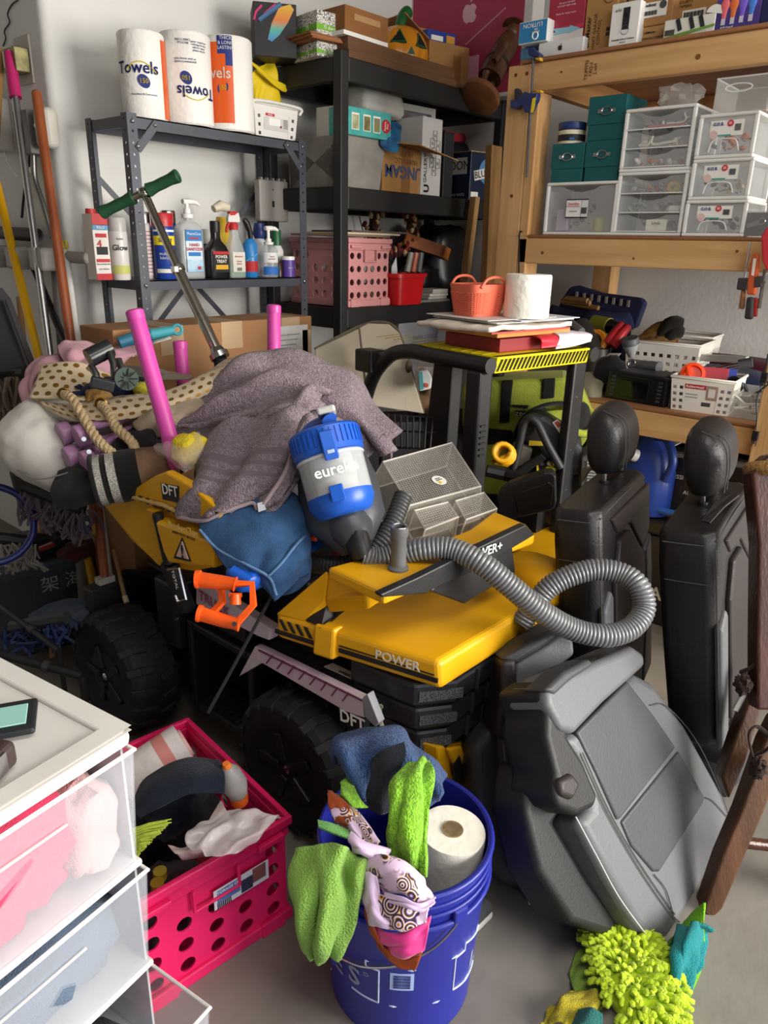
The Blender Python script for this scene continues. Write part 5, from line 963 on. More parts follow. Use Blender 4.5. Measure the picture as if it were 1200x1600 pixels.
for k in range(26):
    for j in range(10):
        a0=2*pi*k/26;z=.010+.0062*j;f=z/.075;w_,d_=.125+.025*f,.10+.025*f
        def pt(a):return V((w_/2*math.copysign(abs(cos(a))**.4,cos(a)),d_/2*math.copysign(abs(sin(a))**.4,sin(a)),z))
        for s in (-1,1):m.tube([pt(a0)*1.005+V((0,0,.0)),pt(a0+s*.09)*1.01+V((0,0,z*0+.004))],.0021,4)
obj('woven_relief',m,SAL,t,kind='stuff',smooth=60)
for s in (-1,1):obj('loop_handle',M().tube(spl([(-.055,s*.065,.085),(-.035,s*.066,.108),(0,s*.066,.115),(.035,s*.066,.108),(.055,s*.065,.085)],24),.0045,8),SAL,t,smooth=60)
loc=PD(821,500,2.27);t=thing('toilet_roll','fat white toilet paper roll standing beside the salmon basket','paper roll',V((loc.x,loc.y,z5)));r=.069;hr_=.126
obj('roll',M().lathe([(.022,.001),(r*.97,0),(r,.004),(r*1.0,hr_*.95),(r*.96,hr_),(.022,hr_),(.02,hr_*.5)],44),mat('tissue','#ece8dc',.95,var=.02,bump=.7,bs=48,bdist=.006,sheen=.1),t,smooth=50);obj('core',M().lathe([(.021,.002),(.021,hr_+.001),(.019,hr_+.001),(.019,.002)],24),card('#b59f7c'),t,smooth=50)
# ------------------------------------------------------------------ lime tool bag and generator between forklift and pine shelf
LIMB=mat('lime_canvas','#9aa334',.85,var=.12,vs=8,bump=.3,bs=200,sheen=.1);BWB=fab('#1f2020',.4,300)
tb=thing('tool_bag','lime green canvas tool bag with black straps behind the forklift cage','bag',PD(830,690,2.62))
pb=PD(835,690,2.72);bn=(CAM-pb);bn.z=0;bn.normalize();BP_=lambda x,y,o=0:PL(x,y,pb,bn)+bn*o
zb=BP_(830,770).z;tb.location.z=zb;MW[tb.name]=Matrix.Translation(tb.location)
def bagp(name,pxs,o,th,mt,bev=.006,**k):return obj(name,M().prism([BP_(x,y,o) for x,y in pxs],-bn*th),mt,tb,world=True,bev=bev,seg=3,**k)
bagp('bag_body',[(722,600),(740,594),(800,593),(880,590),(905,596),(925,640),(918,690),(880,730),(820,780),(720,780)],0,.2,LIMB,.02)
bagp('strap',[(784,594),(802,593),(797,640),(796,660),(780,662),(782,630)],.006,.012,BWB);bagp('strap',[(848,592),(868,590),(866,622),(846,624)],.006,.012,BWB);bagp('zip_line',[(800,632),(826,633),(824,638),(800,636)],.004,.01,BWB,0);bagp('dark_base',[(722,665),(800,672),(806,690),(722,700)],.004,.02,BWB)
bagp('maker_patch',[(806,641),(822,642),(820,650),(806,649)],.004,.006,K_,0);text(tb,'zec',.03,BP_(814,645.5,.0062),W_,r=V((-bn.y,bn.x,0)),u=(0,0,1),world=True)
obj('shoulder_strap',M().tube(spl([BP_(800,690,.05),BP_(820,645,.08),BP_(850,626,.09),BP_(885,625,.07),BP_(905,640,.03),BP_(915,655,0)],30),[.016]*30,8,flat=.3),BWB,tb,world=True,smooth=50)
obj('side_pocket',M().ring(BP_(905,652,.03),V((-.3,-.5,.6)),.062,.014,26,8),LIMB,tb,world=True,smooth=50);obj('pocket_lining',M().blob(BP_(905,654,.02),(.13,.06,.13)),BWB,tb,world=True,smooth=60)
obj('open_flap',M().sheet([[BP_(824,650,.07),BP_(850,634,.1),BP_(890,632,.09)],[BP_(830,655,.09),BP_(858,646,.12),BP_(888,662,.10)]],12,24,.008),LIMB,tb,world=True,smooth=60,solid=.004)
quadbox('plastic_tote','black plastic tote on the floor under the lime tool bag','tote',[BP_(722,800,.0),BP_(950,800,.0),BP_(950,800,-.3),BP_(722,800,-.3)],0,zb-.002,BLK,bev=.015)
gn=thing('generator','black portable generator with yellow control panel behind the forklift seat','generator',PD(850,730,2.45))
pg=PD(850,730,2.56);gz=V((pg.x,pg.y,0));GP=lambda x,y,o=0:PL(x,y,pg,bn)+bn*o
def gp(name,pxs,o,th,mt,bev=.006,**k):return obj(name,M().prism([GP(x,y,o) for x,y in pxs],-bn*th),mt,gn,world=True,bev=bev,seg=3,**k)
gp('engine_cover',[(812,664),(826,650),(850,648),(884,668),(910,700),(914,740),(860,740),(838,700),(812,690)],0,.16,DGY,.02)
obj('fuel_cap',M().lathe([(.03,0),(.032,.012),(.024,.022)],20,GP(824,666,.0),bn),BLK,gn,world=True,smooth=40)
obj('frame_tube',M().tube(spl([GP(800,745,.02),GP(812,690,.03),GP(822,655,.03),GP(838,655,.04),GP(856,690,.045),GP(876,726,.04)],30),.014,10),DGY,gn,world=True,smooth=50)
gp('warning_label',[(863,660),(871,655),(888,672),(876,679)],.003,.003,ink('#e4dfd6'),0);gp('label_mark',[(874,670),(880,666),(884,672),(878,676)],.0045,.002,ink('#d8c21c'),0);gp('label_print',[(866,660),(871,657),(878,664),(872,668)],.0045,.002,ink('#b8544c'),0)
gp('yellow_label',[(827,688),(852,690),(851,696),(826,696)],.004,.004,ink('#d8b92c'),0);gp('motor_block',[(800,700),(812,694),(832,702),(828,720),(806,736),(790,732)],.01,.1,pla('#6f6a60',.5),.006)
gp('cross_bar',[(800,734),(846,704),(856,712),(812,742)],.04,.03,BLK);gp('control_panel',[(838,718),(872,712),(876,738),(840,738)],.012,.03,K_,.003);gp('panel_edge',[(838,718),(841,718),(842,736),(852,736),(852,738),(839,738)],.014,.003,HAZ,0)
for x,y,c in ((847,722,'#6a5a62'),(856,730,'#c8c52c'),(862,727,'#b9b51f'),(866,732,'#c8c52c'),(870,730,'#3f6fc0'),(858,722,'#dddddd'),(866,722,'#dddddd')):obj('control_knob',M().lathe([(.008,0),(.007,.006)],12,GP(x,y,.014),bn),ink(c),gn,world=True)
gp('grille_box',[(908,712),(926,702),(934,716),(924,772),(906,764)],.02,.12,pla('#4b4b4b',.5),.006);
m=M()
for i in range(11):m.box(GP(926,720+4.6*i,.024),(.04,.004,.006),frame(V((-bn.y,bn.x,0)),(0,0,1)))
obj('grille_slats',m,pla('#8b8984',.5),gn,world=True,kind='stuff')
obj('generator_base',M().hexa([GP(795,742,.0),GP(930,742,.0),GP(930,742,-.2),GP(795,742,-.2)][::1]+[GP(795,734,.0),GP(930,734,.0),GP(930,734,-.2),GP(795,734,-.2)]),BLK,gn,world=True)
obj('rubber_feet',M().b2((gz.x-.05,gz.y-.02,0),(gz.x+.1,gz.y+.1,GP(850,742).z)),BLK,gn,world=True)
yc=thing('air_hose','coiled bright yellow cable hanging inside the forklift cage','cable',PD(783,710,2.4));m=[]
for i in range(60):a=i*2*pi/15;m.append(PD(784+14*cos(a)+.12*i,706+14*sin(a)+(.1*i),2.38+.0012*i))
obj('coil',M().tube(m+[PD(770,722,2.42),PD(792,726,2.42),PD(770,720,2.43)],.0085,8),pla('#dca418',.4),yc,world=True,smooth=60)
# ------------------------------------------------------------------ lower deck of the pine shelf
D3=T3+.0125
def wbasket(name,label,loc,rz,w,d,h,nx,nz,mt,lab=False,flare=1.12,hole=(.55,.55),skip=lambda i,j:False,grp=None):
    t=thing(name,label,'basket',loc,rz,grp);k=1/flare
    def wall(p0,p1,q0,n,nzz,nm):
        mm=M().panel((0,0,0),(1,0,0),(0,0,1),n,nzz,(lambda i,j:0 if (j >= nzz-1 or skip(i,j)) and nm == 'front_wall' else hole if j < nzz-1 else 0),.0,shape='r');
        out=M();vs=[]
        for x,y,z in mm.v[:]:
            b=V(p0).lerp(V(p1),x);tpp=V(q0[0]).lerp(V(q0[1]),x);vs.append(b.lerp(tpp,z))
        out.add(vs,mm.f);return obj(nm,out,mt,t,solid=.003)
    b=[(-w*k/2,d*(1-k)/2,0),(w*k/2,d*(1-k)/2,0),(w*k/2,d*(1+k)/2,0),(-w*k/2,d*(1+k)/2,0)];u=[(-w/2,0,h),(w/2,0,h),(w/2,d,h),(-w/2,d,h)]
    for i,nm in enumerate(('front_wall','side_wall','rear_wall','side_wall')):
        j=(i+1) % 4;wall(b[i],b[j],(u[i],u[j]),nx if i % 2 == 0 else max(3,int(nx*d/w)),nz,nm)
    obj('bottom',M().b2(b[0],(b[2][0],b[2][1],.003)),mt,t);obj('rim',M().tube(u,.006,8,close=True),mt,t,smooth=50);return t
WB=pla('#e3dfd6',.4)
xf=2.60;a,b=PX(1047,652,xf),PX(1112,665,xf);yb=(a.y+b.y)/2
fb_=wbasket('plastic_basket','white basket with red and photo label holding the orange suction cup',(xf,PX(1088,655,xf).y,D3),rad(-84),.205,.2,.115,9,5,WB,skip=lambda i,j:1 < i < 7)
obj('paper_label',M().box((0,.006,.06),(.115,.002,.075),Matrix.Rotation(rad(6),3,'X')),ink('#d9d4cc'),fb_);lt=lambda x,z,w,h,c,y=-.0:obj('label_print',M().box((x,.0045+(.06-z)*.1+y,z),(w,.001,h),Matrix.Rotation(rad(6),3,'X')),ink(c),fb_)
lt(-.02,.087,.07,.016,'#b52a34');lt(.034,.07,.036,.05,'#9c8676');lt(.034,.07,.022,.03,'#d8d0cc',-.001);lt(.02,.03,.03,.014,'#444444');lt(-.03,.06,.04,.004,'#999999');lt(-.03,.05,.04,.004,'#999999')
text(fb_,'Rubbermaid',.012,(-.022,.0005,.087),W_)
oc=PX(1090,600,2.68);t=thing('suction_lifter','orange double suction cup dent puller lying in the labelled basket','tool',(oc.x,oc.y,D3+.11));ORB=pla('#ef4a1c',.35)
c1=PX(1082,586,2.68);vdir=V((-.75,-.25,.35)).normalized();obj('suction_cup',M().lathe([(.002,.0),(.036,.0),(.042,.01),(.040,.018),(.03,.02),(.028,.008),(.002,.008)],28,c1,vdir),ORB,t,world=True,smooth=40)
obj('handle',M().tube(spl([c1+V((-.01,.02,.025)),c1+V((-.03,0,.0)),c1+V((-.01,-.02,-.03))],10),.008,8),ORB,t,world=True,smooth=50);c2_=PX(1101,604,2.64);obj('suction_cup',M().lathe([(.002,.0),(.034,.0),(.038,.01),(.03,.018),(.002,.018)],28,c2_,(-.35,-.2,.9)),ORB,t,world=True,smooth=40);obj('bridge',M().tube([c1+V((0,-.02,-.02)),c2_+V((0,.01,.012))],.012,8),ORB,t,world=True,smooth=50)
# car radio head unit
p=PX(990,630,2.62);t=thing('car_radio','black car radio unit with buttons on the lower pine deck','radio',(2.61,p.y,D3),rad(-96));obj('chassis',M().b2((-.12,.02,.0),(.12,.16,.095)),BLK,t,bev=.006);obj('face',M().hexa([V(q) for q in ((-.12,.0,0),(.12,.0,0),(.12,.025,0),(-.12,.025,0),(-.115,.012,.10),(.115,.012,.10),(.115,.03,.10),(-.115,.03,.10))]),pla('#151518',.25),t,bev=.005)
obj('screen',M().box((-.005,.004,.046),(.115,.004,.06),Matrix.Rotation(rad(-5),3,'X')),mat('dark_screen','#0b0c10',.1),t,bev=.002)
for s in (-1,1):
    for i in range(6):obj('button',M().box((s*.092,.002+.0016*i,.016+.013*i),(.016,.006,.008)),pla('#3a3a40',.4),t,bev=.001)
obj('bracket',M().b2((.121,.03,.0),(.124,.15,.08)).b2((-.124,.03,.0),(-.121,.15,.08)),pla('#8d8d8a',.4),t);obj('slot',M().box((0,.008,.088),(.11,.004,.006)),K_,t);obj('top_plate',M().b2((-.09,.03,.0955),(.09,.15,.104)),pla('#3b3b3e',.5),t,bev=.003)
# middle basket, wand, gloves, back basket
mb=wbasket('plastic_basket','white basket with square holes and work gloves behind the black radio',(2.90,PX(1030,570,2.90).y,D3),rad(-84),.28,.24,.185,9,6,WB,hole=(.5,.5))
g1=PX(1010,528,3.0);t=thing('work_gloves','tan and black leather work gloves heaped in the white basket','gloves',(g1.x,g1.y,D3+.02));GT=fab('#8d6a34',.5);GB=fab('#221f1c',.4)
for i,(x,y,x2,y2,r,mt_) in enumerate(((1000,528,1062,518,.024,GT),(1008,520,1058,508,.02,GT),(1004,534,1050,530,.02,GB),(1030,520,1066,500,.026,GB),(1040,532,1066,512,.022,GB))):obj('glove_finger' if i < 3 else 'glove_cuff',M().tube(spl([PX(x,y+4,2.99),PX((x+x2)/2,(y+y2)/2-3,3.0),PX(x2,y2+8,3.02)],8),[r*.8,r,r*1.1,r*1.2,r*1.2,r*1.25,r*1.2,r*1.0],12),mt_,t,world=True,smooth=60)
obj('glove_hand',M().blob(PX(1030,545,2.99),(.12,.16,.1),amp=.25),GT,t,world=True,smooth=60)
bb_=wbasket('plastic_basket','empty white slotted basket against the wall behind the gloves',(3.22,PX(1058,540,3.22).y,D3+.055),rad(-84),.27,.2,.13,10,3,WB,hole=(.5,.72))
solo('flat_carton','flat carton under the rear slotted basket on the lower deck','carton',M().b2((-.15,0,0),(.15,.22,.054)),card(),(3.22,PX(1058,540,3.22).y,D3),rad(-84))
p=PX(1000,560,2.80);t=thing('hose_nozzle','grey and silver spray nozzle with tube resting on the black radio','nozzle',(p.x,p.y,D3+.13));c=PX(985,538,2.80)
obj('nozzle_head',M().lathe([(.012,-.05),(.018,-.035),(.03,-.005),(.031,.02),(.026,.024)],22,c,(-.3,.1,.95)),pla('#9a9c9d',.3),t,world=True,smooth=40);obj('rubber_bezel',M().lathe([(.032,.0),(.033,.022),(.03,.026)],22,c,(-.3,.1,.95)),pla('#4d5258',.5),t,world=True,smooth=40)
obj('coupling',M().ring(PX(987,568,2.76),(-.9,0,.2),.014,.005,18,8),STEEL,t,world=True,smooth=50);obj('grey_tube',M().tube([PX(990,570,2.78),PX(1030,574,2.74)],.02,14),pla('#5b5d60',.45),t,world=True,smooth=50)
t=thing('vacuum_wand','dark tube and chrome rod lying across toward the clear box on the lower deck','tube',PX(1110,575,2.8));obj('dark_tube',M().tube([PX(1040,590,2.78),PX(1062,588,2.78),PX(1110,580,2.8)],.019,14),pla('#3f4144',.45),t,world=True,smooth=50);obj('chrome_rod',M().tube([PX(1108,580,2.8),PX(1155,570,2.82)],.0095,12),STEEL,t,world=True,smooth=50);obj('rod_cap',M().tube([PX(1154,570,2.82),PX(1176,566,2.83)],.018,12),pla('#4a4c4f',.5),t,world=True,smooth=50)
# clear box of cables
p=PX(1150,655,2.62);t=thing('cable_box','clear plastic box of white and black cables by the near pine post','box',(2.62,p.y-.02,D3),-pi/2)
for nm,a,b in (('front_wall',(-.09,0,0),(.09,.003,.09)),('side_wall',(-.09,.003,0),(-.087,.16,.09)),('side_wall',(.087,.003,0),(.09,.16,.09)),('rear_wall',(-.09,.157,0),(.09,.16,.09)),('bottom',(-.087,.003,0),(.087,.157,.003))):obj(nm,M().b2(a,b),clear('#cfd0cc',.3,.08),t)
rr=random.Random(8)
for i,c in enumerate(('#e2dfd8','#2b2b2d','#cfcac0','#1d1d20')):
    pts=[(rr.uniform(-.07,.07),.02+.03*i+rr.uniform(-.008,.03),rr.uniform(.012,.075)) for k in range(9)];obj('cable_coil',M().tube(spl(pts,60),.0045,6),pla(c,.4),t,smooth=60)
# tool roll bag at the back
NB=mat('navy_canvas','#20264a',.8,var=.15,vs=9,bump=.3,bs=220);xn=3.30
t=thing('tool_roll','navy canvas tool roll with wooden handles against the wall above the lower deck','tool roll',(xn,PX(940,490,xn).y,D3));NP=lambda x,y,o=0:PX(x,y,xn-o)
obj('roll_back',M().prism([NP(x,y) for x,y in ((866,490),(880,462),(890,448),(902,446),(940,458),(1002,466),(1008,474),(994,512),(960,520),(900,515),(868,505))],(.04,0,0)),NB,t,world=True,bev=.012,seg=3)
obj('roll_lip',M().sheet([[NP(862,478,.02),NP(900,486,.05),NP(935,487,.06),NP(985,490,.03)],[NP(858,490,.07),NP(900,495,.10),NP(940,498,.10),NP(990,505,.05)],[NP(864,500,.05),NP(900,505,.07),NP(945,508,.07),NP(990,514,.03)]],16,30,.006),NB,t,world=True,smooth=60,solid=.01)
for i,(x,y,x2,y2) in enumerate(((880,472,935,482),(878,470,922,474),(884,466,918,470))):obj('tool_handle',M().tube([NP(x,y,.02+.01*i),NP(x2,y2,.03+.01*i)],[.012,.013],10),wood('handle_wood','#a9834f','#7d5c34',axis=1),t,world=True,smooth=50)
for i in range(8):obj('pocket_clip',M().box(NP(901+11.5*i,461+1.9*i,.003),(.006,.014,.03)),pla('#8d847a',.5),t,world=True,bev=.002)
obj('roll_base',M().b2((xn-.02,NP(980,500).y,D3),(xn+.06,NP(880,500).y,NP(930,510).z)),NB,t,world=True)
# drill, tape and odd tools
t=thing('rotary_sander','dark power tool with orange ring standing on the lower deck behind the roof papers','tool',PX(922,550,2.95));c=PX(926,535,2.92)
obj('tool_body',M().tube([PX(905,510,2.98),PX(918,530,2.95),PX(930,560,2.90),PX(934,590,2.88)],[.045,.052,.05,.05],18),pla('#3a3733',.5),t,world=True,smooth=50);obj('orange_ring',M().ring(c,(-.7,-.1,.5),.048,.014,22,6),pla('#d8861c',.45),t,world=True)
for k in range(8):a=2*pi*k/8;z_=V((-.7,-.1,.5)).normalized();xx=z_.orthogonal().normalized();yy=z_.cross(xx);obj('ring_tooth',M().box(c+(xx*cos(a)+yy*sin(a))*.052,(.018,.018,.018)),pla('#e09a28',.45),t,world=True,bev=.003)
obj('tool_stand',M().lathe([(.055,0),(.05,.09),(.04,.14)],18,(PX(930,590,2.9).x,PX(930,590,2.9).y,D3)),pla('#3a3733',.5),t,world=True,smooth=50)
t=thing('steel_tube','short grey metal tube end beside the orange ringed tool','tube',PX(903,512,2.85));obj('tube',M().tube([PX(893,505,2.85),PX(909,518,2.80)],.015,14),pla('#77797b',.3),t,world=True,smooth=50)
t=thing('cordless_drill','lime green and black cordless drill lying under the tool roll','drill',PX(938,512,3.12));obj('drill_body',M().tube([PX(928,505,3.12),PX(952,510,3.10)],.036,14),pla('#a5ab35',.5),t,world=True,smooth=50);obj('chuck',M().tube([PX(954,510,3.1),PX(966,512,3.08)],[.032,.018],14),BLK,t,world=True,smooth=50);obj('drill_grip',M().tube([PX(934,506,3.12),PX(930,545,3.08),PX(930,580,3.08)],[.028,.026,.034],10),BLK,t,world=True,smooth=50);obj('drill_battery',M().b2((3.05,PX(930,580,3.08).y-.04,D3),(3.13,PX(930,580,3.08).y+.04,PX(930,572,3.08).z)),BLK,t,world=True,bev=.006)
t=thing('bolt_cutter','bolt cutter with two red grips leaning under the navy tool roll','tool',(2.9,PX(938,580,2.9).y,D3))
for i in range(2):obj('grip',M().tube([PX(947+9*i,538+4*i,2.93),PX(962+9*i,520+2*i,2.97),PX(972+10*i,506+4*i,3.0)],[.02,.021,.016],12),pla('#c02c34',.4),t,world=True,smooth=50);obj('shaft',M().tube([PX(946+9*i,540+4*i,2.93),PX(938+6*i,588,2.9)],.009,8),BLK,t,world=True)
t=thing('folding_rule','grey white folding ruler bundle hanging at the deck beside the radio','ruler',PX(950,570,2.75))
for i in range(3):obj('rule_blade',M().prism([PX(x+3*i,y,2.76-.012*i) for x,y in ((928,578),(932,570),(952,552),(964,552),(956,562),(934,584),(929,584))],(.006,0,0)),pla('#b5b2ab',.45),t,world=True,bev=.001)
cloth('beige_sack','beige fabric sack slumped on the lower deck behind the forklift post',[[PX(898,585,2.7),PX(920,582,2.72),PX(945,585,2.76)],[PX(896,605,2.62),PX(922,603,2.61),PX(942,605,2.66)],[PX(896,626,2.585),PX(922,626,2.58),PX(938,628,2.60)]],fab('#9a907c'),cat='sack',amp=.006,fs=14,solid=.006)
solo('black_pouch','black pouch between the beige sack and the radio','pouch',M().blob((0,0,.07),(.09,.12,.14),e=.8,amp=.2),fab('#1f1f22',.3),(2.72,PX(948,600,2.7).y,D3),smooth=60)
p=PX(1140,560,3.3);t=solo('maroon_case','long maroon fabric case lying at the back of the lower deck','case',M().blob((0,0,.06),(.5,.16,.12),e=.6),fab('#4f1a28'),(3.3,p.y-.02,D3),rad(-92),smooth=60)
solo('navy_case','dark navy bundle under the maroon case on the lower deck','bundle',M().blob((0,0,.05),(.34,.18,.1),e=.7,amp=.15),fab('#1e2440'),(3.08,PX(1130,570,3.05).y,D3),rad(-92),smooth=60)
t=thing('spirit_level','pale grey metal bar lying in front of the navy bundle','bar',PX(1130,562,2.95));obj('bar',M().box(PX(1125,560,2.96),(.03,.2,.025),eul(rad(-4),0,rad(-4))),pla('#aaa7a2',.35),t,world=True,bev=.003)
solo('hi_vis_cloth','lime yellow cloth peeking out behind the chrome rod','cloth',M().blob((0,0,.05),(.06,.14,.11),e=.8,amp=.2),fab('#8d9430'),(2.98,PX(1108,578,2.95).y,D3),smooth=60)
for i,(x,y,c,lab) in enumerate(((1108,606,'#a51f33','red flat packet standing in the labelled basket'),(1118,608,'#3046a0','blue flat packet standing in the labelled basket'))):solo('packet',lab,'packet',M().box((0,0,.06),(.006,.11,.11),eul(0,rad(20+10*i),rad(20))),pla(c,.4),(2.70+.02*i,PX(x,y,2.7).y,D3+.03),bev=.001)
pts=[PX(x,y,2.72+.01*i) for i,(x,y) in enumerate(((1128,600),(1148,590),(1160,605),(1142,615),(1132,602),(1156,596),(1168,612)))];solo('charger_cables','tangle of black cords above the clear cable box','cord',M().tube(spl(pts,50),.006,6),BLK,world=True,smooth=60)
# ------------------------------------------------------------------ below the pine shelf
jx=2.72;p=PX(1012,720,jx);t=thing('blue_jug','blue plastic fluid jug with white cap under the pine shelf','jug',(jx,p.y,.43));JB=pla('#27408f',.3)
obj('body',M().loft([[V((jx,p.y,0))+V((x*kx,y*ky,z)) for x,y in [(cos(a)*.08,sin(a)*.11) for a in [2*pi*i/24 for i in range(24)]]] for z,kx,ky in ((.43,.95,.95),(.45,1,1),(.60,1,1),(.68,.75,.7),(.73,.42,.35),(.745,.4,.33))]),JB,t,world=True,smooth=50)
obj('handle',M().tube(spl([V((jx-.02,p.y-.03,.73)),V((jx-.05,p.y-.08,.73)),V((jx-.06,p.y-.115,.66)),V((jx-.06,p.y-.1,.58))],16),.016,10),JB,t,world=True,smooth=50);cc=PX(994,712,jx-.07);obj('cap',M().lathe([(.024,0),(.024,.022)],18,cc,(-.6,.5,.3)),WHT,t,world=True,smooth=40)
tx=2.66;pa,pb_=PX(1018,770,tx),PX(1100,800,tx)
t=thing('tool_case','black tool case with blue carry handle and pale lettering under the shelf','case',(tx,(pa.y+pb_.y)/2,0),-pi/2);w=abs(pa.y-pb_.y)+.1
obj('case_body',M().b2((-w/2,0,0),(w/2,.28,.36)),pla('#1c1d20',.5),t,bev=.012);obj('case_lid',M().b2((-w/2,.0,.362),(w/2,.28,.42)),pla('#1c1d20',.5),t,bev=.012);HB=pla('#2f62b5',.4)
obj('handle',M().tube([(-.14,.03,.415),(-.135,.02,.46),(.06,.02,.46),(.065,.03,.415)],.013,8),HB,t,smooth=40);text(t,'BAUER',.07,(.02,-.002,.13),ink('#b9b8b4'),bold=.02);obj('blue_foot',M().b2((-w/2+.0,-.01,.30),(-w/2+.05,.02,.42)),HB,t,bev=.004)
ax_=2.74;a,b=PX(1040,745,ax_),PX(1115,760,ax_);t=thing('parts_carton','black carton with white lettering and a red triangle under the pine shelf','box',(ax_,(a.y+b.y)/2-.02,.421),-pi/2);hh=PX(1075,722,ax_).z-.421
obj('carton',M().b2((-.2,0,0),(.22,.2,hh)),pla('#1d1c1e',.6),t,bev=.003);text(t,'PROFESSIONAL IN HIGH Q',.022,(.0,-.002,hh*.72),W_);text(t,'AUTO PARTS',.022,(.03,-.002,hh*.48),W_);obj('red_triangle',M().prism([(.02,-.001,hh*.2),(.14,-.001,hh*.02),(.14,-.001,hh*.38)],(0,-.001,0)),ink('#c22a34'),t)
obj('red_rim',M().b2((-.2,-.002,hh*.0),(.22,0,hh*.03)),ink('#8a1f28'),t)
t=thing('metal_channel','pale metal strip lying on the black parts carton','strip',PX(1080,712,ax_));obj('strip',M().box(V((ax_+.06,(a.y+b.y)/2,.421+hh+.008)),(.03,.34,.015),eul(0,0,rad(6))),pla('#8f8a80',.35,),t,world=True)
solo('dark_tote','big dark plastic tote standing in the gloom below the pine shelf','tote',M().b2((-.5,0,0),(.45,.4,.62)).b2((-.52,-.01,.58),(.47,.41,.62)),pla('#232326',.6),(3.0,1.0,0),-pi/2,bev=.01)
t=thing('lattice_crate','white slotted crate seen deep under the pine shelf','crate',(3.02,PX(1005,682,3.0).y,.6205),-pi/2);obj('slat_wall',M().panel((-.12,0,0),(.24,0,0),(0,0,.12),5,3,lambda i,j:(.6,.5),.004,shape='r'),WB,t);obj('crate_floor',M().b2((-.12,.004,0),(.12,.15,.004)),WB,t)
solo('blue_bag','blue plastic bag beside the near post under the shelf','bag',M().blob((0,0,.12),(.14,.14,.24),e=.8,amp=.2),pla('#2a56a5',.4),(2.66,PX(1165,850,2.62).y,.30),smooth=60)
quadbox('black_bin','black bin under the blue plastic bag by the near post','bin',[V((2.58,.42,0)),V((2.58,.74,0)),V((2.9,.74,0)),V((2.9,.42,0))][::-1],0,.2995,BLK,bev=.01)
# ------------------------------------------------------------------ things on the pine shelf: top deck
DT=T1+.012
XT=SX+.01
def top_box(name,label,p0,p1,pb,pt,dx,d,col,z0=DT,group=None,yaw=0,cat='box'):
    return carton(name,label,cat,spot(p0,p1,pb,pt,z0,X=XT+dx),d,card(col) if col in CARDS else pla(col,.45),group=group,yaw=yaw)
CARDS=('#b48a58','#ad8250','#a97c4e','#b08652')
o,w,h=top_box('computer_box','flat white computer box with a small dark apple mark at shelf end',840,909,93,68,.0,.20,'#e4e2e0')
zc=DT+h
def apple(par,x,z,s,mt,y=-.001):
    m=M();pts=[(.0,.36),(.18,.42),(.36,.34),(.46,.2),(.36,.06),(.36,-.08),(.48,-.2),(.36,-.42),(.2,-.5),(0,-.45),(-.2,-.5),(-.38,-.36),(-.48,-.1),(-.46,.18),(-.32,.38),(-.16,.42)]
    m.prism([(x+a*s,y,z+b*s) for a,b in pts],(0,-.001,0));m.prism([(x+a*s,y,z+b*s) for a,b in ((.0,.5),(.06,.66),(.2,.78),(.19,.62),(.1,.52))],(0,-.001,0))
    return obj('apple_emblem',m,mt,par)
apple(o,-.0,h*.5,.016,K_)
o,w,h=top_box('phone_box','small pale blue box on deck end under the bright blue box',812,834,101,78,.02,.06,'#4f7da6')
zl=max(DT+h,zc)+.001
o,w,h=top_box('switch_box','bright blue and white box with upside-down lettering, on shelf end',809,853,76,41,-.012,.07,'#e8e8e6',z0=zl)
plate(o,0,h/2,w*.94,h*.9,pla('#2f86bf',.4));text(o,'LUTRON',.019,(.0,-.004,h*.78),W_,r=(-1,0,0),u=(0,0,-1))
text(o,'ON/OFF\nDIM',.008,(w*.12,-.004,h*.52),W_,r=(-1,0,0),u=(0,0,-1));obj('ring_print',M().ring((w*.1,-.0025,h*.3),(0,1,0),.011,.0025,16,4),W_,o)
o,w,h=top_box('pink_box','tall crimson box with pale base band standing on the flat computer box',853,909,70,-14,.03,.12,'#a83246',z0=zc+.0005)
plate(o,0,h*.1,w*.99,h*.2,pla('#ded8d6',.5),name='band');plate(o,0,h*.235,w*.99,h*.09,pla('#c8375a',.5),name='band')
obj('arrow_sticker',M().prism([(x*w,-.003,h*z) for x,z in ((-.33,.26),(.14,.25),(.14,.28),(.42,.2),(.1,.13),(.1,.16),(-.3,.15),(-.24,.2))],(0,-.001,0)),pla('#8fc6d8',.5),o)
for i,t in enumerate(('One box. Everything\nyou need inside.','Set up in minutes\nand start right away.','Made for every room.')):text(o,t,.0085,(0,-.002,h*(.86-.17*i)),ink('#e6bcc4'))
o,w,h=top_box('opener_carton','tallest brown carton with sideways smart garage control print',909,957,85,-10,.03,.12,'#b08652')
text(o,'LiftMaster',.022,(-w*.36,-.001,h*.35),K_,r=(0,0,1),u=(-1,0,0),bold=.01);text(o,'SMART GARAGE\nCONTROL',.015,(-w*.08,-.001,h*.33),ink('#4f3a1e'),r=(0,0,1),u=(-1,0,0))
obj('device_print',M().tube([(w*(.22+.16*cos(t)),-.001,h*(.87+.09*sin(t))) for t in [i*pi/8 for i in range(16)]],.0012,4,close=True),ink('#5a4425'),o)
for z in (.28,.36):plate(o,w*.3,h*z,w*.16,h*.06,ink('#3a2a14'),name='icon_print')
o,w,h=top_box('camera_box','slim white camera box standing at deck edge in front of brown cartons',949,993,81,14,-.005,.05,'#f0eeea')
text(o,'arlo',.013,(-w*.25,-.001,h*.83),ink('#54545a'));text(o,'Essential Indoor Camera',.0075,(0,-.001,h*.15),K_)
plate(o,.004,h*.62,.022,.06,ink('#232427'),name='camera_print');obj('lens_print',M().lathe([(.006,0),(.006,.002)],14,(.004,-.002,h*.7),(0,-1,0)),ink('#07070a'),o)
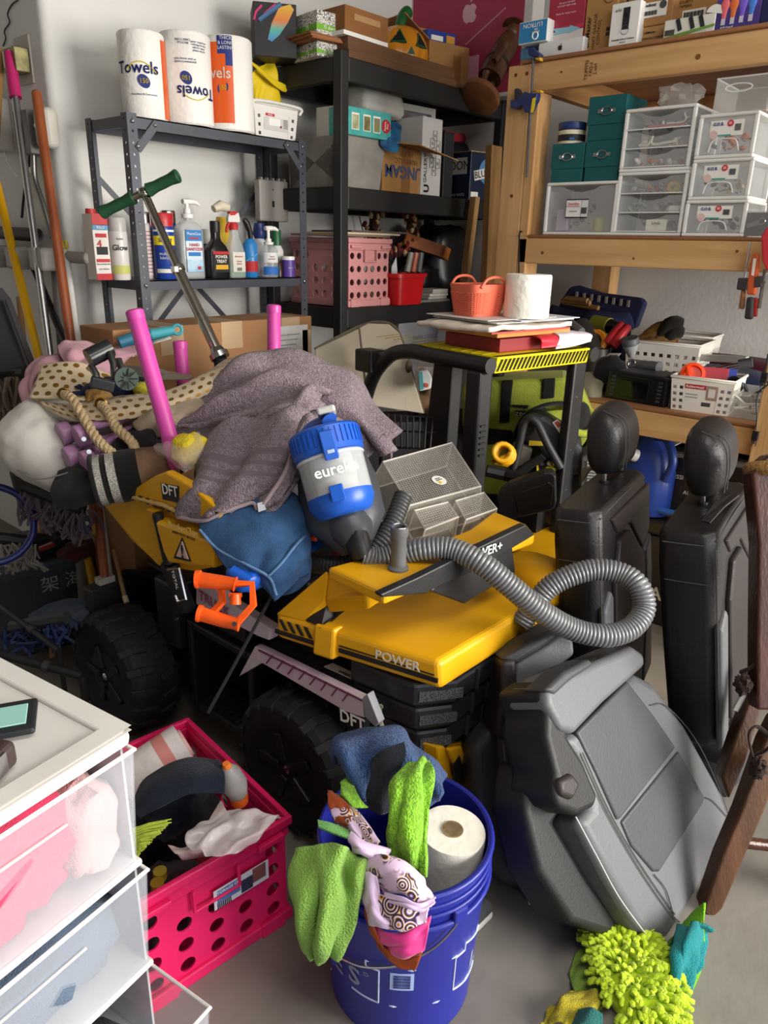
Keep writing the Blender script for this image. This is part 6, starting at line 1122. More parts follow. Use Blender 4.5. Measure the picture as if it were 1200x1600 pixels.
obj('stand_print',M().ring((.004,-.001,h*.36),(0,1,0),.013,.0012,14,4),ink('#9a9a9a'),o);text(o,'INDOOR',.005,(0,-.001,h*.08),ink('#777777'))
o,w,h=top_box('controller_carton','low brown carton printed smart garage control beneath another carton',989,1036,78,50,.03,.1,'#b48a58')
zz=DT+h;text(o,'LiftMaster',.009,(0,-.001,h*.66),K_,bold=.01);text(o,'SMART GARAGE CONTROL',.0095,(0,-.001,h*.34),ink('#3c2c14'))
o,w,h=top_box('lock_carton','brown carton with a white shipping label on a smart garage carton',990,1046,52,-3,.028,.12,'#a97c4e',z0=zz+.0005)
plate(o,0,h*.45,w*.68,h*.42,ink('#e6e4de'));text(o,'Kwikset',.013,(-w*.13,-.003,h*.58),K_,bold=.015)
plate(o,w*.0,h*.86,w*.44,h*.12,ink('#e6e4de'))
for i in range(14):plate(o,w*(-.28+.028*i),h*.36,.0012+.0012*(i % 3 == 0),h*.12,K_,y=-.003,t=.001,name='bar')
obj('knob_print',M().lathe([(.011,0),(.011,.002)],12,(w*.24,-.002,h*.55),(0,-1,0)),ink('#4a4a4a'),o)
o,w,h=top_box('doorbell_carton','brown carton with printed round lens behind the white camera box',953,992,20,-25,.09,.1,'#ad8250',z0=DT)
o.scale=(1,1,1);text(o,'HD',.012,(w*.2,-.001,h*.88),K_)
# the doorbell carton's box really stands on the deck: make it tall enough to show above the camera box
o.data.vertices.foreach_set('co',[c for v in o.data.vertices for c in (v.co.x,v.co.y,v.co.z if v.co.z < .01 else PX(970,-20,XT+.09).z-DT)])
for ch in o.children:ch.location.z=PX(985,6,XT+.09).z-DT;
obj('lens_print',M().lathe([(.02,0),(.02,.001),(.011,.0012),(.011,.002)],16,(.0,-.001,PX(985,4,XT+.09).z-DT),(0,-1,0)),ink('#2a2520'),o)
o,w,h=top_box('tripod_carton','white accessory carton with green swoosh and a folded round flap',1034,1112,71,42,-.004,.09,'#e4e2d8')
ZW=DT+h
m=M().prism([(w*a,-.002,h*b) for a,b in ((-.5,.05),(-.1,.22),(.5,.42),(.5,.3),(0,.1),(-.2,0),(-.5,0))],(0,-.001,0));obj('swoosh_print',m,ink('#6f9a3f'),o)
for x in (-.2,.05,.24):obj('device_print',M().box((w*x,-.002,h*.66),(.012,.001,.034),Matrix.Rotation(-.35,3,'Y')),ink('#26282a'),o)
for i in range(9):plate(o,w*(-.46+.022*i),h*.3,.0014,h*.3,K_,name='bar')
obj('flap',M().prism([(w*(.46+.16*cos(t)),.0,h*(1.0+.42*sin(t))) for t in [-.3+i*.25 for i in range(14)]],(0,.002,0)),ink('#e9e8e2'),o)
text(o,'Wireless Adapter',.008,(w*.2,-.002,h*.18),W_)
o,w,h=top_box('device_carton','brown carton with big barcode label beside the purple bulb box',1046,1118,60,-25,.075,.12,'#ad8250')
plate(o,-.005,h*.5,w*.5,h*.2,ink('#e8e6e0'));
for i in range(22):plate(o,-.005+w*(-.2+.019*i),h*.5,.0012+.001*(i % 4 == 0),h*.12,K_,y=-.003,t=.001,name='bar')
text(o,'SECURITY\nCAMERA',.011,(-w*.25,-.001,h*.72),ink('#3c2c14'))
o,w,h=top_box('bulb_box','purple box printed with four coloured light bulbs',1113,1182,58,-8,.0,.075,'#3a2f72')
plate(o,0,h*.5,w*.98,h*.99,mat('bulb_print','#6a4fa6',.45,vs=9,col2='#2b2a66'),name='front_print')
for i,c in enumerate(('#e56a72','#e0703a','#7a5ad0','#4a7fd8')):
    x=w*(-.3+.2*i);obj('bulb_print',M().lathe([(.001,0),(.006,.0),(.008,.018),(.012,.03),(.013,.038),(.009,.047),(.001,.051)],12,(x,-.003,h*.27),(0,0,1),sy=.2,sx=1),ink(c),o,smooth=60)
    plate(o,x,h*.2,.011,h*.16,ink('#c8c2d6'),y=-.003,name='bulb_base_print')
text(o,'Smart bulb',.011,(-w*.1,-.003,h*.9),W_);text(o,'A19 4-pack',.008,(-w*.2,-.003,h*.06),W_)
o,w,h=top_box('clear_bulb_carton','dark blue carton at the very edge beside the purple bulb box',1184,1215,45,-8,.0,.1,'#22264e')

# ------------------------------------------------------------------ middle deck: drawer units and photo boxes
D2=T2+.0125;XM=SX+.012
FRM=pla('#e3e2de',.3);CLR=clear('#dcdfe0',.16,.1);CLRD=clear('#c2c6c6',.22,.15)
TRK=[ink(c) for c in ('#8d8a80','#33353a','#c8b890','#9aa05a','#d8d5cc','#5b5d60','#b7642f','#77797c')]
rnd=random.Random(11)
def junk(par,x0,x1,y0,y1,z,n,hmax=.03):
    """small bits lying in a drawer, one loose fill per drawer"""
    for k in range(3):
        m=M()
        for i in range(n//3+1):
            s=rnd.uniform(.006,.016);c=(rnd.uniform(x0+.016,x1-.016),rnd.uniform(y0+.016,y1-.016),z+rnd.uniform(.008,hmax))
            if i % 3:m.blob(c,(s*2,s*1.4,s),eul(rnd.random(),rnd.random(),rnd.random()*3),n=8,m=5,amp=.3,seed=i)
            else:m.tube([c,V(c)+V((rnd.uniform(-.04,.04)*.6,0,rnd.uniform(0,.006)))],.003,6)
        for q in range(len(m.v)):
            p=m.v[q];m.v[q]=(min(max(p[0],x0+.002),x1-.002),min(max(p[1],y0+.002),y1-.002),max(p[2],z+.001))
        obj('small_parts',m,rnd.choice(TRK),par,smooth=50,kind='stuff')
def drawer_unit(label,sp,d,n,fronts='wave',grp=None,cat='drawers',name='drawer_unit',fill=14,shell=None):
    loc,rz,w,h=sp;t=thing(name,label,cat,loc,rz,grp);f=.010
    obj('frame_top',M().box((0,d/2,h-f/2),(w,d,f)),FRM,t,bev=.004);obj('frame_base',M().box((0,d/2,f/2),(w,d,f)),FRM,t,bev=.003)
    for s in (-1,1):
        obj('frame_post',M().box((s*(w/2-f*.6),f*.6,h/2),(f*1.2,f*1.2,h-2*f)),FRM,t,bev=.003);obj('frame_post',M().box((s*(w/2-f*.6),d-f*.6,h/2),(f*1.2,f*1.2,h-2*f)),FRM,t)
        obj('side_wall',M().box((s*(w/2-.002),d/2,h/2),(.002,d-2*f,h-2*f)),CLRD,t)
    obj('rear_wall',M().box((0,d-.003,h/2),(w-2*f,.002,h-2*f)),FRM,t)
    dh=(h-2*f)/n
    for i in range(n):
        z=f+dh*i+.002;a,b=-w/2+f*1.3,w/2-f*1.3;hh=dh-.006
        m=M();k=10;prof=[(a+(b-a)*j/k,z+hh-(.016 if n > 1 else .02)*max(0,1-abs(j/k-.5)*3.4)**.5*(fronts == 'wave')) for j in range(k+1)]
        m.prism([(a,.001,z),(b,.001,z)]+[(x,.001,zz) for x,zz in prof[::-1]],(0,.003,0))
        m.b2((a,.005,z),(b,d-.02,z+.003));m.b2((a,.005,z),(a+.0015,d-.02,z+hh*.9));m.b2((b-.0015,.005,z),(b,d-.02,z+hh*.9))
        dr=obj('drawer',m,CLR,t);junk(dr,a+.004,b-.004,.01,d-.06,z+.004,fill,hh*.55)
        if n > 1 and fronts == 'wave':obj('rim_line',M().b2((a,-.001,z),(b,.001,z+.003)),FRM,dr)
    return t,w,h
# single-drawer box
sp=spot(847,957,372,289,D2,X=XM);A,w,h=drawer_unit('single white framed clear drawer box beneath the teal boxes',sp,.2,1)
a0=obj('label',M().box((-.008,-.003,h*.5),(.085,.002,.062)),ink('#1d1d20'),A,bev=.004);plate(A,-.02,h*.5,.056,.054,ink('#e9e7e4'),y=-.0045);plate(A,.022,h*.5,.024,.054,ink('#d8d8d8'),y=-.0045)
text(A,'Sterilite',.014,(-.02,-.006,h*.585),R_);plate(A,-.02,h*.54,.05,.002,ink('#c65560'),y=-.006);text(A,'small box',.008,(-.02,-.006,h*.45),ink('#777777'))
for i in range(7):plate(A,.013+.003*i,h*.46,.0013,.02,K_,y=-.006,name='bar')
obj('photo_stack',M().box((-.075,.03,.05),(.045,.02,.07)),ink('#b5a7bd'),A,bev=.003);obj('yellow_tin',M().lathe([(.02,0),(.02,.045)],14,(.055,.05,.013)),ink('#a8a246'),A)
zA=D2+h
# teal photo boxes
TEAL=mat('teal_card','#0f5a5c',.55,var=.06,bump=.1,bs=200)
def photo_box(label,sp,d=.16):
    loc,rz,w,h=sp;t=thing('photo_box',label,'box',loc,rz,'teal photo boxes')
    obj('body',M().box((0,d/2,h*.5-.004),(w-.006,d-.006,h-.008)),TEAL,t,bev=.002)
    obj('lid',M().b2((-w/2,0,h*.36),(w/2,d,h)),TEAL,t,bev=.002)
    hd=M().ring((0,-.003,h*.66),(0,1,0),.016,.003,18,6);hd.v=[(x*1.15,y,h*.66+(z-h*.66)*.75) for x,y,z in hd.v]
    hd.box((-.026,-.002,h*.66),(.012,.002,.012)).box((.026,-.002,h*.66),(.012,.002,.012));obj('label_holder',hd,STEEL,t,smooth=40)
    obj('label',M().box((0,-.001,h*.66),(.034,.001,.018)),ink('#28585b'),t)
    return t,w,h
t,w,h1=photo_box('teal photo box on the single drawer box, under the blue-lidded jar',spot(858,908,287,226,zA,X=XM+.02));zJ=zA+h1
t,w,h2=photo_box('teal photo box on the single drawer box, beneath another teal box',spot(909.5,963,286,222,zA,X=XM+.02))
t,w,h3=photo_box('topmost teal photo box of the three',spot(914,972,224,155,zA+h2+.0005,X=XM+.02))
loc,rz,w,h=spot(873,912,226,192,zJ,X=XM+.06)
t=thing('jar','wide jar with navy lid and dark label on a teal box','jar',loc,rz)
r=w/2;obj('body',M().lathe([(r*.93,0),(r*.97,.004),(r*.97,h*.6),(r*.9,h*.64)],24),pla('#d5cdb2',.35),t,smooth=40);obj('wrap_label',M().lathe([(r*.985,h*.12),(r*.985,h*.42)],24),ink('#191a1e'),t,smooth=40)
obj('lid',M().lathe([(r*.98,h*.66),(r,h*.68),(r,h*.97),(r*.9,h)],28),pla('#24386e',.35),t,smooth=40);plate(t,r*.5,h*.2,r*.35,h*.1,ink('#3f7fc0'),y=-r*.9)
# three-drawer towers
sp=spot(954,1061,376,276,D2,X=XM);t,w,hb=drawer_unit('lower clear three-drawer tower with tools and packets inside',sp,.22,3,grp='clear three-drawer towers',fill=22)
obj('tube_of_sealant',M().lathe([(.003,0),(.012,.012),(.012,.06)],12,(.05,.03,hb*.42),(1,0,0)),ink('#d9d4cc'),t);obj('yellow_tape',M().lathe([(.018,0),(.018,.02)],16,(.055,.04,hb*.76),(.2,1,0)),ink('#d0a928'),t)
plate(t,.03,hb*.17,.07,.035,ink('#e5e1cf'),y=.012);text(t,'Linda',.014,(.03,.009,hb*.2),K_)
sp2=spot(966,1074,272,172,D2+hb+.0005,X=XM);t,w,hu=drawer_unit('upper clear three-drawer tower stacked on the lower one',sp2,.22,3,grp='clear three-drawer towers',fill=22)
obj('wire_hook',M().tube(spl([(.02,.015,hu*.74),(.07,.015,hu*.745),(.08,.015,hu*.8),(.074,.015,hu*.87),(.078,.015,hu*.9)],16),.002,6),ink('#e6e2da'),t);obj('red_rule',M().box((.02,.02,hu*.71),(.12,.01,.008)),ink('#a8504c'),t)
obj('white_clip',M().tube(spl([(-.06,.012,hu*.42),(-.03,.012,hu*.43),(-.02,.012,hu*.56),(-.015,.012,hu*.43),(.06,.012,hu*.46)],20),.004,6),ink('#d8d2bc'),t)
ztb=D2+hb+hu
# crumpled clear bag on the tower
p=PX(1060,165,XM+.08);p.z=ztb+.001
m=M().blob((0,0,.034),(.13,.09,.068),e=.8,n=18,m=10,amp=.5,fs=7,seed=3);m.v=[(x,y,max(0,z)) for x,y,z in m.v]
solo('plastic_bag','crumpled clear plastic bag on top of the drawer towers','bag',m,clear('#f0efe9',.3,.08),p,-pi/2,smooth=25)
solo('wood_chip','thin tan wooden offcut beside the crumpled clear bag','wood scrap',M().prism([(-.03,0,0),(.03,-.006,0),(.034,.014,0),(-.024,.02,0)],(0,0,.006)),wood('pine_x','#b98a56','#8e6436',axis=0),(XM+.03,PX(1012,165,XM+.03).y,ztb+.001),-pi/2)
# three stacked single drawers with price labels
z=D2
for i,(p0,p1,pb,pt,lab) in enumerate(((1062,1158,380,323,'lowest of three stacked drawers with price labels'),(1072,1166,322,258,'middle of three stacked drawers with price labels'),(1082,1173,257,187,'top of three stacked drawers with price labels, under the clear bin'))):
    sp=spot(p0,p1,pb,pt,z,X=XM-.006);t,w,h=drawer_unit(lab,sp,.2,1,fronts='flat',grp='stacked drawers with price labels',fill=16)
    plate(t,.0,h*.66,w*.56,h*.34,ink('#e9e6df'),y=-.001);text(t,'G.D.B.',.012,(-w*.14,-.004,h*.75),B_,bold=.02);obj('price_dot',M().lathe([(.009,0),(.009,.002)],14,(w*.06,-.002,h*.76),(0,-1,0)),ink('#c43440'),t)
    obj('seal_print',M().lathe([(.012,0),(.012,.002)],14,(-w*.2,-.003,h*.52),(0,-1,0)),ink('#d8b8b4'),t);plate(t,-w*.02,h*.5,w*.22,.004,ink('#3f9a86'),y=-.003,name='stripe');text(t,'$5',.009,(w*.06,-.0045,h*.76),W_)
    for k in range(6):plate(t,w*.19,h*(.6+.025*k),w*.1,.0014,K_,y=-.003,name='bar')
    obj('handle',M().tube(spl([(-.045,-.001,.018),(-.036,-.005,h*.36),(-.02,-.006,h*.42),(.02,-.006,h*.42),(.036,-.005,h*.36),(.045,-.001,.018)],24),.0022,6),clear('#f4f4f4',.5),t)
    z += h+.0005
zC=z
# clear bin on top
loc,rz,w,h=spot(1112,1174,180,125,zC,X=XM+.01)
t=thing('clear_bin','open clear acrylic bin with oval handle cutout on stacked drawers','bin',(loc[0],loc[1]-.02,loc[2]),rz);ac=clear('#dfe0dd',.2,.06);d=.2;w=.17;k=.9
obj('front_wall',M().panel((-w/2*k,0,0),(w*k,0,0),(0,0,h),1,1,lambda i,j:0,.003),ac,t)
for s in (-1,1):obj('side_wall',M().b2((s*w/2*k-.0015,.003,0),(s*w/2*k+.0015,d-.003,h)),ac,t)
obj('rear_wall',M().b2((-w/2*k,d-.003,0),(w/2*k,d,h)),ac,t);obj('bottom',M().b2((-w/2*k,0,0),(w/2*k,d,.003)),ac,t)
hd=[(.032*cos(a)*1.2-.01,-.002,h*.7+.011*sin(a)) for a in [i*pi/10 for i in range(20)]];obj('handle_cutout',M().tube(hd,.002,6,close=True),clear('#ffffff',.55),t)
obj('rim',M().tube([(-w/2*k,0,h),(w/2*k,0,h),(w/2*k,d,h),(-w/2*k,d,h)],.0022,6,close=True),clear('#ffffff',.5),t)
# clear case with key fob at deck end
p=PX(1176,382,XM-.005);t=thing('clear_case','small clear case with a metal keyring at the deck end above the clamps','case',(XM-.005,p.y,D2),-pi/2)
obj('case_body',M().b2((-.045,0,0),(.04,.05,.075)),clear('#c0c2c0',.3,.1),t,bev=.003);obj('dark_foam',M().b2((-.042,.012,.003),(.037,.047,.07)),ink('#34363a'),t)
obj('keyring',M().ring((.012,.006,.045),(0,1,0),.009,.0025,16,6).box((-.012,.006,.036),(.034,.004,.014),Matrix.Rotation(-.3,3,'Y')),STEEL,t,smooth=40)
# thin white plug-in behind the single drawer box
p=PX(840,372,SX+.12);solo('power_adapter','slim pale power adapter leaning by the single drawer box','adapter',M().b2((-.02,0,0),(.02,.03,.105)),pla('#b9b6ae',.5),(SX+.12,p.y,D2),-pi/2,bev=.004)
pts=[PX(812,372,SX-.01),PX(812,366,SX-.012),PX(820,366,SX+.02),PX(838,368,SX+.1)]
pts[2].z=pts[3].z=D2+.004;pts[1].z=D2+.008;e=[PX(811,y,SX-.008) for y in (385,400,415,433)]
solo('black_cable','thin black cable hanging over the deck edge by the pine post','cable',M().tube(spl(e[::-1]+pts[1:],30),.003,6),BLK,smooth=40,world=True)
# ------------------------------------------------------------------ clamps hanging on the shelf
NAVY=pla('#232f5e',.4)
def P_(x,y,dx=-.02):return PX(x,y,SX+dx)
t=thing('bar_clamp','navy quick bar clamp with yellow label gripping the upper beam','clamp',P_(826,170))
obj('bar',M().tube([P_(833.5,92),P_(829,170),P_(823,277)],.0048,8,flat=.5),pla('#3d3b3c',.5),t,world=True)
def slab(par,name,px,dx,th,mt,bev=.003):return obj(name,M().prism([PX(x,y,SX+dx) for x,y in px],(-th,0,0)),mt,par,world=True,bev=bev)
slab(t,'fixed_jaw',[(831,78),(838,77),(850,87),(849,92),(832,89)],-.005,.03,NAVY);slab(t,'jaw_pad',[(842,91),(850,91),(849,97),(841,95)],-.005,.024,pla('#c8a02c',.5))
slab(t,'sliding_body',[(826,145),(834,148),(846,147),(844,158),(838,168),(834,178),(826,177),(822,166),(812,172),(804,171),(804,158),(814,158)],-.005,.03,NAVY)
slab(t,'trigger',[(808,140),(814,139),(818,148),(824,152),(822,159),(808,156)],-.008,.02,pla('#2a2a30',.5));slab(t,'jaw_pad',[(842,142),(850,142),(850,146),(842,147)],-.005,.022,pla('#c8a02c',.5))
slab(t,'yellow_label',[(829,176),(832,154),(837,152),(836,165),(833,176)],-.0355,.001,pla('#e0c81c',.5),0)
t=thing('spring_clamp','black and steel bar clamp hanging on the thin rod at middle beam end','clamp',P_(1166,430))
obj('rod',M().tube([P_(1173,378,-.03),P_(1154,484,-.03)],.0032,8),STEEL,t,world=True)
slab(t,'clamp_block',[(1157,434),(1170,434),(1168,454),(1154,452)],-.02,.025,pla('#3a3636',.5));slab(t,'wooden_handle',[(1160,452),(1167,453),(1165,483),(1158,483)],-.02,.02,pla('#9a6a3c',.5),.006)
t=thing('orange_clamp','orange quick grip clamp with white label on the middle beam','clamp',P_(1180,420,-.04))
slab(t,'arm',[(1179,397),(1187,395),(1189,402),(1186,436),(1183,461),(1169,460),(1171,436),(1175,410)],-.035,.02,pla('#c0552c',.4),.005);slab(t,'handle',[(1169,464),(1180,464),(1178,499),(1165,498)],-.035,.02,pla('#2b2a2c',.5),.006)
slab(t,'white_label',[(1177,404),(1182,404),(1178,431),(1174,430)],-.0555,.001,ink('#dcd6ce'),0);slab(t,'red_handle',[(1180,464),(1186,466),(1184,495),(1178,494)],-.02,.015,pla('#a8261c',.4));slab(t,'slide_block',[(1183,432),(1195,431),(1194,448),(1182,449)],-.03,.028,pla('#3a3634',.5))
obj('bar',M().tube([P_(1196,420,-.03),P_(1186,482,-.03)],.005,6),pla('#6b6660',.4),t,world=True)
t=thing('red_pliers','red rubber handled pliers hanging past the orange clamp','pliers',P_(1198,395,-.06));slab(t,'grip',[(1191,370),(1200,355),(1210,352),(1210,420),(1200,424),(1193,408)],-.05,.018,pla('#c5323e',.4),.006);slab(t,'spring_tip',[(1197,427),(1201,425),(1198,445),(1194,440)],-.05,.01,STEEL)
# extension cord on the near post
pts=[PX(x,y,SX-.056) for x,y in ((1200,553),(1196,575),(1193,590),(1200,600),(1186,612),(1182,633),(1183,650),(1181,672))]
t=solo('hanging_cord','black cord with two plugs hanging down the near pine post','cord',M().tube(spl(pts,40),.0022,6),BLK,smooth=40,world=True)
for x,y in ((1194,590),(1180,681)):
    c=PX(x,y,SX-.058);obj('plug',M().box(c,(.014,.018,.03)).tube([c,c+V((0,0,-.026))],.0028,6).box(c+V((0,.006,-.024)),(.002,.003,.02)).box(c+V((0,-.006,-.024)),(.002,.003,.02)),BLK,t,bev=.002,world=True)
# ------------------------------------------------------------------ grey shelf: paper towels, basket and bag on top
GT1=G1+.001;PT=mat('towel_white','#ece9e3',.55,var=.015,bump=.5,bs=60,coat=.25,bdist=.005);ORP=pla('#d85a1c',.35)
def ptowel(label,p0,p1,pb,pt,Y,arc,lean=0,orange=None):
    loc,rz,w,h=spot(p0,p1,pb,pt,GT1,Y=Y);r=w/2*.88
    t=thing('paper_towel_roll',label,'paper roll',loc,0,'wrapped paper towel rolls')
    obj('roll',M().lathe([(.022,.002),(r*.94,0),(r,.006),(r,h-.006),(r*.95,h),(.022,h-.004),(.02,h*.5)],40),PT,t,smooth=40)
    a0,a1=arc
    def wrap(name,b0,b1,z0,z1,mt,o=.0012,n=14,parent=t):
        m=M();
        for i in range(n):
            u,v=b0+(b1-b0)*i/n,b0+(b1-b0)*(i+1)/n
            m.hexa([((r+q)*cos(b),(r+q)*sin(b),z) for z in (z0,z1) for b,q in ((u,o),(v,o),(v,0),(u,0))])
        return obj(name,m,mt,parent)
    def wt(s,ang,z,size,mt,flip=False,sx=1):
        rd=V((cos(ang),sin(ang),0));tg=V((-sin(ang),cos(ang),0))*(-1 if flip else 1);o=text(t,s,size,rd*(r+.003)+V((0,0,z)),mt,r=tg,u=(0,0,-1 if flip else 1),sx=sx,bold=.012);BEND[o.name]=lambda zz:r+.003;return o
    return t,r,h,wrap,wt
FA=math.atan2(-2.4,-1.55)   # direction of the camera seen from the rolls
NVI=ink('#1f2f78')
t,r,h,wrap,wt=ptowel('leftmost wrapped paper towel roll, print right way up',193,262,179,45,2.475,(0,1))
wrap('orange_print',FA+.95,FA+1.5,.004,h-.02,ORP);wt('Towels',FA-.25,h*.57,.05,NVI);wt('150',FA+.02,h*.42,.02,ink('#e8d02c'));wt('Absorbent & Convenient',FA+.0,h*.27,.0085,NVI)
def badge(t,r,ang,z,s,mt,o=.0015):
    rd=V((cos(ang),sin(ang),0));return obj('badge_print',M().lathe([(s,0),(s*.98,.0008)],20,rd*(r+o-.002)+V((0,0,z)),rd,sx=1,sy=1.25),mt,t)
badge(t,r,FA+.02,h*.42,.018,NVI);obj('yellow_swoosh',M().tube([((r+.002)*cos(FA+a),(r+.002)*sin(FA+a),h*(.64-.9*(a+.1)**2*.3)) for a in [-.7+.1*i for i in range(14)]],.0016,4),ink('#d9c22c'),t)
t,r,h,wrap,wt=ptowel('middle wrapped paper towel roll with upside-down print',258,331,192,50,2.475,(0,1))
wrap('orange_print',FA-1.25,FA-.85,.004,h-.03,pla('#d4684a',.35));wt('Towels',FA+.38,h*.36,.05,NVI,True);wt('150',FA-.05,h*.5,.02,ink('#e8d02c'),True);badge(t,r,FA-.05,h*.5,.018,NVI);wt('guaranteed to satisfy\nor your money back',FA-.05,h*.68,.009,NVI,True);wt('RECYCLE\nCARD CORE',FA-.1,h*.88,.009,NVI,True);wt('paper made from\nwell kept forests\nsafe for septic\nplease recycle',FA+.52,h*.84,.0085,NVI)
obj('yellow_swoosh',M().tube([((r+.002)*cos(FA+a),(r+.002)*sin(FA+a),h*(.27+.25*(a-.3)**2)) for a in [-.2+.1*i for i in range(12)]],.0016,4),ink('#d9c22c'),t)
t,r,h,wrap,wt=ptowel('right wrapped paper towel roll with orange and navy printed band',324,393,203,58,2.475,(0,1))
wrap('orange_print',FA-1.2,FA+.12,h*.08,h*.92,ORP);wrap('navy_corner',FA-.45,FA+.12,h*.80,h*.985,NVI,.0018);wrap('navy_corner',FA-.15,FA+.12,h*.68,h*.82,NVI,.0018);wt('THICK\n& LONG\nLASTING',FA-.12,h*.91,.015,W_);wt('Towels',FA-.75,h*.60,.05,W_);badge(t,r,FA-.3,h*.45,.018,NVI);wt('150',FA-.3,h*.45,.02,ink('#e8d02c'))
loc,rz,w,h=spot(398,466,214,162,GT1,Y=2.43)
t=wbasket('mini_basket','small white handled basket with product label on the grey shelf end',loc,0,w,.14,h,5,4,pla('#dedbd6',.4),hole=(.3,.45),skip=lambda i,j:0 < i < 4);obj('handle',M().tube(spl([(-w/2-.003,-.006,h-.02),(-w/2+.006,-.012,h+.004),(w/2-.006,-.012,h+.004),(w/2+.003,-.006,h-.02)],20),.006,8),pla('#dedbd6',.4),t,smooth=60)
plate(t,0,h*.5,w*.55,h*.5,ink('#c9c4c2'),y=.003);plate(t,-w*.14,h*.70,w*.2,h*.08,R_,y=.0015);plate(t,-w*.04,h*.5,w*.26,h*.22,ink('#e9e6e2'),y=.0015);plate(t,.1*w,h*.38,.008,.008,ink('#8c2a30'),y=.0012);text(t,'Sterilite',.007,(-w*.14,.0002,h*.70),W_)
for i in range(7):plate(t,w*.21,h*(.36+.04*i),w*.09,.0015,K_,y=.0015,name='bar')
YB=mat('yellow_bag','#e6c81a',.6,var=.08,vs=8)
gy=lambda rows:[[PY(*q) for q in r_] for r_ in rows]
cloth('yellow_bag','bright yellow plastic bag rising behind the small white basket',gy([[(389,128,2.61),(396,112,2.6),(418,96,2.61),(424,94,2.62)],[(389,150,2.61),(405,130,2.59),(425,118,2.58),(432,120,2.6)],[(392,178,2.61),(405,170,2.59),(425,160,2.58),(440,162,2.6)],[(394,190,2.61),(406,191,2.6),(425,193,2.6),(440,195,2.61)]]),YB,cat='bag',amp=.006,fs=12,solid=.003,fold=[(.5,1.6,.02,.4)])
yb_=bpy.data.objects['yellow_bag'];obj('bag_strap',M().sheet(gy([[(387,92,2.60),(405,105,2.57),(425,122,2.555),(446,133,2.57),(448,141,2.575)],[(387,96,2.595),(404,110,2.565),(424,130,2.55),(440,142,2.565),(447,144,2.57)]]),8,30,.002),YB,yb_,world=True,smooth=60,solid=.003)
# ------------------------------------------------------------------ grey shelf: bottles and cans
GZ=G2+.001;YS=2.455
def bot(name,label,p0,p1,pt,dy=0,pb=434,cat='bottle',grp=None):
    loc,rz,w,h=spot(p0,p1,pb,pt,GZ,Y=YS+dy);return thing(name,label,cat,loc,0,grp),w*.9,h
def lath(t,name,prof,mt,n=24,sy=1,sx=1):return obj(name,M().lathe(prof,n,sy=sy,sx=sx),mt,t,smooth=45)
def front_label(t,r,z0,z1,mt,span=1.1,c=-pi/2-.35,name='label',sy=1):
    m=M();n=12
    for i in range(n):
        u,v=c-span+2*span*i/n,c-span+2*span*(i+1)/n;m.hexa([((r+q)*cos(b),(r+q)*sin(b)*sy,z) for z in (z0,z1) for b,q in ((u,.001),(v,.001),(v,0),(u,0))])
    return obj(name,m,mt,t)
def ltext(t,s,r,z,size,mt,a=-pi/2-.35,sy=1):
    rd=V((cos(a),sin(a),0));o=text(t,s,size,V((rd.x*(r+.0025),rd.y*(r*sy+.0025),z)),mt,r=(-sin(a),cos(a),0),u=(0,0,1),bold=.01);BEND[o.name]=(lambda zz:r+.003) if sy == 1 else (lambda zz:math.hypot(rd.x*(r+.003),rd.y*(r*sy+.003)));return o
def spray_can(name,label,p0,p1,pt,body,cap,dy=0,pb=434,caph=.16):
    t,w,h=bot(name,label,p0,p1,pt,dy,pb,'can');r=w/2
    lath(t,'can',[(r*.93,0),(r,.004),(r,h*(1-caph)*.9),(r*.96,h*(1-caph)*.93),(r*.8,h*(1-caph)*.99),(r*.5,h*(1-caph))],body);lath(t,'cap',[(r*.97,h*(1-caph)*.93),(r*.98,h*(1-caph)),(r*.98,h*.98),(r*.9,h)],cap);return t,r,h
def pbox(name,label,p0,p1,pt,d,col,dy=0,pb=434):
    loc,rz,w,h=spot(p0,p1,pb,pt,GZ,Y=YS+dy);return carton(name,label,'box',(loc,rz,w,h),d,pla(col,.5),bev=.002)
o,w,h=pbox('bait_box','red topped white box with black print at left of the bottle row',152,176,331,.06,'#d9d3cc',.005)
plate(o,0,h*.92,w*.98,h*.17,pla('#b52a2e',.5),name='band');plate(o,0,h*.80,w*.98,h*.08,ink('#5a8fb5'),name='band');text(o,'KILLS',.012,(.0,-.003,h*.8),W_);plate(o,0,h*.68,w*.7,h*.06,R_);text(o,'4',.035,(-w*.15,-.003,h*.55),R_);plate(o,0,h*.45,w*.7,h*.12,K_);plate(o,0,h*.30,w*.85,h*.05,R_);plate(o,0,h*.05,w*.98,h*.1,R_);text(o,'fast acting baits\n\nuse indoors',.008,(0,-.003,h*.21),K_)
t,r,h=spray_can('red_spray_can','red spray can behind the red topped box',144,160,325,pla('#a32a2c',.35),pla('#b83030',.4),.09)
t,r,h=spray_can('hair_spray_can','white can with pale grey cap and script lettering beside the red topped box',176,204,337,pla('#cfcac6',.3),pla('#b3aeaa',.35),.0);front_label(t,r,h*.1,h*.24,ink('#b9bb6a'),name='band');ltext(t,'Glow',r,h*.52,.026,ink('#3a3838'));ltext(t,'SHINE',r,h*.66,.008,K_)
t,r,h=spray_can('starch_can','white and maroon text covered can behind the front shelf post',217,241,330,pla('#b9aeac',.3),met('#b9b9b6',.3),.04,caph=.1);front_label(t,r,h*.06,h*.8,ink('#c9bdb9'),1.4)
for i in range(12):front_label(t,r+.001,h*(.1+.055*i),h*(.1+.055*i)+.003,ink('#8a4a52'),.9+.2*(i % 3 == 0),name='text_line')
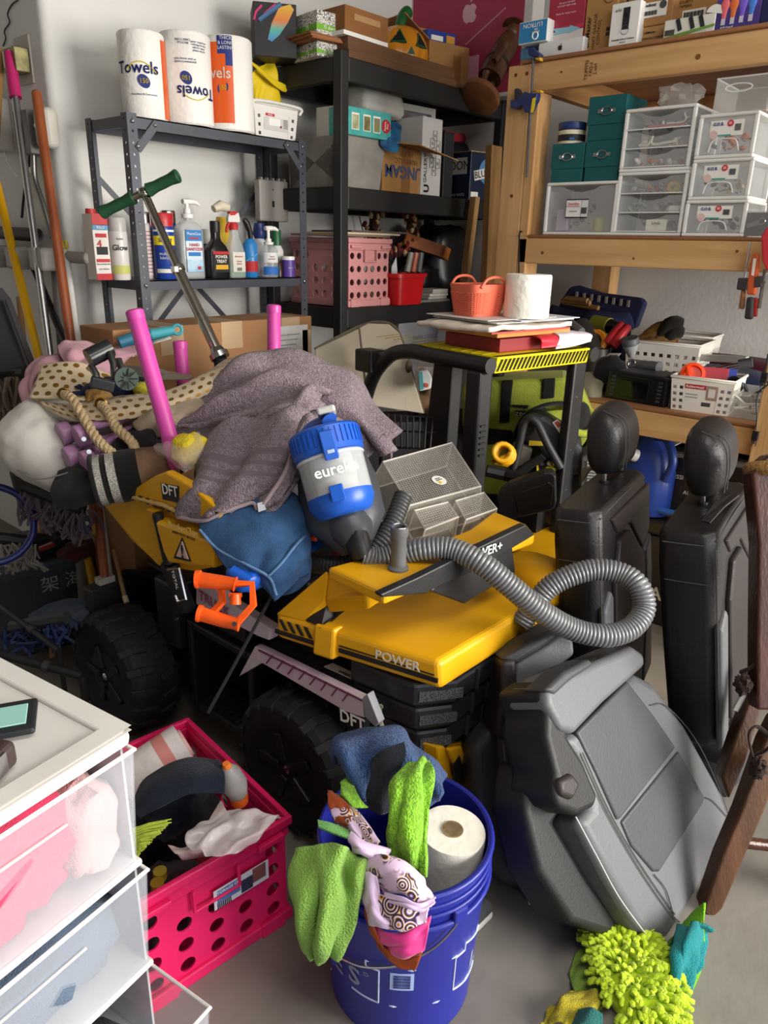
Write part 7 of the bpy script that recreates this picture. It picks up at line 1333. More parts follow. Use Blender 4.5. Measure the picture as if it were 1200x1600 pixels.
t,r,h=spray_can('lubricant_can','blue and yellow spray can with red straw cap next to the scooter tube',243,275,331,pla('#1f3f95',.3),pla('#b8252c',.4),-.005,caph=.14);front_label(t,r,h*.52,h*.66,ink('#e8cf24'),1.2);ltext(t,'SPRAY',r,h*.59,.018,B_);front_label(t,r,h*.1,h*.16,ink('#d8d3cb'),1.0);ltext(t,'multi use\nlubricant',r,h*.36,.014,W_);front_label(t,r,h*.72,h*.75,W_,1.2)
obj('straw',M().tube([(r*.6,-r*.7,h*.78),(r*.7,-r*.8,h*1.02)],.002,6),R_,t)
t,r,h=spray_can('silver_can','silver aerosol can with blue band behind the sanitizer bottle',258,280,330,pla('#263a72',.3),met('#c4c4c2',.25),.09,caph=.12)
# big pump sanitizer
def pump(t,w,h,neck,mt=WHT,zs=.0):
    lath(t,'pump_collar',[(w*.20,h*neck),(w*.21,h*(neck+.05)),(w*.12,h*(neck+.06)),(w*.12,h*(neck+.12))],mt);obj('pump_head',M().tube([(0,0,h*(neck+.1)),(0,0,h*.985)],w*.07,10).tube([(-w*.16,0,h*.985),(w*.12,0,h*.99),(w*.34,-.004,h*.985),(w*.48,-.006,h*.95)],[w*.09,w*.10,w*.08,w*.05],10),mt,t,smooth=50)
def rbody(t,name,w,d,prof,mt,n=32,c=.45):return obj(name,M().loft([rrect(w*k,d*k2,z,c,n) for k,k2,z in prof]),mt,t,smooth=45)
t,w,h=bot('sanitizer_bottle','large clear hand sanitizer pump bottle with blue and white label',278,319,313,.01);CG=clear('#cfd4d4',.38,.06)
rbody(t,'body',w,w*.55,[(.95,.95,0),(1,1,.006),(1,1,h*.62),(.9,.9,h*.68),(.5,.6,h*.73),(.24,.42,h*.75),(.22,.4,h*.79)],CG);pump(t,w,h,.78);obj('gel',M().loft([rrect(w*.93,w*.5,z,.45) for z in (.006,h*.5)]),clear('#dfe6e8',.35),t,smooth=45)
LB=obj('label',M().box((-.0,-w*.285,h*.36),(w*.66,.002,h*.54)),ink('#cfe0ea'),t);yl=-w*.285-.0015;plate(t,0,h*.56,w*.66,h*.14,ink('#2d79bd'),y=yl);text(t,'PharmCare',.013,(0,yl-.002,h*.58),W_);plate(t,0,h*.525,w*.4,h*.02,R_,y=yl-.0006);text(t,'HAND\nSANITIZER',.015,(0,yl-.002,h*.41),ink('#c43a44'),bold=.01);plate(t,0,h*.32,w*.5,h*.05,ink('#2d79bd'),y=yl);plate(t,-w*.0,h*.17,w*.66,h*.16,mat('label_wave','#5fa5d2',.5,vs=14,col2='#cfe4ee'),y=yl);plate(t,w*.16,h*.14,w*.14,h*.04,R_,y=yl-.0008)
t,w,h=bot('yellow_sprayer','yellow trigger sprayer with cream head at the back of the bottle row',338,362,318,.10);rbody(t,'body',w*1.2,w*.8,[(1,1,0),(1,1,h*.5),(.5,.6,h*.72),(.42,.5,h*.8)],pla('#d4b02a',.4));obj('trigger_head',M().tube([(-w*.5,0,h*.9),(0,0,h*.95),(w*.5,0,h*.93)],[w*.2,w*.3,w*.24],12),pla('#d9d0b8',.4),t,smooth=50)
t,w,h=bot('white_tub','white and blue tub behind the black oil bottle',318,342,360,.09);lath(t,'tub',[(w*.5,0),(w*.5,h*.9),(w*.48,h)],pla('#cfcdc8',.4));front_label(t,w*.5,h*.2,h*.7,ink('#2a3f7e'))
t,w,h=bot('fuel_additive','black long necked bottle with yellow and red power label',322,357,345,-.01);rbody(t,'body',w,w*.6,[(.95,.95,0),(1,1,.005),(1,1,h*.46),(.8,.9,h*.56),(.38,.6,h*.66),(.32,.52,h*.72),(.32,.52,h*.8)],pla('#141416',.3));lath(t,'cap',[(w*.19,h*.8),(w*.2,h*.82),(w*.2,h*.99),(w*.17,h)],BLK)
yl=-w*.31;plate(t,0,h*.29,w*.78,h*.36,ink('#1b1a1a'),y=yl);plate(t,0,h*.45,w*.78,h*.05,R_,y=yl-.001);text(t,'POWER\nTREAT',.016,(0,yl-.003,h*.34),ink('#e6dfd2'),bold=.02);plate(t,w*.02,h*.2,w*.6,h*.08,ink('#d9a72a'),y=yl-.001)
t,w,h=bot('green_spray','clear spray bottle of green cleaner with red and white trigger',353,383,330,.0);rbody(t,'body',w*.94,w*.6,[(.95,.95,0),(1,1,.006),(1,1,h*.36),(.8,.85,h*.48),(.42,.6,h*.62),(.36,.5,h*.74)],CG);obj('green_liquid',M().loft([rrect(w*.86,w*.52,.004,.45),rrect(w*.88,w*.54,h*.2,.45)]),pla('#5f9a72',.2),t);yl=-w*.3;plate(t,0,h*.24,w*.7,h*.30,ink('#d9d6cc'),y=yl);text(t,'all purpose\n\ncleaner\nlemon',.009,(0,yl-.002,h*.27),ink('#b04a40'));
for i in range(8):plate(t,w*(-.12+.035*i),h*.13,.0013,h*.05,K_,y=yl-.001,name='bar')
lath(t,'collar',[(w*.2,h*.72),(w*.21,h*.80),(w*.14,h*.83)],R_);obj('trigger_head',M().loft([[(x,y,z) for x,y in ((-w*.34,-.009),(w*.3,-.012),(w*.3,.012),(-w*.34,.009))] for z in (h*.83,h*.9)]+[[(x,y,h*.985) for x,y in ((-w*.2,-.008),(w*.24,-.01),(w*.24,.01),(-w*.2,.008))]]),pla('#d8d6d0',.4),t,bev=.003);obj('nozzle_top',M().box((0,0,h*.955),(w*.5,.02,h*.07)),R_,t,bev=.004);obj('trigger',M().tube([(-w*.2,0,h*.84),(-w*.36,0,h*.76),(-w*.40,0,h*.68)],.006,8),R_,t)
t,w,h=bot('scrub_brush','blue bottle with red sleeve and black trigger top',382,402,342,-.005);lath(t,'body',[(w*.45,0),(w*.5,.006),(w*.5,h*.56),(w*.36,h*.62),(w*.22,h*.66)],pla('#2d7fc4',.3));front_label(t,w*.5,h*.1,h*.28,R_,1.6,name='red_sleeve');obj('trigger_head',M().tube([(w*.1,0,h*.64),(w*.05,0,h*.78),(-w*.2,0,h*.92),(-w*.4,0,h*.98)],[.009,.011,.013,.009],10),BLK,t,smooth=50);obj('swirl_print',M().tube([((w*.5+.001)*cos(-pi/2-.4+a*.8),(w*.5+.001)*sin(-pi/2-.4+a*.8),h*(.35+.06*a)) for a in [-1+.2*i for i in range(11)]],.003,4),ink('#5fb0e0'),t)
t,w,h=bot('detergent_bottle','white bottle with dark blue spray top behind the small pump bottle',396,418,352,.08);lath(t,'body',[(w*.5,0),(w*.5,h*.62),(w*.25,h*.72)],pla('#c9ced4',.35));lath(t,'top',[(w*.25,h*.7),(w*.4,h*.8),(w*.3,h)],pla('#25306e',.4))
t,w,h=bot('pump_sanitizer','small hand sanitizer pump bottle with orange and blue label',409,433,357,-.01);lath(t,'body',[(w*.46,0),(w*.5,.005),(w*.5,h*.56),(w*.3,h*.64),(w*.2,h*.66)],CG);pump(t,w*1.3,h,.66);front_label(t,w*.5,h*.05,h*.22,ink('#2d6fc0'),1.0);front_label(t,w*.5,h*.3,h*.5,ink('#dfe2e2'),.9);ltext(t,'hand\nsanitizer',w*.5,h*.4,.009,ink('#c45a2c'));badge(t,w*.5,-pi/2+.3,h*.46,.007,R_)
t,w,h=bot('green_cap_bottle','white squeeze bottle with dark green cap behind the small pump',424,442,362,.06);lath(t,'body',[(w*.5,0),(w*.5,h*.55),(w*.34,h*.66)],pla('#d3d3cf',.4));lath(t,'cap',[(w*.34,h*.66),(w*.36,h*.96),(w*.3,h)],pla('#1f5a3a',.4))
t,w,h=bot('amber_vial','tiny dark amber bottle near the shelf right post',432,441,405,-.005);lath(t,'body',[(w*.5,0),(w*.5,h*.7),(w*.3,h*.8),(w*.3,h)],pla('#3a2418',.25))
t,w,h=bot('purple_jar','small jar with purple label and white cap at the shelf right end',442,459,402,-.015);lath(t,'body',[(w*.5,0),(w*.5,h*.82)],pla('#5a3f96',.4));lath(t,'cap',[(w*.51,h*.82),(w*.51,h*.98),(w*.45,h)],WHT);ltext(t,'vitamin',w*.5,h*.45,.008,W_)
# ------------------------------------------------------------------ scooter handlebar leaning in front of the bottles
CHR=met('#c4bfb6',.15);GRN_=pla('#1f4a30',.5)
t=thing('scooter','push scooter handlebar with green grips and chrome tube leaning by the grey shelf','scooter',PD(345,560,2.3));s0_,s1_,s2_=PD(226,302,2.28),PD(278,420,2.27),PD(341,552,2.27);e_=s2_+(s2_-s1_)*1.5
obj('lower_tube',M().tube([s1_,s2_],.0165,18),CHR,t,world=True,smooth=50);obj('upper_tube',M().tube([s0_,s1_+(s1_-s2_)*-.05],.0125,18),CHR,t,world=True,smooth=50);obj('clamp_collar',M().tube([s1_-(s2_-s1_)*.02,s1_+(s2_-s1_)*.03],.021,18).box(s1_+V((-.02,-.012,.0)),(.014,.02,.016)),STEEL,t,world=True,smooth=40);obj('base_collar',M().tube([s2_-(s2_-s1_)*.06,s2_+(s2_-s1_)*.0],[.019,.026],18).tube([s2_,s2_+(s2_-s1_)*.06],.03,18),STEEL,t,world=True,smooth=40)
obj('folding_stem',M().tube([s2_+(s2_-s1_)*.05,V((s2_.x+.02,s2_.y+.02,.76))],.02,14),DGY,t,world=True);obj('base_foot',M().lathe([(.06,0),(.06,.012),(.02,.02)],20,(s2_.x+.02,s2_.y+.02,.74)),DGY,t,world=True)
ga,gb=PD(160,332,2.31),PD(277,275,2.25);gd=gb-ga;obj('cross_tube',M().tube([ga+gd*.1,gb-gd*.1],.011,14),CHR,t,world=True,smooth=50);obj('stem_joint',M().blob(s0_,(.04,.04,.04)),CHR,t,world=True,smooth=60)
for a,b in ((0,.42),(.62,1.0)):
    p,q=ga+gd*a,ga+gd*b;L_=(q-p);rr_=[.021,.019,.017,.017,.0175,.017,.017,.019,.021];obj('grip',M().tube([p+L_*i/8 for i in range(9)],rr_,18),GRN_,t,world=True,smooth=50);obj('grip_rim',M().ring(p if a == 0 else q,gd,.016,.0045,20,8),GRN_,t,world=True,smooth=60)
# metal cover plate by the shelf's right end
a,b=PY(407,345,2.60),PY(450,284,2.60);t=thing('metal_cover','grey metal utility cover hanging beside the right end of the grey shelf','cover',(a.x,2.60,a.z));wv,hv=b.x-a.x,b.z-a.z
obj('cover',M().b2((0,0,0),(wv,.035,hv)),pla('#98928c',.5),t,bev=.006);obj('slot',M().b2((wv*.42,-.001,hv*.35),(wv*.5,0,hv*.5)).b2((wv*.44,-.001,hv*.76),(wv*.48,0,hv*.79)),K_,t)
for i in range(5):obj('tab',M().b2((wv*(.08+.2*i),.004,hv),(wv*(.14+.2*i),.02,hv+.008)),pla('#98928c',.5),t)
obj('hanger',M().b2((wv*.45,.035,hv*.5),(wv*.55,GY1-2.60-.003,hv*.6)),DGY,t)
# ------------------------------------------------------------------ rack top
Y1=RYF+.05;BT=B1+.001
p=spot(406,456,106,22,BT,Y=2.50);o,w,h=carton('game_box','black carton with a rainbow swoosh at the left end of the rack top','box',p,.15,pla('#1d1c20',.5),yaw=rad(-36))
RBW=mat('rainbow','#cc7a3a',.4,vs=5);nt=RBW.node_tree;r_=[n for n in nt.nodes if n.type == 'VALTORGB'][0];sx_=nd(nt,'ShaderNodeSeparateXYZ');mr=nd(nt,'ShaderNodeMapRange');mr.inputs[1].default_value=h*.3;mr.inputs[2].default_value=h*1.0
nt.links.new([n for n in nt.nodes if n.type == 'TEX_COORD'][0].outputs['Object'],sx_.inputs[0]);nt.links.new(sx_.outputs['Z'],mr.inputs[0]);nt.links.new(mr.outputs[0],r_.inputs[0])
e=r_.color_ramp.elements;e[0].position=0;e[0].color=hx('#3f7fc0');e[1].position=1;e[1].color=hx('#d9b22c')
for q,c in ((.3,'#4fb0a0'),(.55,'#d9762c')):v=e.new(q);v.color=hx(c)
obj('rainbow_print',M().prism([(w*x,-.001,h*z) for x,z in ((-.18,.32),(-.08,.62),(.1,.92),(.36,.99),(.44,.9),(.3,.66),(.1,.42),(-.08,.28))],(0,-.001,0)),RBW,o);obj('pink_print',M().tube([(w*x,-.001,h*z) for x,z in ((-.30,.93),(-.44,.80),(-.48,.66),(-.38,.66),(-.2,.82),(.02,.97))],.005,6),ink('#c8407a'),o);obj('blue_print',M().tube([(w*x,-.001,h*z) for x,z in ((-.38,.66),(-.1,.84),(.14,.98))],.009,6),ink('#4a6f9a'),o)
def patmat():
    m=mat('tile_pattern','#e8e6e0',.6,var=.01);nt=m.node_tree;b=nt.nodes['Principled BSDF'];tc=nd(nt,'ShaderNodeTexCoord');vo=nd(nt,'ShaderNodeTexVoronoi');vo.feature='DISTANCE_TO_EDGE';vo.inputs['Scale'].default_value=140;nt.links.new(tc.outputs['Object'],vo.inputs[0])
    r=nd(nt,'ShaderNodeValToRGB');r.color_ramp.elements[0].position=.06;r.color_ramp.elements[0].color=hx('#4a4843');r.color_ramp.elements[1].position=.12;r.color_ramp.elements[1].color=hx('#e9e7e1');nt.links.new(vo.outputs['Distance'],r.inputs[0]);nt.links.new(r.outputs[0],b.inputs['Base Color']);return m
PATM=patmat();GRB=ink('#6fae2c')
zb0=BT;cxx=PY(491,103,2.36)
def tissue(label,z,h):
    t=solo('tissue_box',label,'box',M().b2((0,0,0),(.15,.17,h)),PATM,(cxx.x,2.345,z),rad(-9),'patterned tissue cartons',bev=.003);obj('green_band',M().b2((-.001,-.001,h*.22),(.151,.171,h*.46)),GRB,t);text(t,'75 sheets',.016,(.06,-.0022,h*.34),W_);text(t,'75',.022,(-.0022,.06,h*.34),W_,r=(0,-1,0));return t
tissue('lower patterned tissue carton under the brown card sheets on the rack',zb0,.05)
for i in range(3):solo('card_sheet',('lowest','middle','top')[i]+' brown card sheet between the two patterned tissue cartons','card',M().b2((-.035-.008*i,-.025,0),(.16+.012*i,.19,.006)),card(('#8d5c3a','#9a6846','#8a5838')[i]),(cxx.x,2.345,zb0+.0502+.0065*i),rad(-12+3*i))
hT=PY(492,15,2.36).z-(zb0+.071);tissue('upper patterned tissue carton on the brown card sheets',zb0+.0705,hT)
# long boards
WD=wood('dark_board','#7a5639','#553720',axis=0,rough=.6)
ba,bb=PY(531,66,RYF),PY(727,140,RYF)
def board(label,x0,x1,y0,y1,z0,z1):return solo('wooden_board',label,'board',M().b2((x0,y0,z0),(x1,y1,z1)),WD,world=True,bev=.003)
lx1=PY(728,135,RYF+.02).x;board('lower long brown board lying along the front of the rack top',2.365,lx1,RYF+.01,RYF+.12,BT,BT+.028);board('upper long brown board on the lower one on the rack top',2.37,PY(710,122,RYF+.02).x,RYF+.02,RYF+.11,BT+.0285,BT+.075)
p=PY(535,78,2.30);zb2=BT+.0755
o,w,h=carton('brown_carton','long low brown carton on the boards beside the ceramic pumpkin','box',spot(540,605,66,26,zb2+.015,Y=2.275),.14,card('#8d5f38'),yaw=rad(-2));plate(o,0,h*.62,w*.6,h*.25,card('#b08a60'),name='tape');
solo('white_tray','thin white tray under the long low brown carton','tray',M().b2((-w/2-.015,-.004,0),(w/2,.13,.0145)),WHT,(o.location.x,2.275,zb2))
# ceramic pumpkin
loc,rz,w,h=spot(597,665,98,34,BT,Y=2.50);loc=(loc[0]-.035,2.50,BT)
t=thing('ceramic_pumpkin','orange ceramic jack o lantern with green stem on the rack top','pumpkin',loc);PO=pla('#d98a1c',.25);R0=w*.42
rings=[]
for i in range(17):
    a=-pi/2+pi*i/16;rg=[]
    for k in range(60):b=2*pi*k/60;q=1-.07*abs(math.sin(4.5*b))**.5*0-.06*(abs(math.cos(4*b))**6);rg.append((R0*cos(a)**.8*q*cos(b) if cos(a) > 0 else 0,R0*max(0,cos(a))**.8*q*sin(b),R0*.95+R0*.95*sin(a)))
    rings.append(rg)
obj('shell',M().loft(rings),PO,t,smooth=60);obj('stem',M().tube(spl([(0,0,R0*1.75),(.0,0,R0*2.0),(.02,0,R0*2.25),(.05,0,R0*2.4)],12),[.03,.026,.024,.024,.024,.024,.025,.025,.026,.027,.028,.026],12),pla('#1f5a2a',.35),t,smooth=50)
GE=pla('#20563a',.35)
def face(ang,el,s,name,pts,mt,o):
    c=V((cos(ang)*cos(el),sin(ang)*cos(el),sin(el)));rt=V((-sin(ang),cos(ang),0));upv=c.cross(rt)*1;upv=rt.cross(c)*-1 if upv.z < 0 else upv;cen=V((0,0,R0*.95))+c*(R0*.97);return obj(name,M().prism([cen+rt*(x*s)+upv*(y*s)+c*o for x,y in pts],c*-.02),mt,t)
TRI=((-1,-.8),(1,-.8),(0.1,1));IN=((-.7,-.6),(.7,-.6),(.1,.65))
for an,el,s in ((FA-.35,.5,.036),(FA+.55,.42,.036)):face(an,el,s,'eye_rim',TRI,GE,.004);face(an,el,s,'eye_hole',IN,K_,.006)
face(FA+.1,.05,.018,'nose_rim',TRI,GE,.004);obj('mouth',M().tube([((R0+.0)*cos(FA+a)*.97,R0*sin(FA+a)*.97,R0*(.62+.12*abs(a))) for a in [-.7+.14*i for i in range(11)]],.012,6),GE,t)
# open carton with a blue box
loc,rz,w,h=spot(672,731,140,70,BT,Y=2.36);t=thing('open_carton','open brown carton with raised flap holding a blue box on the rack top','box',(loc[0]+.02,2.385,BT),rad(-14));w=.24;d=.24;hh=.205;CB=card('#a37a4c')
for nm,a,b in (('front_wall',(-w/2,0,0),(w/2,.004,hh)),('rear_wall',(-w/2,d,0),(w/2,d+.004,hh)),('side_wall',(-w/2,.004,0),(-w/2+.004,d,hh)),('side_wall',(w/2-.004,.004,0),(w/2,d,hh)),('bottom',(-w/2,0,0),(w/2,d,.004))):obj(nm,M().b2(a,b),CB,t)
obj('flap',M().prism([(-w/2,.0,hh),(-w/2,d,hh),(-w/2-.12,d,hh+.09),(-w/2-.12,.03,hh+.09)],(0,0,.004)),CB,t);obj('flap',M().prism([(-w/2,d,hh),(w/2,d,hh),(w/2,d+.03,hh+.12),(-w/2,d+.03,hh+.12)],(0,.004,0)),CB,t);obj('tape_strip',M().b2((w*.1,-.001,0),(w*.3,0,hh*.8)),mat('tape_brown','#8f6238',.4),t)
p=mw(t) @ V((.0,.06,.15));o=solo('blue_box','shiny blue box with orange flame print sticking out of the open carton','box',M().b2((-.085,0,-.095),(.085,.1,.115)),pla('#1f3f96',.3),p,rad(-14),bev=.002);plate(o,.04,.035,.085,.07,mat('flame','#d8621c',.4,vs=18,col2='#e8b83c'),name='flame_print');plate(o,-.03,.085,.07,.02,W_);plate(o,.05,.088,.05,.03,ink('#d0902c'));text(o,'TURBO',.02,(-.02,-.003,.06),W_)
b_=PY(727,60,2.66);solo('wood_offcut','upright brown wooden offcut behind the open carton','slat',M().b2((-.02,0,0),(.02,.015,b_.z+.07-BT)),WD,(b_.x,2.64,BT))
# crimson computer box leaning in the corner
XI=3.36;ya,yb2=PX(644,60,XI).y,PX(816,60,XI).y;zi=B1+.001
t=thing('poster_box','big crimson computer box with pale fruit emblem leaning in the room corner','box',(XI,(ya+yb2)/2,zi),-pi/2);w=abs(ya-yb2);hI=.62
obj('box_body',M().b2((-w/2-.025,.001,0),(w/2+.045,.10,hI)),pla('#cfcbc8',.5),t,bev=.004);obj('front_print',M().b2((-w/2,0,.018),(w/2,.002,hI-.01)),mat('crimson','#a3304e',.5,var=.04),t)
q=PX(734,20,XI);apple(t,-(q.y-(ya+yb2)/2),q.z-zi,.085,pla('#d8a8b6',.5),-.0005);q=PX(740,100,XI);plate(t,-(q.y-(ya+yb2)/2),.11,.06,.16,pla('#d99aae',.5),y=-.001,name='stand_print')
q0,q1=PD(735,64,3.5),PD(790,14,3.5);solo('antenna','thin pale rod rising in front of the crimson box','rod',M().tube([PX(727,70,3.28),PX(790,12,3.30)],.003,6),pla('#b07a86',.5),world=True)
# carved wooden figure leaning at the end of the rack
FW=wood('carved_wood','#5e3a22','#3c2111',axis=2,rough=.4);t=thing('carved_figure','dark carved wooden figure on a round base, leaning at the rack corner','figurine',PY(752,150,2.22))
yf=2.17;FP=lambda x,y,dy=0:PY(x,y,yf+dy)
bc_=FP(752,150);axf=(FP(800,60)-FP(752,150)).normalized();obj('round_base',M().lathe([(.085,-.016),(.09,-.012),(.09,.012),(.085,.016)],32,FP(751,151),axf),wood('base_wood','#8a5a34','#6b4123',axis=0),t,world=True,smooth=40)
for x,y,x2,y2 in ((751,137,760,112),(763,142,772,122)):obj('leg',M().tube([FP(x,y),FP((x+x2)/2+1,(y+y2)/2),FP(x2,y2)],[.016,.012,.018],10),FW,t,world=True,smooth=50);obj('foot',M().blob(FP(x-2,y+1),(.045,.05,.025)),FW,t,world=True,smooth=50)
obj('coat',M().tube([FP(765,122),FP(773,106),FP(781,92),FP(790,74),FP(797,62)],[.055,.056,.05,.054,.045],18),FW,t,world=True,smooth=50);obj('belt',M().ring(FP(777,99),axf,.053,.006,24,6),wood('belt_wood','#2f1a0e','#1d0f07'),t,world=True)
obj('arm',M().tube([FP(789,70,-.045),FP(780,84,-.06),FP(772,95,-.055)],[.02,.018,.014],10),FW,t,world=True,smooth=50);obj('arm',M().tube([FP(806,76),FP(808,88),FP(800,98)],[.02,.018,.014],10),FW,t,world=True,smooth=50)
obj('head',M().blob(FP(801,50),(.06,.06,.075)),FW,t,world=True,smooth=60);obj('beard',M().blob(FP(794,58),(.04,.05,.05),amp=.3),FW,t,world=True,smooth=60);obj('hat',M().lathe([(.06,0),(.055,.01),(.034,.014),(.03,.045),(.004,.05)],20,FP(804,46),axf),FW,t,world=True,smooth=50)
# ------------------------------------------------------------------ rack middle level
B2T=B2+.001
t=thing('fabric_bin','wide taupe fabric storage bin on the rack middle level','bin',spot(470,598,300,205,B2T,Y=2.28)[0]);x0,x1=PY(455,300,2.28).x-.02,PY(594,303,2.28).x;xt=PY(601,222,2.28).x;zt_=PY(520,207,2.28).z;TAU=fab('#8f8a83',.3);x0=max(x0,RXL+.045)
def bw(name,a,b,a2,b2):return obj(name,M().prism([a,b,b2,a2],(0,.004,0) if abs(a[1]-b[1]) < .01 else (.004,0,0)),TAU,t,world=True)
bw('front_wall',(x0,2.285,B2T),(x1,2.285,B2T),(x0-.01,2.275,zt_),(xt,2.275,zt_));bw('rear_wall',(x0,2.6,B2T),(x1,2.6,B2T),(x0,2.6,zt_),(xt,2.6,zt_));bw('side_wall',(x0,2.289,B2T),(x0,2.6,B2T),(x0-.01,2.6,zt_),(x0-.01,2.28,zt_));bw('side_wall',(x1-.004,2.289,B2T),(x1-.004,2.6,B2T),(xt-.004,2.6,zt_),(xt-.004,2.28,zt_));obj('bottom',M().b2((x0+.005,2.29,B2T),(x1-.005,2.598,B2T+.004)),TAU,t,world=True)
m=M().box(((x0+x1)/2,2.40,zt_+.02),(x1-x0-.05,.2,.13));solo('long_white_box','long white carton with small black icons lying on the taupe bin','box',M().b2((RXL+.05,2.3,zt_-.10),(PY(545,205,2.3).x,2.44,PY(530,160,2.3).z-.005)),pla('#c9c7c4',.5),world=True,bev=.003)
o=bpy.data.objects['long_white_box'];text(o,'A  OS  ≡ FRAGILE',.02,(-.02,-.075,.05),ink('#55555a'))
o,w,h=carton('food_box','teal food carton with photo panels and red oval logo on the taupe bin','box',spot(542,609,205,161,zt_+.0005,Y=2.255),.10,mat('teal_print','#3a9c96',.5,vs=30,col2='#55b3ad'),yaw=rad(-3))
for x,c in ((-.30,'#c9c2a8'),(-.05,'#6b4a34'),(.17,'#8a7466')):q=plate(o,w*x,h*.5,w*.16,h*.6,ink('#e8e6e0'),name='photo_frame');plate(o,w*x,h*.48,w*.13,h*.5,mat('photo_'+c,c,.6,vs=40,col2='#7d8a4a'),y=-.002,name='photo')
obj('oval_logo',M().lathe([(w*.1,0),(w*.1,.001)],22,(w*.38,-.001,h*.5),(0,-1,0),sx=1,sy=1),R_,o);text(o,'Pastry\nPot',.014,(w*.38,-.003,h*.5),W_,r=(0,0,1),u=(-1,0,0))
solo('foam_block','white crumpled foam wrapped bundle above the teal carton','foam',M().blob((0,0,.06),(.30,.18,.12),e=.45,amp=.1,n=26,m=14),mat('foam','#d2cfc8',.8,var=.06,bump=.3,bs=60),(PY(590,190,2.42).x,2.45,PY(590,160,2.255).z-.02+0),rad(5),smooth=50)
cloth('blue_cloth','bright blue and black cloth hanging from the taupe bin corner',[[PY(598,200,2.31),PY(612,190,2.31),PY(628,196,2.32)],[PY(594,222,2.262),PY(610,214,2.25),PY(625,212,2.262)],[PY(600,234,2.264),PY(618,238,2.25),PY(624,228,2.262)]],mat('blue_black','#2a86b8',.8,vs=14,col2='#1c2a58'),amp=.006,solid=.004)
xa=PY(594,303,2.30).x+.01;t=thing('sugar_carton','brown carton printed with upside-down lettering, flap open, beside the taupe bin','box',(xa+.14,2.30,B2T));w=.28;hh=PY(625,226,2.30).z-B2T;CB2=card('#b0824e')
for nm,a,b in (('front_wall',(-w/2,0,0),(w/2,.004,hh)),('rear_wall',(-w/2,.2,0),(w/2,.204,hh)),('side_wall',(-w/2,.004,0),(-w/2+.004,.2,hh)),('side_wall',(w/2-.004,.004,0),(w/2,.2,hh)),('bottom',(-w/2+.004,.004,0),(w/2-.004,.2,.004))):obj(nm,M().b2(a,b),CB2,t)
obj('flap',M().prism([(-w/2,0,hh),(w/2+.02,0,hh),(w/2+.08,-.14,hh-.05),(-w/2+.08,-.14,hh-.015)],(0,0,.004)),CB2,t);text(t,'SUNGAM',.07,(.02,-.002,hh*.45),ink('#39507a'),r=(-1,0,0),u=(0,0,-1),bold=.02);text(t,'HOMES LLC\nFRUITS',.03,(.02,-.002,hh*.75),ink('#7d5a34'),r=(-1,0,0),u=(0,0,-1));obj('tape_strip',M().b2((-.01,-.001,0),(.05,0,hh)),mat('tape_brown','#8f6238',.4),t)
xf_=PY(652,300,2.42).x;t=thing('picture_frame','white framed picture standing behind the brown carton','frame',(xf_,2.46,B2T),rad(-6));hf=PY(648,166,2.46).z-B2T;obj('frame',M().panel((-.13,0,0),(.26,0,0),(0,0,hf),1,1,lambda i,j:(.78,.86),.02,shape='r'),pla('#c8c6c2',.4),t);obj('print',M().b2((-.11,.008,.02),(.11,.012,hf-.02)),mat('photo_dusk','#a9a6ac',.3,vs=6,col2='#5a3440'),t);obj('backing',M().b2((-.125,.0215,.005),(.125,.03,hf-.005)),card(),t)
o,w,h=carton('gallery_box','tall white carton with small window drawings and sideways gallery lettering','box',spot(657,687,305,182,B2T,Y=2.29),.16,pla('#d3d1ce',.5));text(o,'GALLERY',.03,(-w*.32,-.002,h*.35),K_,r=(0,0,1),u=(-1,0,0));text(o,'U',.05,(-w*.22,-.002,h*.09),K_,r=(0,0,1),u=(-1,0,0),bold=.04)
for i,(x,z) in enumerate(((.12,.78),(.0,.68),(.3,.66),(.1,.56),(.0,.43),(.3,.43),(.12,.33))):q=obj('window_print',M().tube([(w*x-.014,-.001,h*z-.02),(w*x+.014,-.001,h*z-.02),(w*x+.014,-.001,h*z+.02),(w*x-.014,-.001,h*z+.02)],.0014,4,close=True),K_,o);plate(o,w*x,h*z,.01,.012,ink('#8a8a88'))
bx0=PY(704,308,2.30).x;t=thing('beer_carton','navy twelve pack carton with pale moon print and white lettering on the rack','box',(PY(735,312,2.30).x,2.31,B2T),rad(-10));hh=PY(735,236,2.31).z-B2T;NB2=pla('#16233f',.4);w=.18
obj('carton',M().b2((0,0,0),(w,.2,hh)),NB2,t,bev=.003);obj('top_edge',M().b2((0,0,hh),(w,.2,hh+.004)),card('#b59a6e'),t)
# visible faces: its -x face and its -y face meet at the front corner
obj('moon_print',M().lathe([(.06,0),(.06,.0008)],26,(.12,-.001,hh*.62),(0,-1,0)),ink('#4f86b4'),t);o=obj('logo_plate',M().box((.10,-.002,hh*.58),(.15,.001,.045),Matrix.Rotation(rad(-12),3,'Y')),ink('#e2e0da'),t);text(t,'BLUE M',.045,(.10,-.0032,hh*.58),K_,r=(cos(rad(12)),0,sin(rad(12))),u=(0,0,1),bold=.01)
plate(t,.035,.025,.05,.03,W_);o=obj('logo_plate',M().box((-.001,.10,hh*.72),(.001,.15,.075)),ink('#d9d7d0'),t);text(t,'MOON',.06,(-.002,.10,hh*.72),K_,r=(0,-1,0));text(t,'BELGIAN WHITE',.018,(-.002,.10,hh*.12),ink('#b9bcc4'),r=(0,-1,0))
solo('red_tube','dull red padded tube lying at the back of the rack middle level','tube',M().tube([(0,0,.03),(.32,0,.035)],.028,12),fab('#9a2434',.3),(PY(692,208,2.55).x,2.55,PY(692,212,2.55).z-.03),smooth=50)
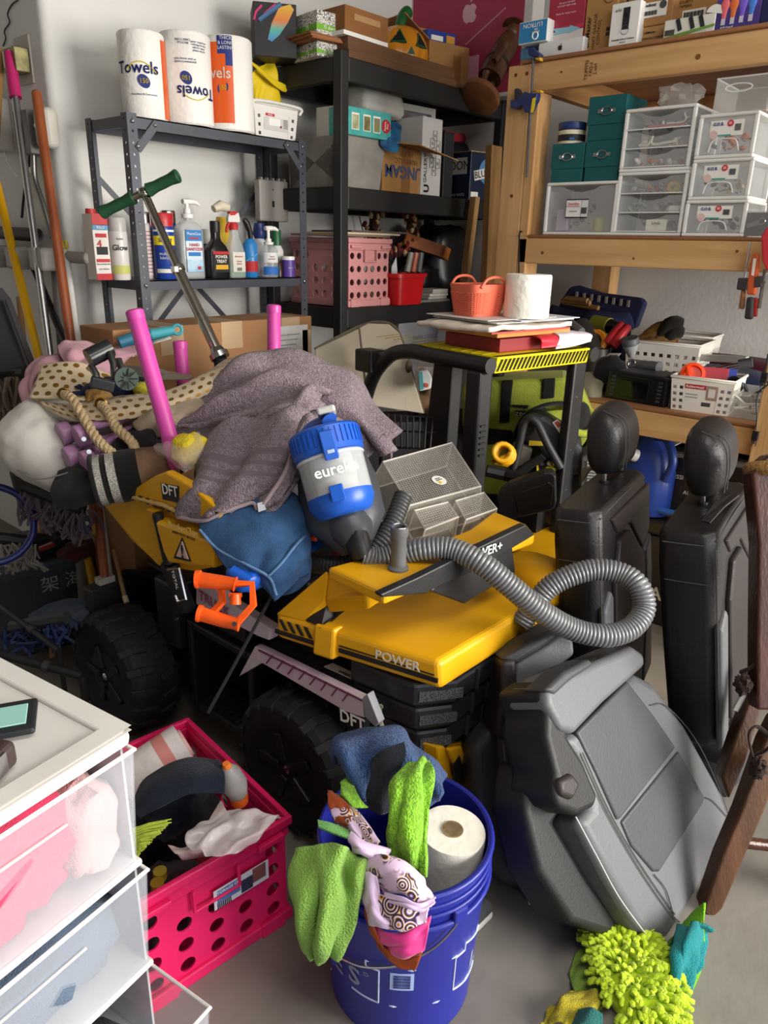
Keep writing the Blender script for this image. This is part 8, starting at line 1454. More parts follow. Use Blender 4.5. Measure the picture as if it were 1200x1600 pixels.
solo('black_luggage','black soft case standing behind the navy carton on the rack','case',M().blob((0,0,.15),(.36,.16,.30),e=.5),BLK,(PY(720,250,2.56).x,2.57,B2T),smooth=50)
solo('bin_board','dark slatted panel standing between the gallery carton and the navy carton','panel',M().b2((-.03,0,0),(.05,.2,PY(696,205,2.42).z-B2T)),DGY,(PY(697,300,2.42).x,2.42,B2T),bev=.004)
# ------------------------------------------------------------------ rack lower level
B3T=B3+.001
xc0,xc1=PY(430,478,2.30).x,PY(605,480,2.30).x;xc0=RXL+.03
hc=PY(560,372,2.29).z-B3T;t,*_=milk_crate('pink_crate','dusty pink plastic crate on the rack lower level',((xc0+.03+xc1)/2+.0,2.275,B3T),0,xc1-xc0-.06,.36,hc,'#d09090',6,6,4);PKC=t
for i,(c,lab) in enumerate((('#8a6f5c','stack of brown papers lying on the dusty pink crate'),('#cdbfa8','cream booklet on top of the dusty pink crate'),('#5a4a44','dark folder on the dusty pink crate'))):
    solo('folder',lab,'papers',M().b2((-.17,0,0),(.17,.28,.008)),mat('folder_%d' % i,c,.7,var=.1),((xc0+xc1)/2-.02+.05*i,2.27,B3T+hc+.006+.0085*i),rad(3-5*i),bev=.001)
o=thing('red_bin','small bright red plastic bin beside the dusty pink crate','bin',spot(602,647,475,427,B3T,Y=2.29)[0]);w,h=spot(602,647,475,427,B3T,Y=2.29)[2:];RB_=pla('#c4161c',.35);o.location.x += .008;MW[o.name]=Matrix.Translation(o.location)
obj('bin_wall',M().loft([rrect(w*.86,.12,0,.35),rrect(w*.98,.14,h*.9,.35),rrect(w*.93,.133,h*.9,.35),rrect(w*.8,.11,.004,.35)]),RB_,o,smooth=40);obj('bin_rim',M().loft([rrect(w*1.08,.155,h*.88,.35),rrect(w*1.08,.155,h,.35),rrect(w*.96,.138,h,.35),rrect(w*.96,.138,h*.88,.35)],close=True),RB_,o,smooth=40)
pp=M().prism([(-.03,.02,.02),(.03,.02,.02),(.0,.02,h*1.5),(-.03,.02,h*1.2)],(0,.003,0));solo('paper_card','white card sticking out of the red bin','card',pp,ink('#d3d6d8'),(o.location.x-.02,2.29,B3T))
t=thing('wreath','dried leaf wreath in wine and straw colours behind the dusty pink crate','wreath',PY(612,355,2.58));wc_=PY(613,352,2.52);rr=random.Random(4)
for c in ('#6e2026','#8d3a2a','#b08a4e','#d0b27a','#4a1a22'):
    m=M()
    for i in range(34):
        a=rr.uniform(0,2*pi);q=wc_+V(((.145+rr.uniform(-.03,.03))*cos(a),rr.uniform(-.04,.03),(.12+rr.uniform(-.03,.03))*sin(a)));m.blob(q,(.035,.02,.022),eul(rr.random()*3,rr.random()*3,rr.random()*3),n=7,m=5,amp=.3,seed=i)
    obj('dried_petals',m,fab(c,.2),t,world=True,smooth=60,kind='stuff')
obj('wreath_core',M().ring(wc_,(0,1,0),.14,.02,26,8),fab('#3a2018'),t,world=True)
t=thing('wooden_tray','orange brown shallow wooden box tilted over black bags on the rack','box',PY(690,390,2.42));OW=wood('orange_wood','#a85f28','#84441a',axis=0,rough=.45);a,b,c_,d_=PY(636,366,2.5),PY(694,385,2.36),PY(728,405,2.5),PY(668,368,2.66)
up_=V((.02,-.0,.05));obj('tray_side',M().prism([a,b,b+up_*-1.0,a+up_*-1.0],(0,.012,0)),OW,t,world=True);obj('tray_end',M().prism([b,c_,c_-up_,b-up_],(-.01,.006,0)),OW,t,world=True);obj('tray_base',M().prism([a,b,c_,d_],(0,0,.006)),OW,t,world=True)
for lab,x,y,dd,c in (('black duffel bag heaped on the rack lower level',690,440,(.36,.26,.36),'#151516'),('black pouch under the wooden tray on the rack',660,420,(.2,.2,.18),'#1c1b1d')):
    q=PY(x,y,2.50);solo('duffel_bag',lab,'bag',M().blob((0,0,dd[2]/2),dd,e=.7,amp=.22,seed=int(x)),pla(c,.35),(q.x,2.52,B3T),smooth=60)
t=thing('bottle_bag','clear bag of small bottles beside the red bin on the rack','bag',PY(662,420,2.38));q=PY(640,425,2.40)
for i,c in enumerate(('#8d8a86','#a8553a','#5a5d60')):obj('small_bottle',M().tube([PY(636+9*i,425,2.42),PY(642+8*i,395,2.42)],.016,10),pla(c,.25),t,world=True,smooth=50)
for i in range(3):w_=(.15,.14,.11)[i];q=PY(678,465,2.31);solo('stone_tile',('lowest','middle','top rough')[i]+' pale tile of the small stack on the rack lower level','tile',M().b2((-w_/2,0,0),(w_/2,.1,(.012,.014,.020)[i])),mat('tile_%d' % i,('#b5b0a6','#c9c5bc','#bdb8ae')[i],.8,var=.1,vs=40,bump=.3),(q.x+.01*i,2.285,B3T+.012+(0,.0125,.027)[i]),rad(-3*i),bev=.003)
q=PY(672,472,2.31);solo('slate_sheet','thin grey sheet under the pale tiles on the rack','tile',M().b2((-.16,0,0),(.12,.12,.0115)),mat('slate','#7d786f',.8),(q.x,2.28,B3T))
q=PY(655,455,2.40);solo('spray_box','small black and white carton behind the red bin','box',M().b2((-.03,0,0),(.03,.05,.09)),mat('bw_card','#c9c9c6',.5,vs=30,col2='#2b2b2c'),(q.x+.02,2.44,B3T))
# loose lumber between the rack and the pine post
def lumber(label,x,y,x2,y2,yy,w,mt,zmin=0):
    a,b=PY(x,y,yy),PY(x2,y2,yy);d=(b-a);b=a+d*((zmin-a.z)/d.z);return solo('lumber',label,'board',M().prism([a,a+V((w,0,0)),b+V((w,0,0)),b],(0,.035,0)),mt,world=True,bev=.003)
lumber('upright pine stud standing just left of the pine shelf post',769,226,761,420,2.02,.085,wood('stud_wood','#9a7546','#77552e'))
lumber('thin tan stick leaning in front of the rack middle level',744,307,727,440,2.19,.036,wood('stick_wood','#b08a58','#8d6a3e'))
solo('wood_scrap','dark wood offcut wedged by the pine post','wood scrap',M().b2((0,0,0),(.16,.1,.04)),wood('scrap_wood','#6e4a2a','#4f321a',axis=0),(PY(740,400,2.30).x,2.31,B3T+.0),rad(-10))
pts=[PY(563,330,2.70),PY(565,345,2.71),PY(570,362,2.70)];solo('thin_cable','thin black cable hanging behind the rack lower level','cable',M().tube(spl([PY(560,318,2.72),PY(562,340,2.73),PY(570,372,2.72)],14),.003,6),BLK,world=True)
# white boxes below the rack
q=PY(640,520,2.34);o,w,h=carton('white_carton','white carton with small grey text standing under the rack','box',((q.x+.1),2.34,0),.2,pla('#b9bcc2',.5)) if False else (None,0,0)
loc,rz,w,h=spot(622,700,560,502,0,Y=2.36);zt_=PY(660,502,2.36).z;o=solo('white_carton','white carton with small grey text standing under the rack','box',M().b2((-w/2,0,.5),(w/2,.2,zt_)),pla('#b5b8be',.5),(loc[0],2.36,.001),bev=.003);text(o,'PAPER GOODS',.03,(-.0,-.002,zt_-.08),ink('#7a7d86'));plate(o,-.04,zt_-.14,.12,.004,ink('#7a7d86'))
# ------------------------------------------------------------------ long carton and upturned play table behind the pile
o=thing('long_carton','long brown carton with tape strips standing behind the pile','carton',(1.80,2.10,0));yk=2.10;x0,x1=PY(176,520,yk).x,PY(487,500,yk).x;zt_=PY(330,505,yk).z;cz=.45
KC=mat('carton_brown','#9a704a',.8,var=.08,vs=5,bump=.1,bs=80)
obj('carton',M().b2((x0,yk,.0),(x1,yk+.2,zt_)),KC,o,world=True,bev=.004)
for xa,xb in ((PY(248,500,yk).x,PY(285,500,yk).x),(PY(345,505,yk).x,PY(378,505,yk).x),(PY(440,505,yk).x,PY(468,505,yk).x)):obj('tape_strip',M().b2((xa,yk-.0008,zt_-.09),(xb,yk+.2,zt_+.0008)),mat('tape_tan','#b59a78',.35),o,world=True)
xa=PY(450,540,yk).x;obj('shipping_label',M().b2((xa-.06,yk-.0016,zt_-.17),(xa+.1,yk-.0008,zt_-.03)),mat('label_white','#c9c7c4',.6,vs=30,var=.1),o,world=True);obj('small_label',M().b2((x1-.05,yk-.0016,zt_-.14),(x1-.005,yk-.0008,zt_-.05)),ink('#c0a989'),o,world=True)
for i in range(5):obj('label_line',M().b2((xa-.04,yk-.0022,zt_-.06-.018*i),(xa+.06-.01*i,yk-.0015,zt_-.064-.018*i)),ink('#8d8d8d'),o,world=True)
MAGP=pla('#c8479c',.35)
tt=thing('upturned_table','upside-down play table with magenta pole legs on the truck bed','table',PD(330,640,2.05))
L1,L2,L3=[PD(268,695,1.83),PD(210,486,1.76)],[PD(287,600,2.25),PD(281,534,2.22)],[PD(428,580,2.24),PD(428,478,2.20)]
for a,b in (L1,L2,L3):
    d=(b-a).normalized();obj('leg',M().tube([a-d*.06,b-d*.004,b],[.0205,.0205,.018],20),MAGP,tt,world=True,smooth=50);obj('leg_cap',M().lathe([(.0215,-.02),(.0215,0),(.016,.004)],20,b,d),MAGP,tt,world=True,smooth=50)
c1,c2,c3=L1[0],L2[0]-V((0,0,.05)),L3[0]-V((0,0,.08));c4=c1+(c3-c2);obj('table_top',M().prism([c1-V((0,0,.06)),c4-V((0,0,.06)),c3-V((0,0,.04)),c2-V((0,0,.04))],(0,0,.025)),pla('#d8d2d4',.5),tt,world=True)
# ------------------------------------------------------------------ heap on the left
PKF=fab('#c99aa6',.4);BGE=fab('#b5a48e',.35)
def dotfab():
    m=mat('polka_dot','#cbb896',.8,var=.06,sheen=.1);nt=m.node_tree;L=nt.links;b=nt.nodes['Principled BSDF'];tc=nd(nt,'ShaderNodeTexCoord');mp=nd(nt,'ShaderNodeMapping');mp.inputs['Scale'].default_value=(33,33,1);mp.inputs['Rotation'].default_value=(0,0,.0);L.new(tc.outputs['UV'],mp.inputs[0])
    sx=nd(nt,'ShaderNodeSeparateXYZ');L.new(mp.outputs[0],sx.inputs[0])
    def mth(op,a,bq=None,cst=None):
        n=nd(nt,'ShaderNodeMath',operation=op);L.new(a,n.inputs[0])
        if bq is not None:L.new(bq,n.inputs[1])
        if cst is not None:n.inputs[1].default_value=cst
        return n.outputs[0]
    row=mth('FLOOR',sx.outputs['Y']);sh=mth('MULTIPLY',mth('MODULO',row,cst=2),cst=.5);fx=mth('SUBTRACT',mth('FRACT',mth('ADD',sx.outputs['X'],sh)),cst=.5);fy=mth('SUBTRACT',mth('FRACT',sx.outputs['Y']),cst=.5)
    dd=mth('ADD',mth('MULTIPLY',fx,fx),mth('MULTIPLY',fy,fy));ls=mth('LESS_THAN',dd,cst=.072)
    mx=nd(nt,'ShaderNodeMix',data_type='RGBA');L.new(ls,mx.inputs[0]);mx.inputs[6].default_value=hx('#cdbb9c');mx.inputs[7].default_value=hx('#a87f35');L.new(mx.outputs[2],b.inputs['Base Color']);L.new(mth('MULTIPLY',ls,cst=.75),b.inputs['Metallic'])
    rg=nd(nt,'ShaderNodeMapRange');rg.inputs[3].default_value=.85;rg.inputs[4].default_value=.35;L.new(ls,rg.inputs[0]);L.new(rg.outputs[0],b.inputs['Roughness']);return m
PDT=dotfab()
bl=thing('polka_tote','cream tote bag with gold polka dots and rope handles on the heap','bag',PD(200,640,2.1))
dr('rolled_front',g([[(52,632,2.10),(110,628,2.08),(180,622,2.06),(260,612,2.04),(320,588,2.06),(395,562,2.12)],[(50,624,2.05),(112,632,2.00),(185,625,1.985),(262,612,1.975),(325,585,2.0),(392,555,2.07)],[(62,628,2.00),(116,645,1.955),(190,640,1.94),(266,626,1.93),(330,600,1.96),(385,575,2.02)],[(80,645,1.99),(120,656,1.945),(192,656,1.94),(270,640,1.93),(335,612,1.96),(380,590,2.0)]]),PDT,amp=.004,solid=.006,par=bl,nu=30,nv=60)
dr('raised_back',g([[(66,572,2.06),(95,567,2.07),(128,568,2.10),(178,588,2.14)],[(58,595,2.03),(90,592,2.03),(122,598,2.06),(160,608,2.10)],[(46,622,1.99),(82,622,1.98),(112,622,2.0),(150,628,2.02)]]),PDT,amp=.004,solid=.006,par=bl,nu=24,nv=24);obj('tote_piping',M().tube(spl([PD(56,622,2.03),PD(75,640,1.985),PD(110,655,1.94),PD(135,658,1.935)],20),.005,8),BGE,bl,world=True,smooth=60)
dr('right_wrap',g([[(330,578,2.18),(355,560,2.18),(388,552,2.16)],[(322,590,2.1),(352,572,2.1),(392,560,2.1)],[(326,605,2.0),(356,588,2.0),(390,570,2.05)]]),PDT,amp=.004,solid=.005,par=bl,nu=20,nv=20)
ROPE=mat('rope','#c6ad84',.9,var=.2,vs=60,bump=.6,bs=180)
def rope(pts,r=.0125):
    P=spl(pts,46);
    for s in range(3):
        out=[]
        for i,p in enumerate(P):
            t=(P[min(i+1,45)]-P[max(i-1,0)]).normalized();a=t.orthogonal().normalized();b=t.cross(a);w=i*.75+s*2*pi/3;out.append(p+(a*cos(w)+b*sin(w))*r*.5)
        obj('rope_strand',M().tube(out,r*.62,8),ROPE,bl,world=True,smooth=60)
rope([PD(100,616,1.965),PD(114,625,1.94),PD(135,660,1.90),PD(155,690,1.87),PD(178,710,1.86)]);rope([PD(158,632,1.945),PD(170,645,1.925),PD(182,668,1.90),PD(205,690,1.88),PD(213,708,1.88)])
for x,y in ((100,615),(158,631)):obj('grommet',M().ring(PD(x,y,1.962),CAM-PD(x,y,1.96),.013,.004,20,6),met('#8a6a2e',.35),bl,world=True)
cloth('pink_blanket','dusty pink padded blanket bunched behind the polka dot tote',g([[(42,610,2.15),(62,560,2.2),(110,545,2.3),(160,540,2.35)],[(44,640,2.10),(55,580,2.12),(110,562,2.2),(155,570,2.25)],[(50,660,2.08),(62,588,2.10),(115,580,2.15),(150,590,2.2)]]),PKF,cat='blanket',amp=.012,fs=8,solid=.012,fold=[(.8,2,.03,.6)])
cloth('pink_blanket_fold','pink quilted fold crossing in front of the polka dot tote opening',g([[(90,540,2.20),(120,535,2.22),(165,540,2.26),(215,545,2.3)],[(95,556,2.13),(125,556,2.13),(160,565,2.15),(210,552,2.24)],[(108,572,2.13),(135,580,2.13),(160,588,2.15),(180,575,2.2)]]),PKF,cat='blanket',amp=.008,fs=9,solid=.012,fold=[(.6,1.5,.02,.6)])
rag('beige_pillow','beige pillow behind the pink blanket near the wall corner',PD(185,545,2.35)+V((0,0,-.08)),(.32,.2,.18),'#a89a88',12,amp=.12,cat='pillow')
cloth('pink_cover','mauve pink cloth hanging down the far left of the heap',g([[(48,590,2.2),(58,600,2.17)],[(42,630,2.17),(54,640,2.13)],[(44,662,2.15),(60,660,2.12)]]),fab('#a57a80',.4),amp=.008,solid=.01)
WCU=mat('white_cushion','#d8d3cb',.6,var=.05,vs=5,bump=.15,bs=30)
t=thing('white_cushion','big white padded cushion bulging out at the left of the heap','cushion',PD(90,760,2.05));c=PD(92,698,2.08);m=M().blob(c,(.32,.28,.22),eul(.15,.55,-.9),e=.9,amp=.1,fs=4,seed=3,n=48,m=30);obj('cushion',m,WCU,t,world=True,smooth=70);obj('cushion',M().blob(PD(120,650,2.1),(.26,.22,.16),eul(0,.2,-.7),amp=.15,seed=8),WCU,t,world=True,smooth=70)
pts=[PD(22,735,1.96),PD(60,745,1.92),PD(100,740,1.91),PD(140,728,1.93)];obj('seam',M().tube(spl([PD(20,730,1.99),PD(55,748,1.935),PD(95,742,1.92),PD(150,722,1.93)],20),.002,6),ink('#8d887f'),t,world=True)
# folded pink chair tubes
PUR=pla('#b07fa8',.35);t=thing('folded_chair','bundle of pink chair tubes with round end caps sticking out of the heap','chair',PD(170,700,1.98))
for (x,y,d),(x2,y2,d2),r in (((106,668,1.97),(225,640,2.05),.0115),((132,668,1.93),(225,648,2.02),.0115),((118,714,1.95),(215,672,2.03),.0115),((146,705,1.91),(222,660,2.0),.0125),((140,722,1.91),(222,690,2.0),.0115),((150,690,1.95),(225,668,2.03),.0105)):obj('tube',M().tube([PD(x,y,d),PD(x2,y2,d2)],r,14),PUR,t,world=True,smooth=50)
for x,y,d in ((98,678,1.955),(124,682,1.915),(108,715,1.935),(134,722,1.895)):
    ax=(PD(x,y,d)-PD(x+80,y-28,d+.08)).normalized();obj('end_cap',M().lathe([(.030,-.02),(.031,-.004),(.031,.004),(.029,.008)],24,PD(x,y,d),ax),PUR,t,world=True,smooth=40);obj('tube_socket',M().box(PD(x+14,y-6,d+.01),(.034,.02,.034),frame(ax,(0,0,1))),PUR,t,world=True,bev=.006)
for x,y,d in ((131,686,1.885),(139,706,1.875)):obj('cap_screw',M().lathe([(.006,0),(.006,.003),(.003,.003)],12,PD(x,y,d),CAM-PD(x,y,d)),STEEL,t,world=True)
# dark bag with glitter bands
BKF=fab('#1e1d1d',.4);t=thing('camo_bag','black bag with glitter bands and brown camouflage panel below the pink tubes','bag',PD(170,745,1.88));a,b=PD(150,752,1.86),PD(262,730,1.90);dv=(b-a)
def seg_(u0,u1,r0,r1,mt,nm):return obj(nm,M().lathe([(r0,dv.length*u0),(r1,dv.length*u1)],30,a,dv,sy=.9),mt,t,world=True,smooth=50)
GLT=mat('glitter','#3a3a3a',.4,vs=700,col2='#d8d3c8',detail=0);CAMO=mat('camo','#8a6a54',.9,vs=9,col2='#2e241e',bump=.2,bs=200)
seg_(0,.12,.066,.068,GLT,'glitter_band');seg_(.12,.2,.064,.064,BKF,'gap_band');seg_(.2,.32,.068,.068,GLT,'glitter_band');seg_(.32,.62,.069,.067,BKF,'black_panel');seg_(.62,1.15,.066,.056,CAMO,'camo_panel')
obj('mouth',M().ring(a,dv,.064,.006,28,8),BKF,t,world=True);dr('open_flap',g([[(90,735,1.95),(120,725,1.92),(152,722,1.90)],[(80,770,1.92),(115,770,1.86),(150,765,1.83)],[(95,795,1.92),(125,792,1.87),(160,780,1.84)]]),BKF,amp=.01,fs=8,solid=.008,par=t,nu=24,nv=24);obj('dark_body',M().blob(PD(235,715,1.98),(.22,.2,.16),amp=.2),BKF,t,world=True,smooth=60)
cloth('beige_fold','beige canvas fold under the gold dotted roll beside the pink leg',g([[(196,650,2.02),(240,632,1.98),(300,622,1.96),(330,618,1.98)],[(215,668,1.94),(250,650,1.91),(300,640,1.91),(335,632,1.94)],[(232,690,1.96),(260,678,1.92),(290,668,1.92),(320,655,1.95)]]),BGE,amp=.006,solid=.008,fold=[(1.2,.6,.016,.5)])
cloth('beige_lining','grey beige canvas edge behind the magenta leg',g([[(240,575,2.2),(270,582,2.2),(300,588,2.18)],[(225,590,2.1),(265,592,2.1),(298,590,2.12)]]),fab('#8f8272',.4),amp=.004,solid=.006)
for i,(x,y,d,s,c,lab) in enumerate(((135,600,2.06,(.12,.1,.09),'#1d2244','navy fabric lump in the open dotted tote'),(152,606,2.03,(.07,.06,.05),'#b48a4e','tan patterned lump in the open dotted tote'),(190,585,2.1,(.16,.12,.12),'#1a1d33','dark navy bundle under the metal roller'),(222,598,2.05,(.05,.05,.04),'#c8c03a','small yellow green lump beside the magenta leg'))):rag('tote_content',lab,PD(x,y,d)+V((0,0,-s[2]/2)),s,c,60+i,amp=.25)
t=thing('bike_trainer','metal roller bracket with black drum lying on the dotted tote','bracket',PD(170,585,1.98));obj('drum',M().tube([PD(138,560,1.96),PD(172,543,1.99)],.025,20),pla('#232629',.25),t,world=True,smooth=50);DS=met('#7d807f',.35)
for pts in ([(142,572,1.95),(150,585,1.94),(152,598,1.94)],[(172,552,1.97),(178,570,1.96),(176,585,1.95),(190,578,1.97),(185,562,1.98)]):obj('bracket_arm',M().tube([PD(*p) for p in pts],.010,8),DS,t,world=True,smooth=50)
obj('clamp_block',M().box(PD(160,600,1.94),(.06,.03,.03),eul(0,.3,-.5)),DGY,t,world=True,bev=.005);obj('toothed_wheel',M().lathe([(.006,-.006),(.03,-.006),(.03,.006),(.006,.006)],18,PD(198,592,1.95),CAM-PD(198,592,1.95)),pla('#4a5a52',.5),t,world=True)
for k in range(9):a=2*pi*k/9;q=PD(198,592,1.94);obj('wheel_spoke',M().box(q+CX*(.018*cos(a))+CD*(.018*sin(a)),(.003,.003,.02),frame(CX*-sin(a)+CD*cos(a),CX*cos(a)+CD*sin(a))),DS,t,world=True)
obj('lever_plate',M().prism([PD(x,y,1.96) for x,y in ((190,572),(232,576),(262,588),(250,592),(212,588),(192,584))],(0,0,.004)),met('#a09a90',.4),t,world=True)
t=thing('teal_bar','teal blue handle with a ring end lying on the long carton edge','handle',PD(230,525,2.25));obj('grip',M().tube([PD(186,536,2.2),PD(210,528,2.22),PD(236,523,2.24)],[.017,.019,.018],14),pla('#2a6a86',.4),t,world=True,smooth=50);obj('shaft',M().tube([PD(236,523,2.24),PD(272,516,2.26)],[.018,.014],14),pla('#3f9aa6',.4),t,world=True,smooth=50);obj('ring_end',M().ring(PD(277,515,2.27),CAM-PD(277,515,2.27),.014,.005,18,8),pla('#3f9aa6',.4),t,world=True,smooth=60)
cloth('white_label','white paper tag lying by the teal handle',g([[(235,533,2.22),(265,525,2.24)],[(238,538,2.2),(268,529,2.22)]]),ink('#c9c6c2'),cat='tag',amp=.001,solid=.001,nu=4,nv=4)
# beige folding panels behind the forklift
PAN=mat('beige_panel','#a89d8a',.75,var=.06,vs=4,bump=.1,bs=120);PAL=mat('pale_panel','#c4b8a4',.75,var=.05,vs=4,bump=.1,bs=120)
t=thing('folding_case','beige upholstered folding panel case standing behind the towel','case',PD(590,640,2.6));dq=2.62
obj('left_panel',M().prism([PD(492,545,2.60),PD(561,512,2.70),PD(576,660,2.70),PD(500,660,2.60)],(-.01,-.012,0)),PAN,t,world=True,bev=.004)
obj('right_panel',M().prism([PD(x,y,2.70+.0012*(x-561)*0) for x,y in ((561,512),(575,505),(608,506),(624,520),(640,570),(662,645),(576,632))],(-.012,-.010,0)),PAL,t,world=True,bev=.004);obj('edge_binding',M().tube(spl([PD(492,545,2.60),PD(528,526,2.64),PD(561,510,2.695),PD(590,503,2.695),PD(618,512,2.695),PD(636,556,2.695),PD(662,646,2.695)],50),.005,8),fab('#6e6353'),t,world=True,smooth=60);obj('panel_fold',M().tube([PD(561,512,2.685),PD(577,650,2.685)],.004,6),fab('#6e6353'),t,world=True)
for x,y in ((604,556),(639,572)):obj('pad_hole',M().blob(PD(x,y,2.68),(.03,.02,.05)),fab('#6b5f4e'),t,world=True,smooth=60)
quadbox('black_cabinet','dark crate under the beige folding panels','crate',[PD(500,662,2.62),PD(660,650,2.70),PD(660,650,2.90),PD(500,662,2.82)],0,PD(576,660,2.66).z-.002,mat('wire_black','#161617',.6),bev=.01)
t=thing('wipes_packet','white and teal wipes packet on the crate behind the forklift tube','packet',PD(665,605,2.62));obj('packet',M().prism([PD(x,y,2.60) for x,y in ((653,580),(668,577),(676,590),(674,608),(655,612))],(.04,.05,0)),pla('#cfd2d2',.4),t,world=True,bev=.006);obj('teal_print',M().prism([PD(x,y,2.598) for x,y in ((654,582),(660,581),(662,608),(656,610))],(-.001,-.001,0)),ink('#4a9aa0'),t,world=True);obj('red_dot',M().lathe([(.008,0),(.008,.001)],14,PD(666,602,2.597),CAM-PD(666,602,2.6)),ink('#c8554a'),t,world=True)
rag('brown_bag','brown paper bag crumpled behind the wipes packet',PD(680,592,2.75)+V((0,0,-.08)),(.18,.16,.17),'#7d6348',71,amp=.3)
quadbox('grey_carton','pale grey carton standing behind the brown paper bag','box',[PD(650,610,2.9),PD(720,600,2.9),PD(720,600,3.05),PD(650,610,3.05)],0,PD(690,572,2.9).z,pla('#a29c94',.6),bev=.004)
t=thing('wire_rack','black wire basket in the gloom behind the clear trays','basket',PD(640,670,2.35))
for i in range(9):obj('wire',M().tube([PD(596+10*i,645+1.2*i,2.4),PD(600+9*i,700,2.38)],.0035,6),BLK,t,world=True)
for y in (648,672,698):obj('wire',M().tube([PD(594,y,2.4),PD(682,y+4,2.4)],.0035,6),BLK,t,world=True)
# ------------------------------------------------------------------ tool holder, poles and switches on the left wall
XW=JX
def pole(name,label,top,low,r,mt,n=14,cap=None,gr=None):
    a,b=PX(*top[:2],XW-.05-(2.66-top[2])*.25),PX(*low[:2],XW-.13-(2.6-low[2])*.3);d=b-a;e=a+d*min(2.3 if name == 'black_pole' else 9,(.02-a.z)/d.z);t=thing(name,label,'pole',V((e.x,e.y,0)));obj('shaft',M().tube([a,e],r,n),mt,t,world=True,smooth=50)
    if cap:obj('tip',M().blob(a,(r*2,r*2,r*1.4)),mt,t,world=True,smooth=60)
    return t,a,b
pole('mop_pole','bright yellow pole leaning at the far left',(-6,285,2.42),(57,545,2.36),.0155,pla('#d9a30f',.35))
t,a,b=pole('broom_pole','silver pole with magenta hanging grip on the left wall',(16,92,2.62),(75,530,2.45),.0125,met('#b4b4b6',.3));d=(b-a).normalized();obj('grip',M().tube([a-d*.02,a+d*.13],[.019,.021],16),pla('#b02362',.4),t,world=True,smooth=50);obj('hang_hole',M().ring(a-d*.012,CAM-a,.012,.005,18,8),pla('#b02362',.4),t,world=True,smooth=50)
pole('rake_pole','red brown wooden pole leaning upright beside the wall corner',(57,146,2.56),(112,545,2.42),.0165,wood('red_pole','#96502c','#7a3b1c',rough=.4),cap=1)
pole('white_pole','thin white ribbed pole behind the red brown pole',(102,392,2.60),(122,540,2.52),.012,pla('#cfcdc9',.4));pole('black_pole','slanting black pole behind the silver one',(47,405,2.62),(104,540,2.50),.013,BLK);pole('tan_pole','short tan wooden pole beside the black dustpan',(30,465,2.55),(40,570,2.5),.0115,wood('tan_pole','#a8825a','#876240'));pole('pine_pole','pale pine pole at the top left frame edge',(0,80,2.66),(-14,330,2.6),.016,wood('pine_pole','#c49a5e','#a67c42'),cap=1);pole('grey_pole','dark steel post end beside the wall corner',(88,420,2.62),(100,560,2.55),.02,pla('#6b6763',.4))
t=thing('tool_holder','grey wall rail with spring clips holding the broom poles','rail',PX(60,390,XW-.03));zr=PX(60,400,XW-.02).z;ym,yM=2.52,3.35
obj('rail',M().b2((XW-.05,BY+.05,zr-.02),(XW-.012,yM,zr+.03)),pla('#8d8a86',.5),t,world=True,bev=.004)
obj('rail_rod',M().tube([(XW-.06,ym,zr+.005),(XW-.06,yM,zr+.005)],.020,16),pla('#9a9691',.45),t,world=True,smooth=50);obj('rod_cap',M().lathe([(.024,0),(.025,.012),(.02,.018)],9,(XW-.06,ym+.004,zr+.005),(0,-1,0)),pla('#c4c2be',.4),t,world=True)
for x in (4,36,74):
    q=PX(x,395,XW-.10);cl=obj('clip',M().b2((XW-.15,q.y-.05,zr-.045),(XW-.085,q.y+.05,zr+.035)),pla('#97938e',.45),t,world=True,bev=.012);obj('clip_lever',M().box((XW-.152,q.y-.01,zr),(.006,.018,.07)),pla('#b0aca6',.4),cl,world=True)
obj('hook',M().ring((XW-.06,ym+.16,zr+.045),(1,0,0),.014,.004,16,6),HAZ,t,world=True)
obj('black_bar',M().tube([(XW-.06,BY+.1,zr+.075),(XW-.06,yM,zr+.085)],.024,12),BLK,t,world=True,smooth=50)
PLT=pla('#b9b3a8',.5)
def wallbox(name,label,cat,x,y,w,h,th,mt):
    q=PX(x,y,XW);t=thing(name,label,cat,(XW,q.y,q.z),-pi/2);return t
t=wallbox('switch_plate','cream wall plate with an open yellowed metal switch box hung on it','switch',40,95,0,0,0,PLT);obj('plate',M().b2((-.055,-.008,-.075),(.055,0,.075)),PLT,t,bev=.003);obj('metal_box',M().b2((-.045,-.06,-.045),(.05,-.01,.03)),mat('brass_grime','#9c9468',.4,metal=.6,vs=30,col2='#54523a'),t,bev=.003);obj('switch_bits',M().b2((-.03,-.066,-.03),(-.012,-.058,.02)).b2((.0,-.066,-.03),(.02,-.058,.02)),pla('#d6d2c4',.4),t,kind='stuff');obj('brown_knob',M().lathe([(.014,0),(.012,.03)],12,(-.06,-.03,-.01),(-1,0,0)),pla('#5a2a20',.5),t)
t=wallbox('junction_box','grey junction box with spiral conduit behind the red brown pole','box',60,205,0,0,0,PLT);obj('box',M().b2((-.06,-.06,-.08),(.05,0,.06)),pla('#7d7a76',.5),t,bev=.004);obj('conduit',M().tube(spl([(0,-.03,-.08),(.0,-.035,-.16),(.04,-.035,-.25),(.08,-.035,-.36)],60),[.011,.0095]*30,10),met('#8a8886',.4),t,smooth=60);obj('white_bracket',M().box((-.02,-.036,-.13),(.035,.01,.02)),WHT,t,bev=.002)
t=wallbox('wall_timer','rounded white wall device near the corner edge','device',86,205,0,0,0,WHT);obj('case',M().b2((-.05,-.055,-.06),(.045,0,.07)),pla('#c9c4ba',.5),t,bev=.022,seg=4);obj('lever',M().box((0,-.06,.0),(.05,.008,.01),Matrix.Rotation(.6,3,'Y')),pla('#dcd8d0',.5),t)
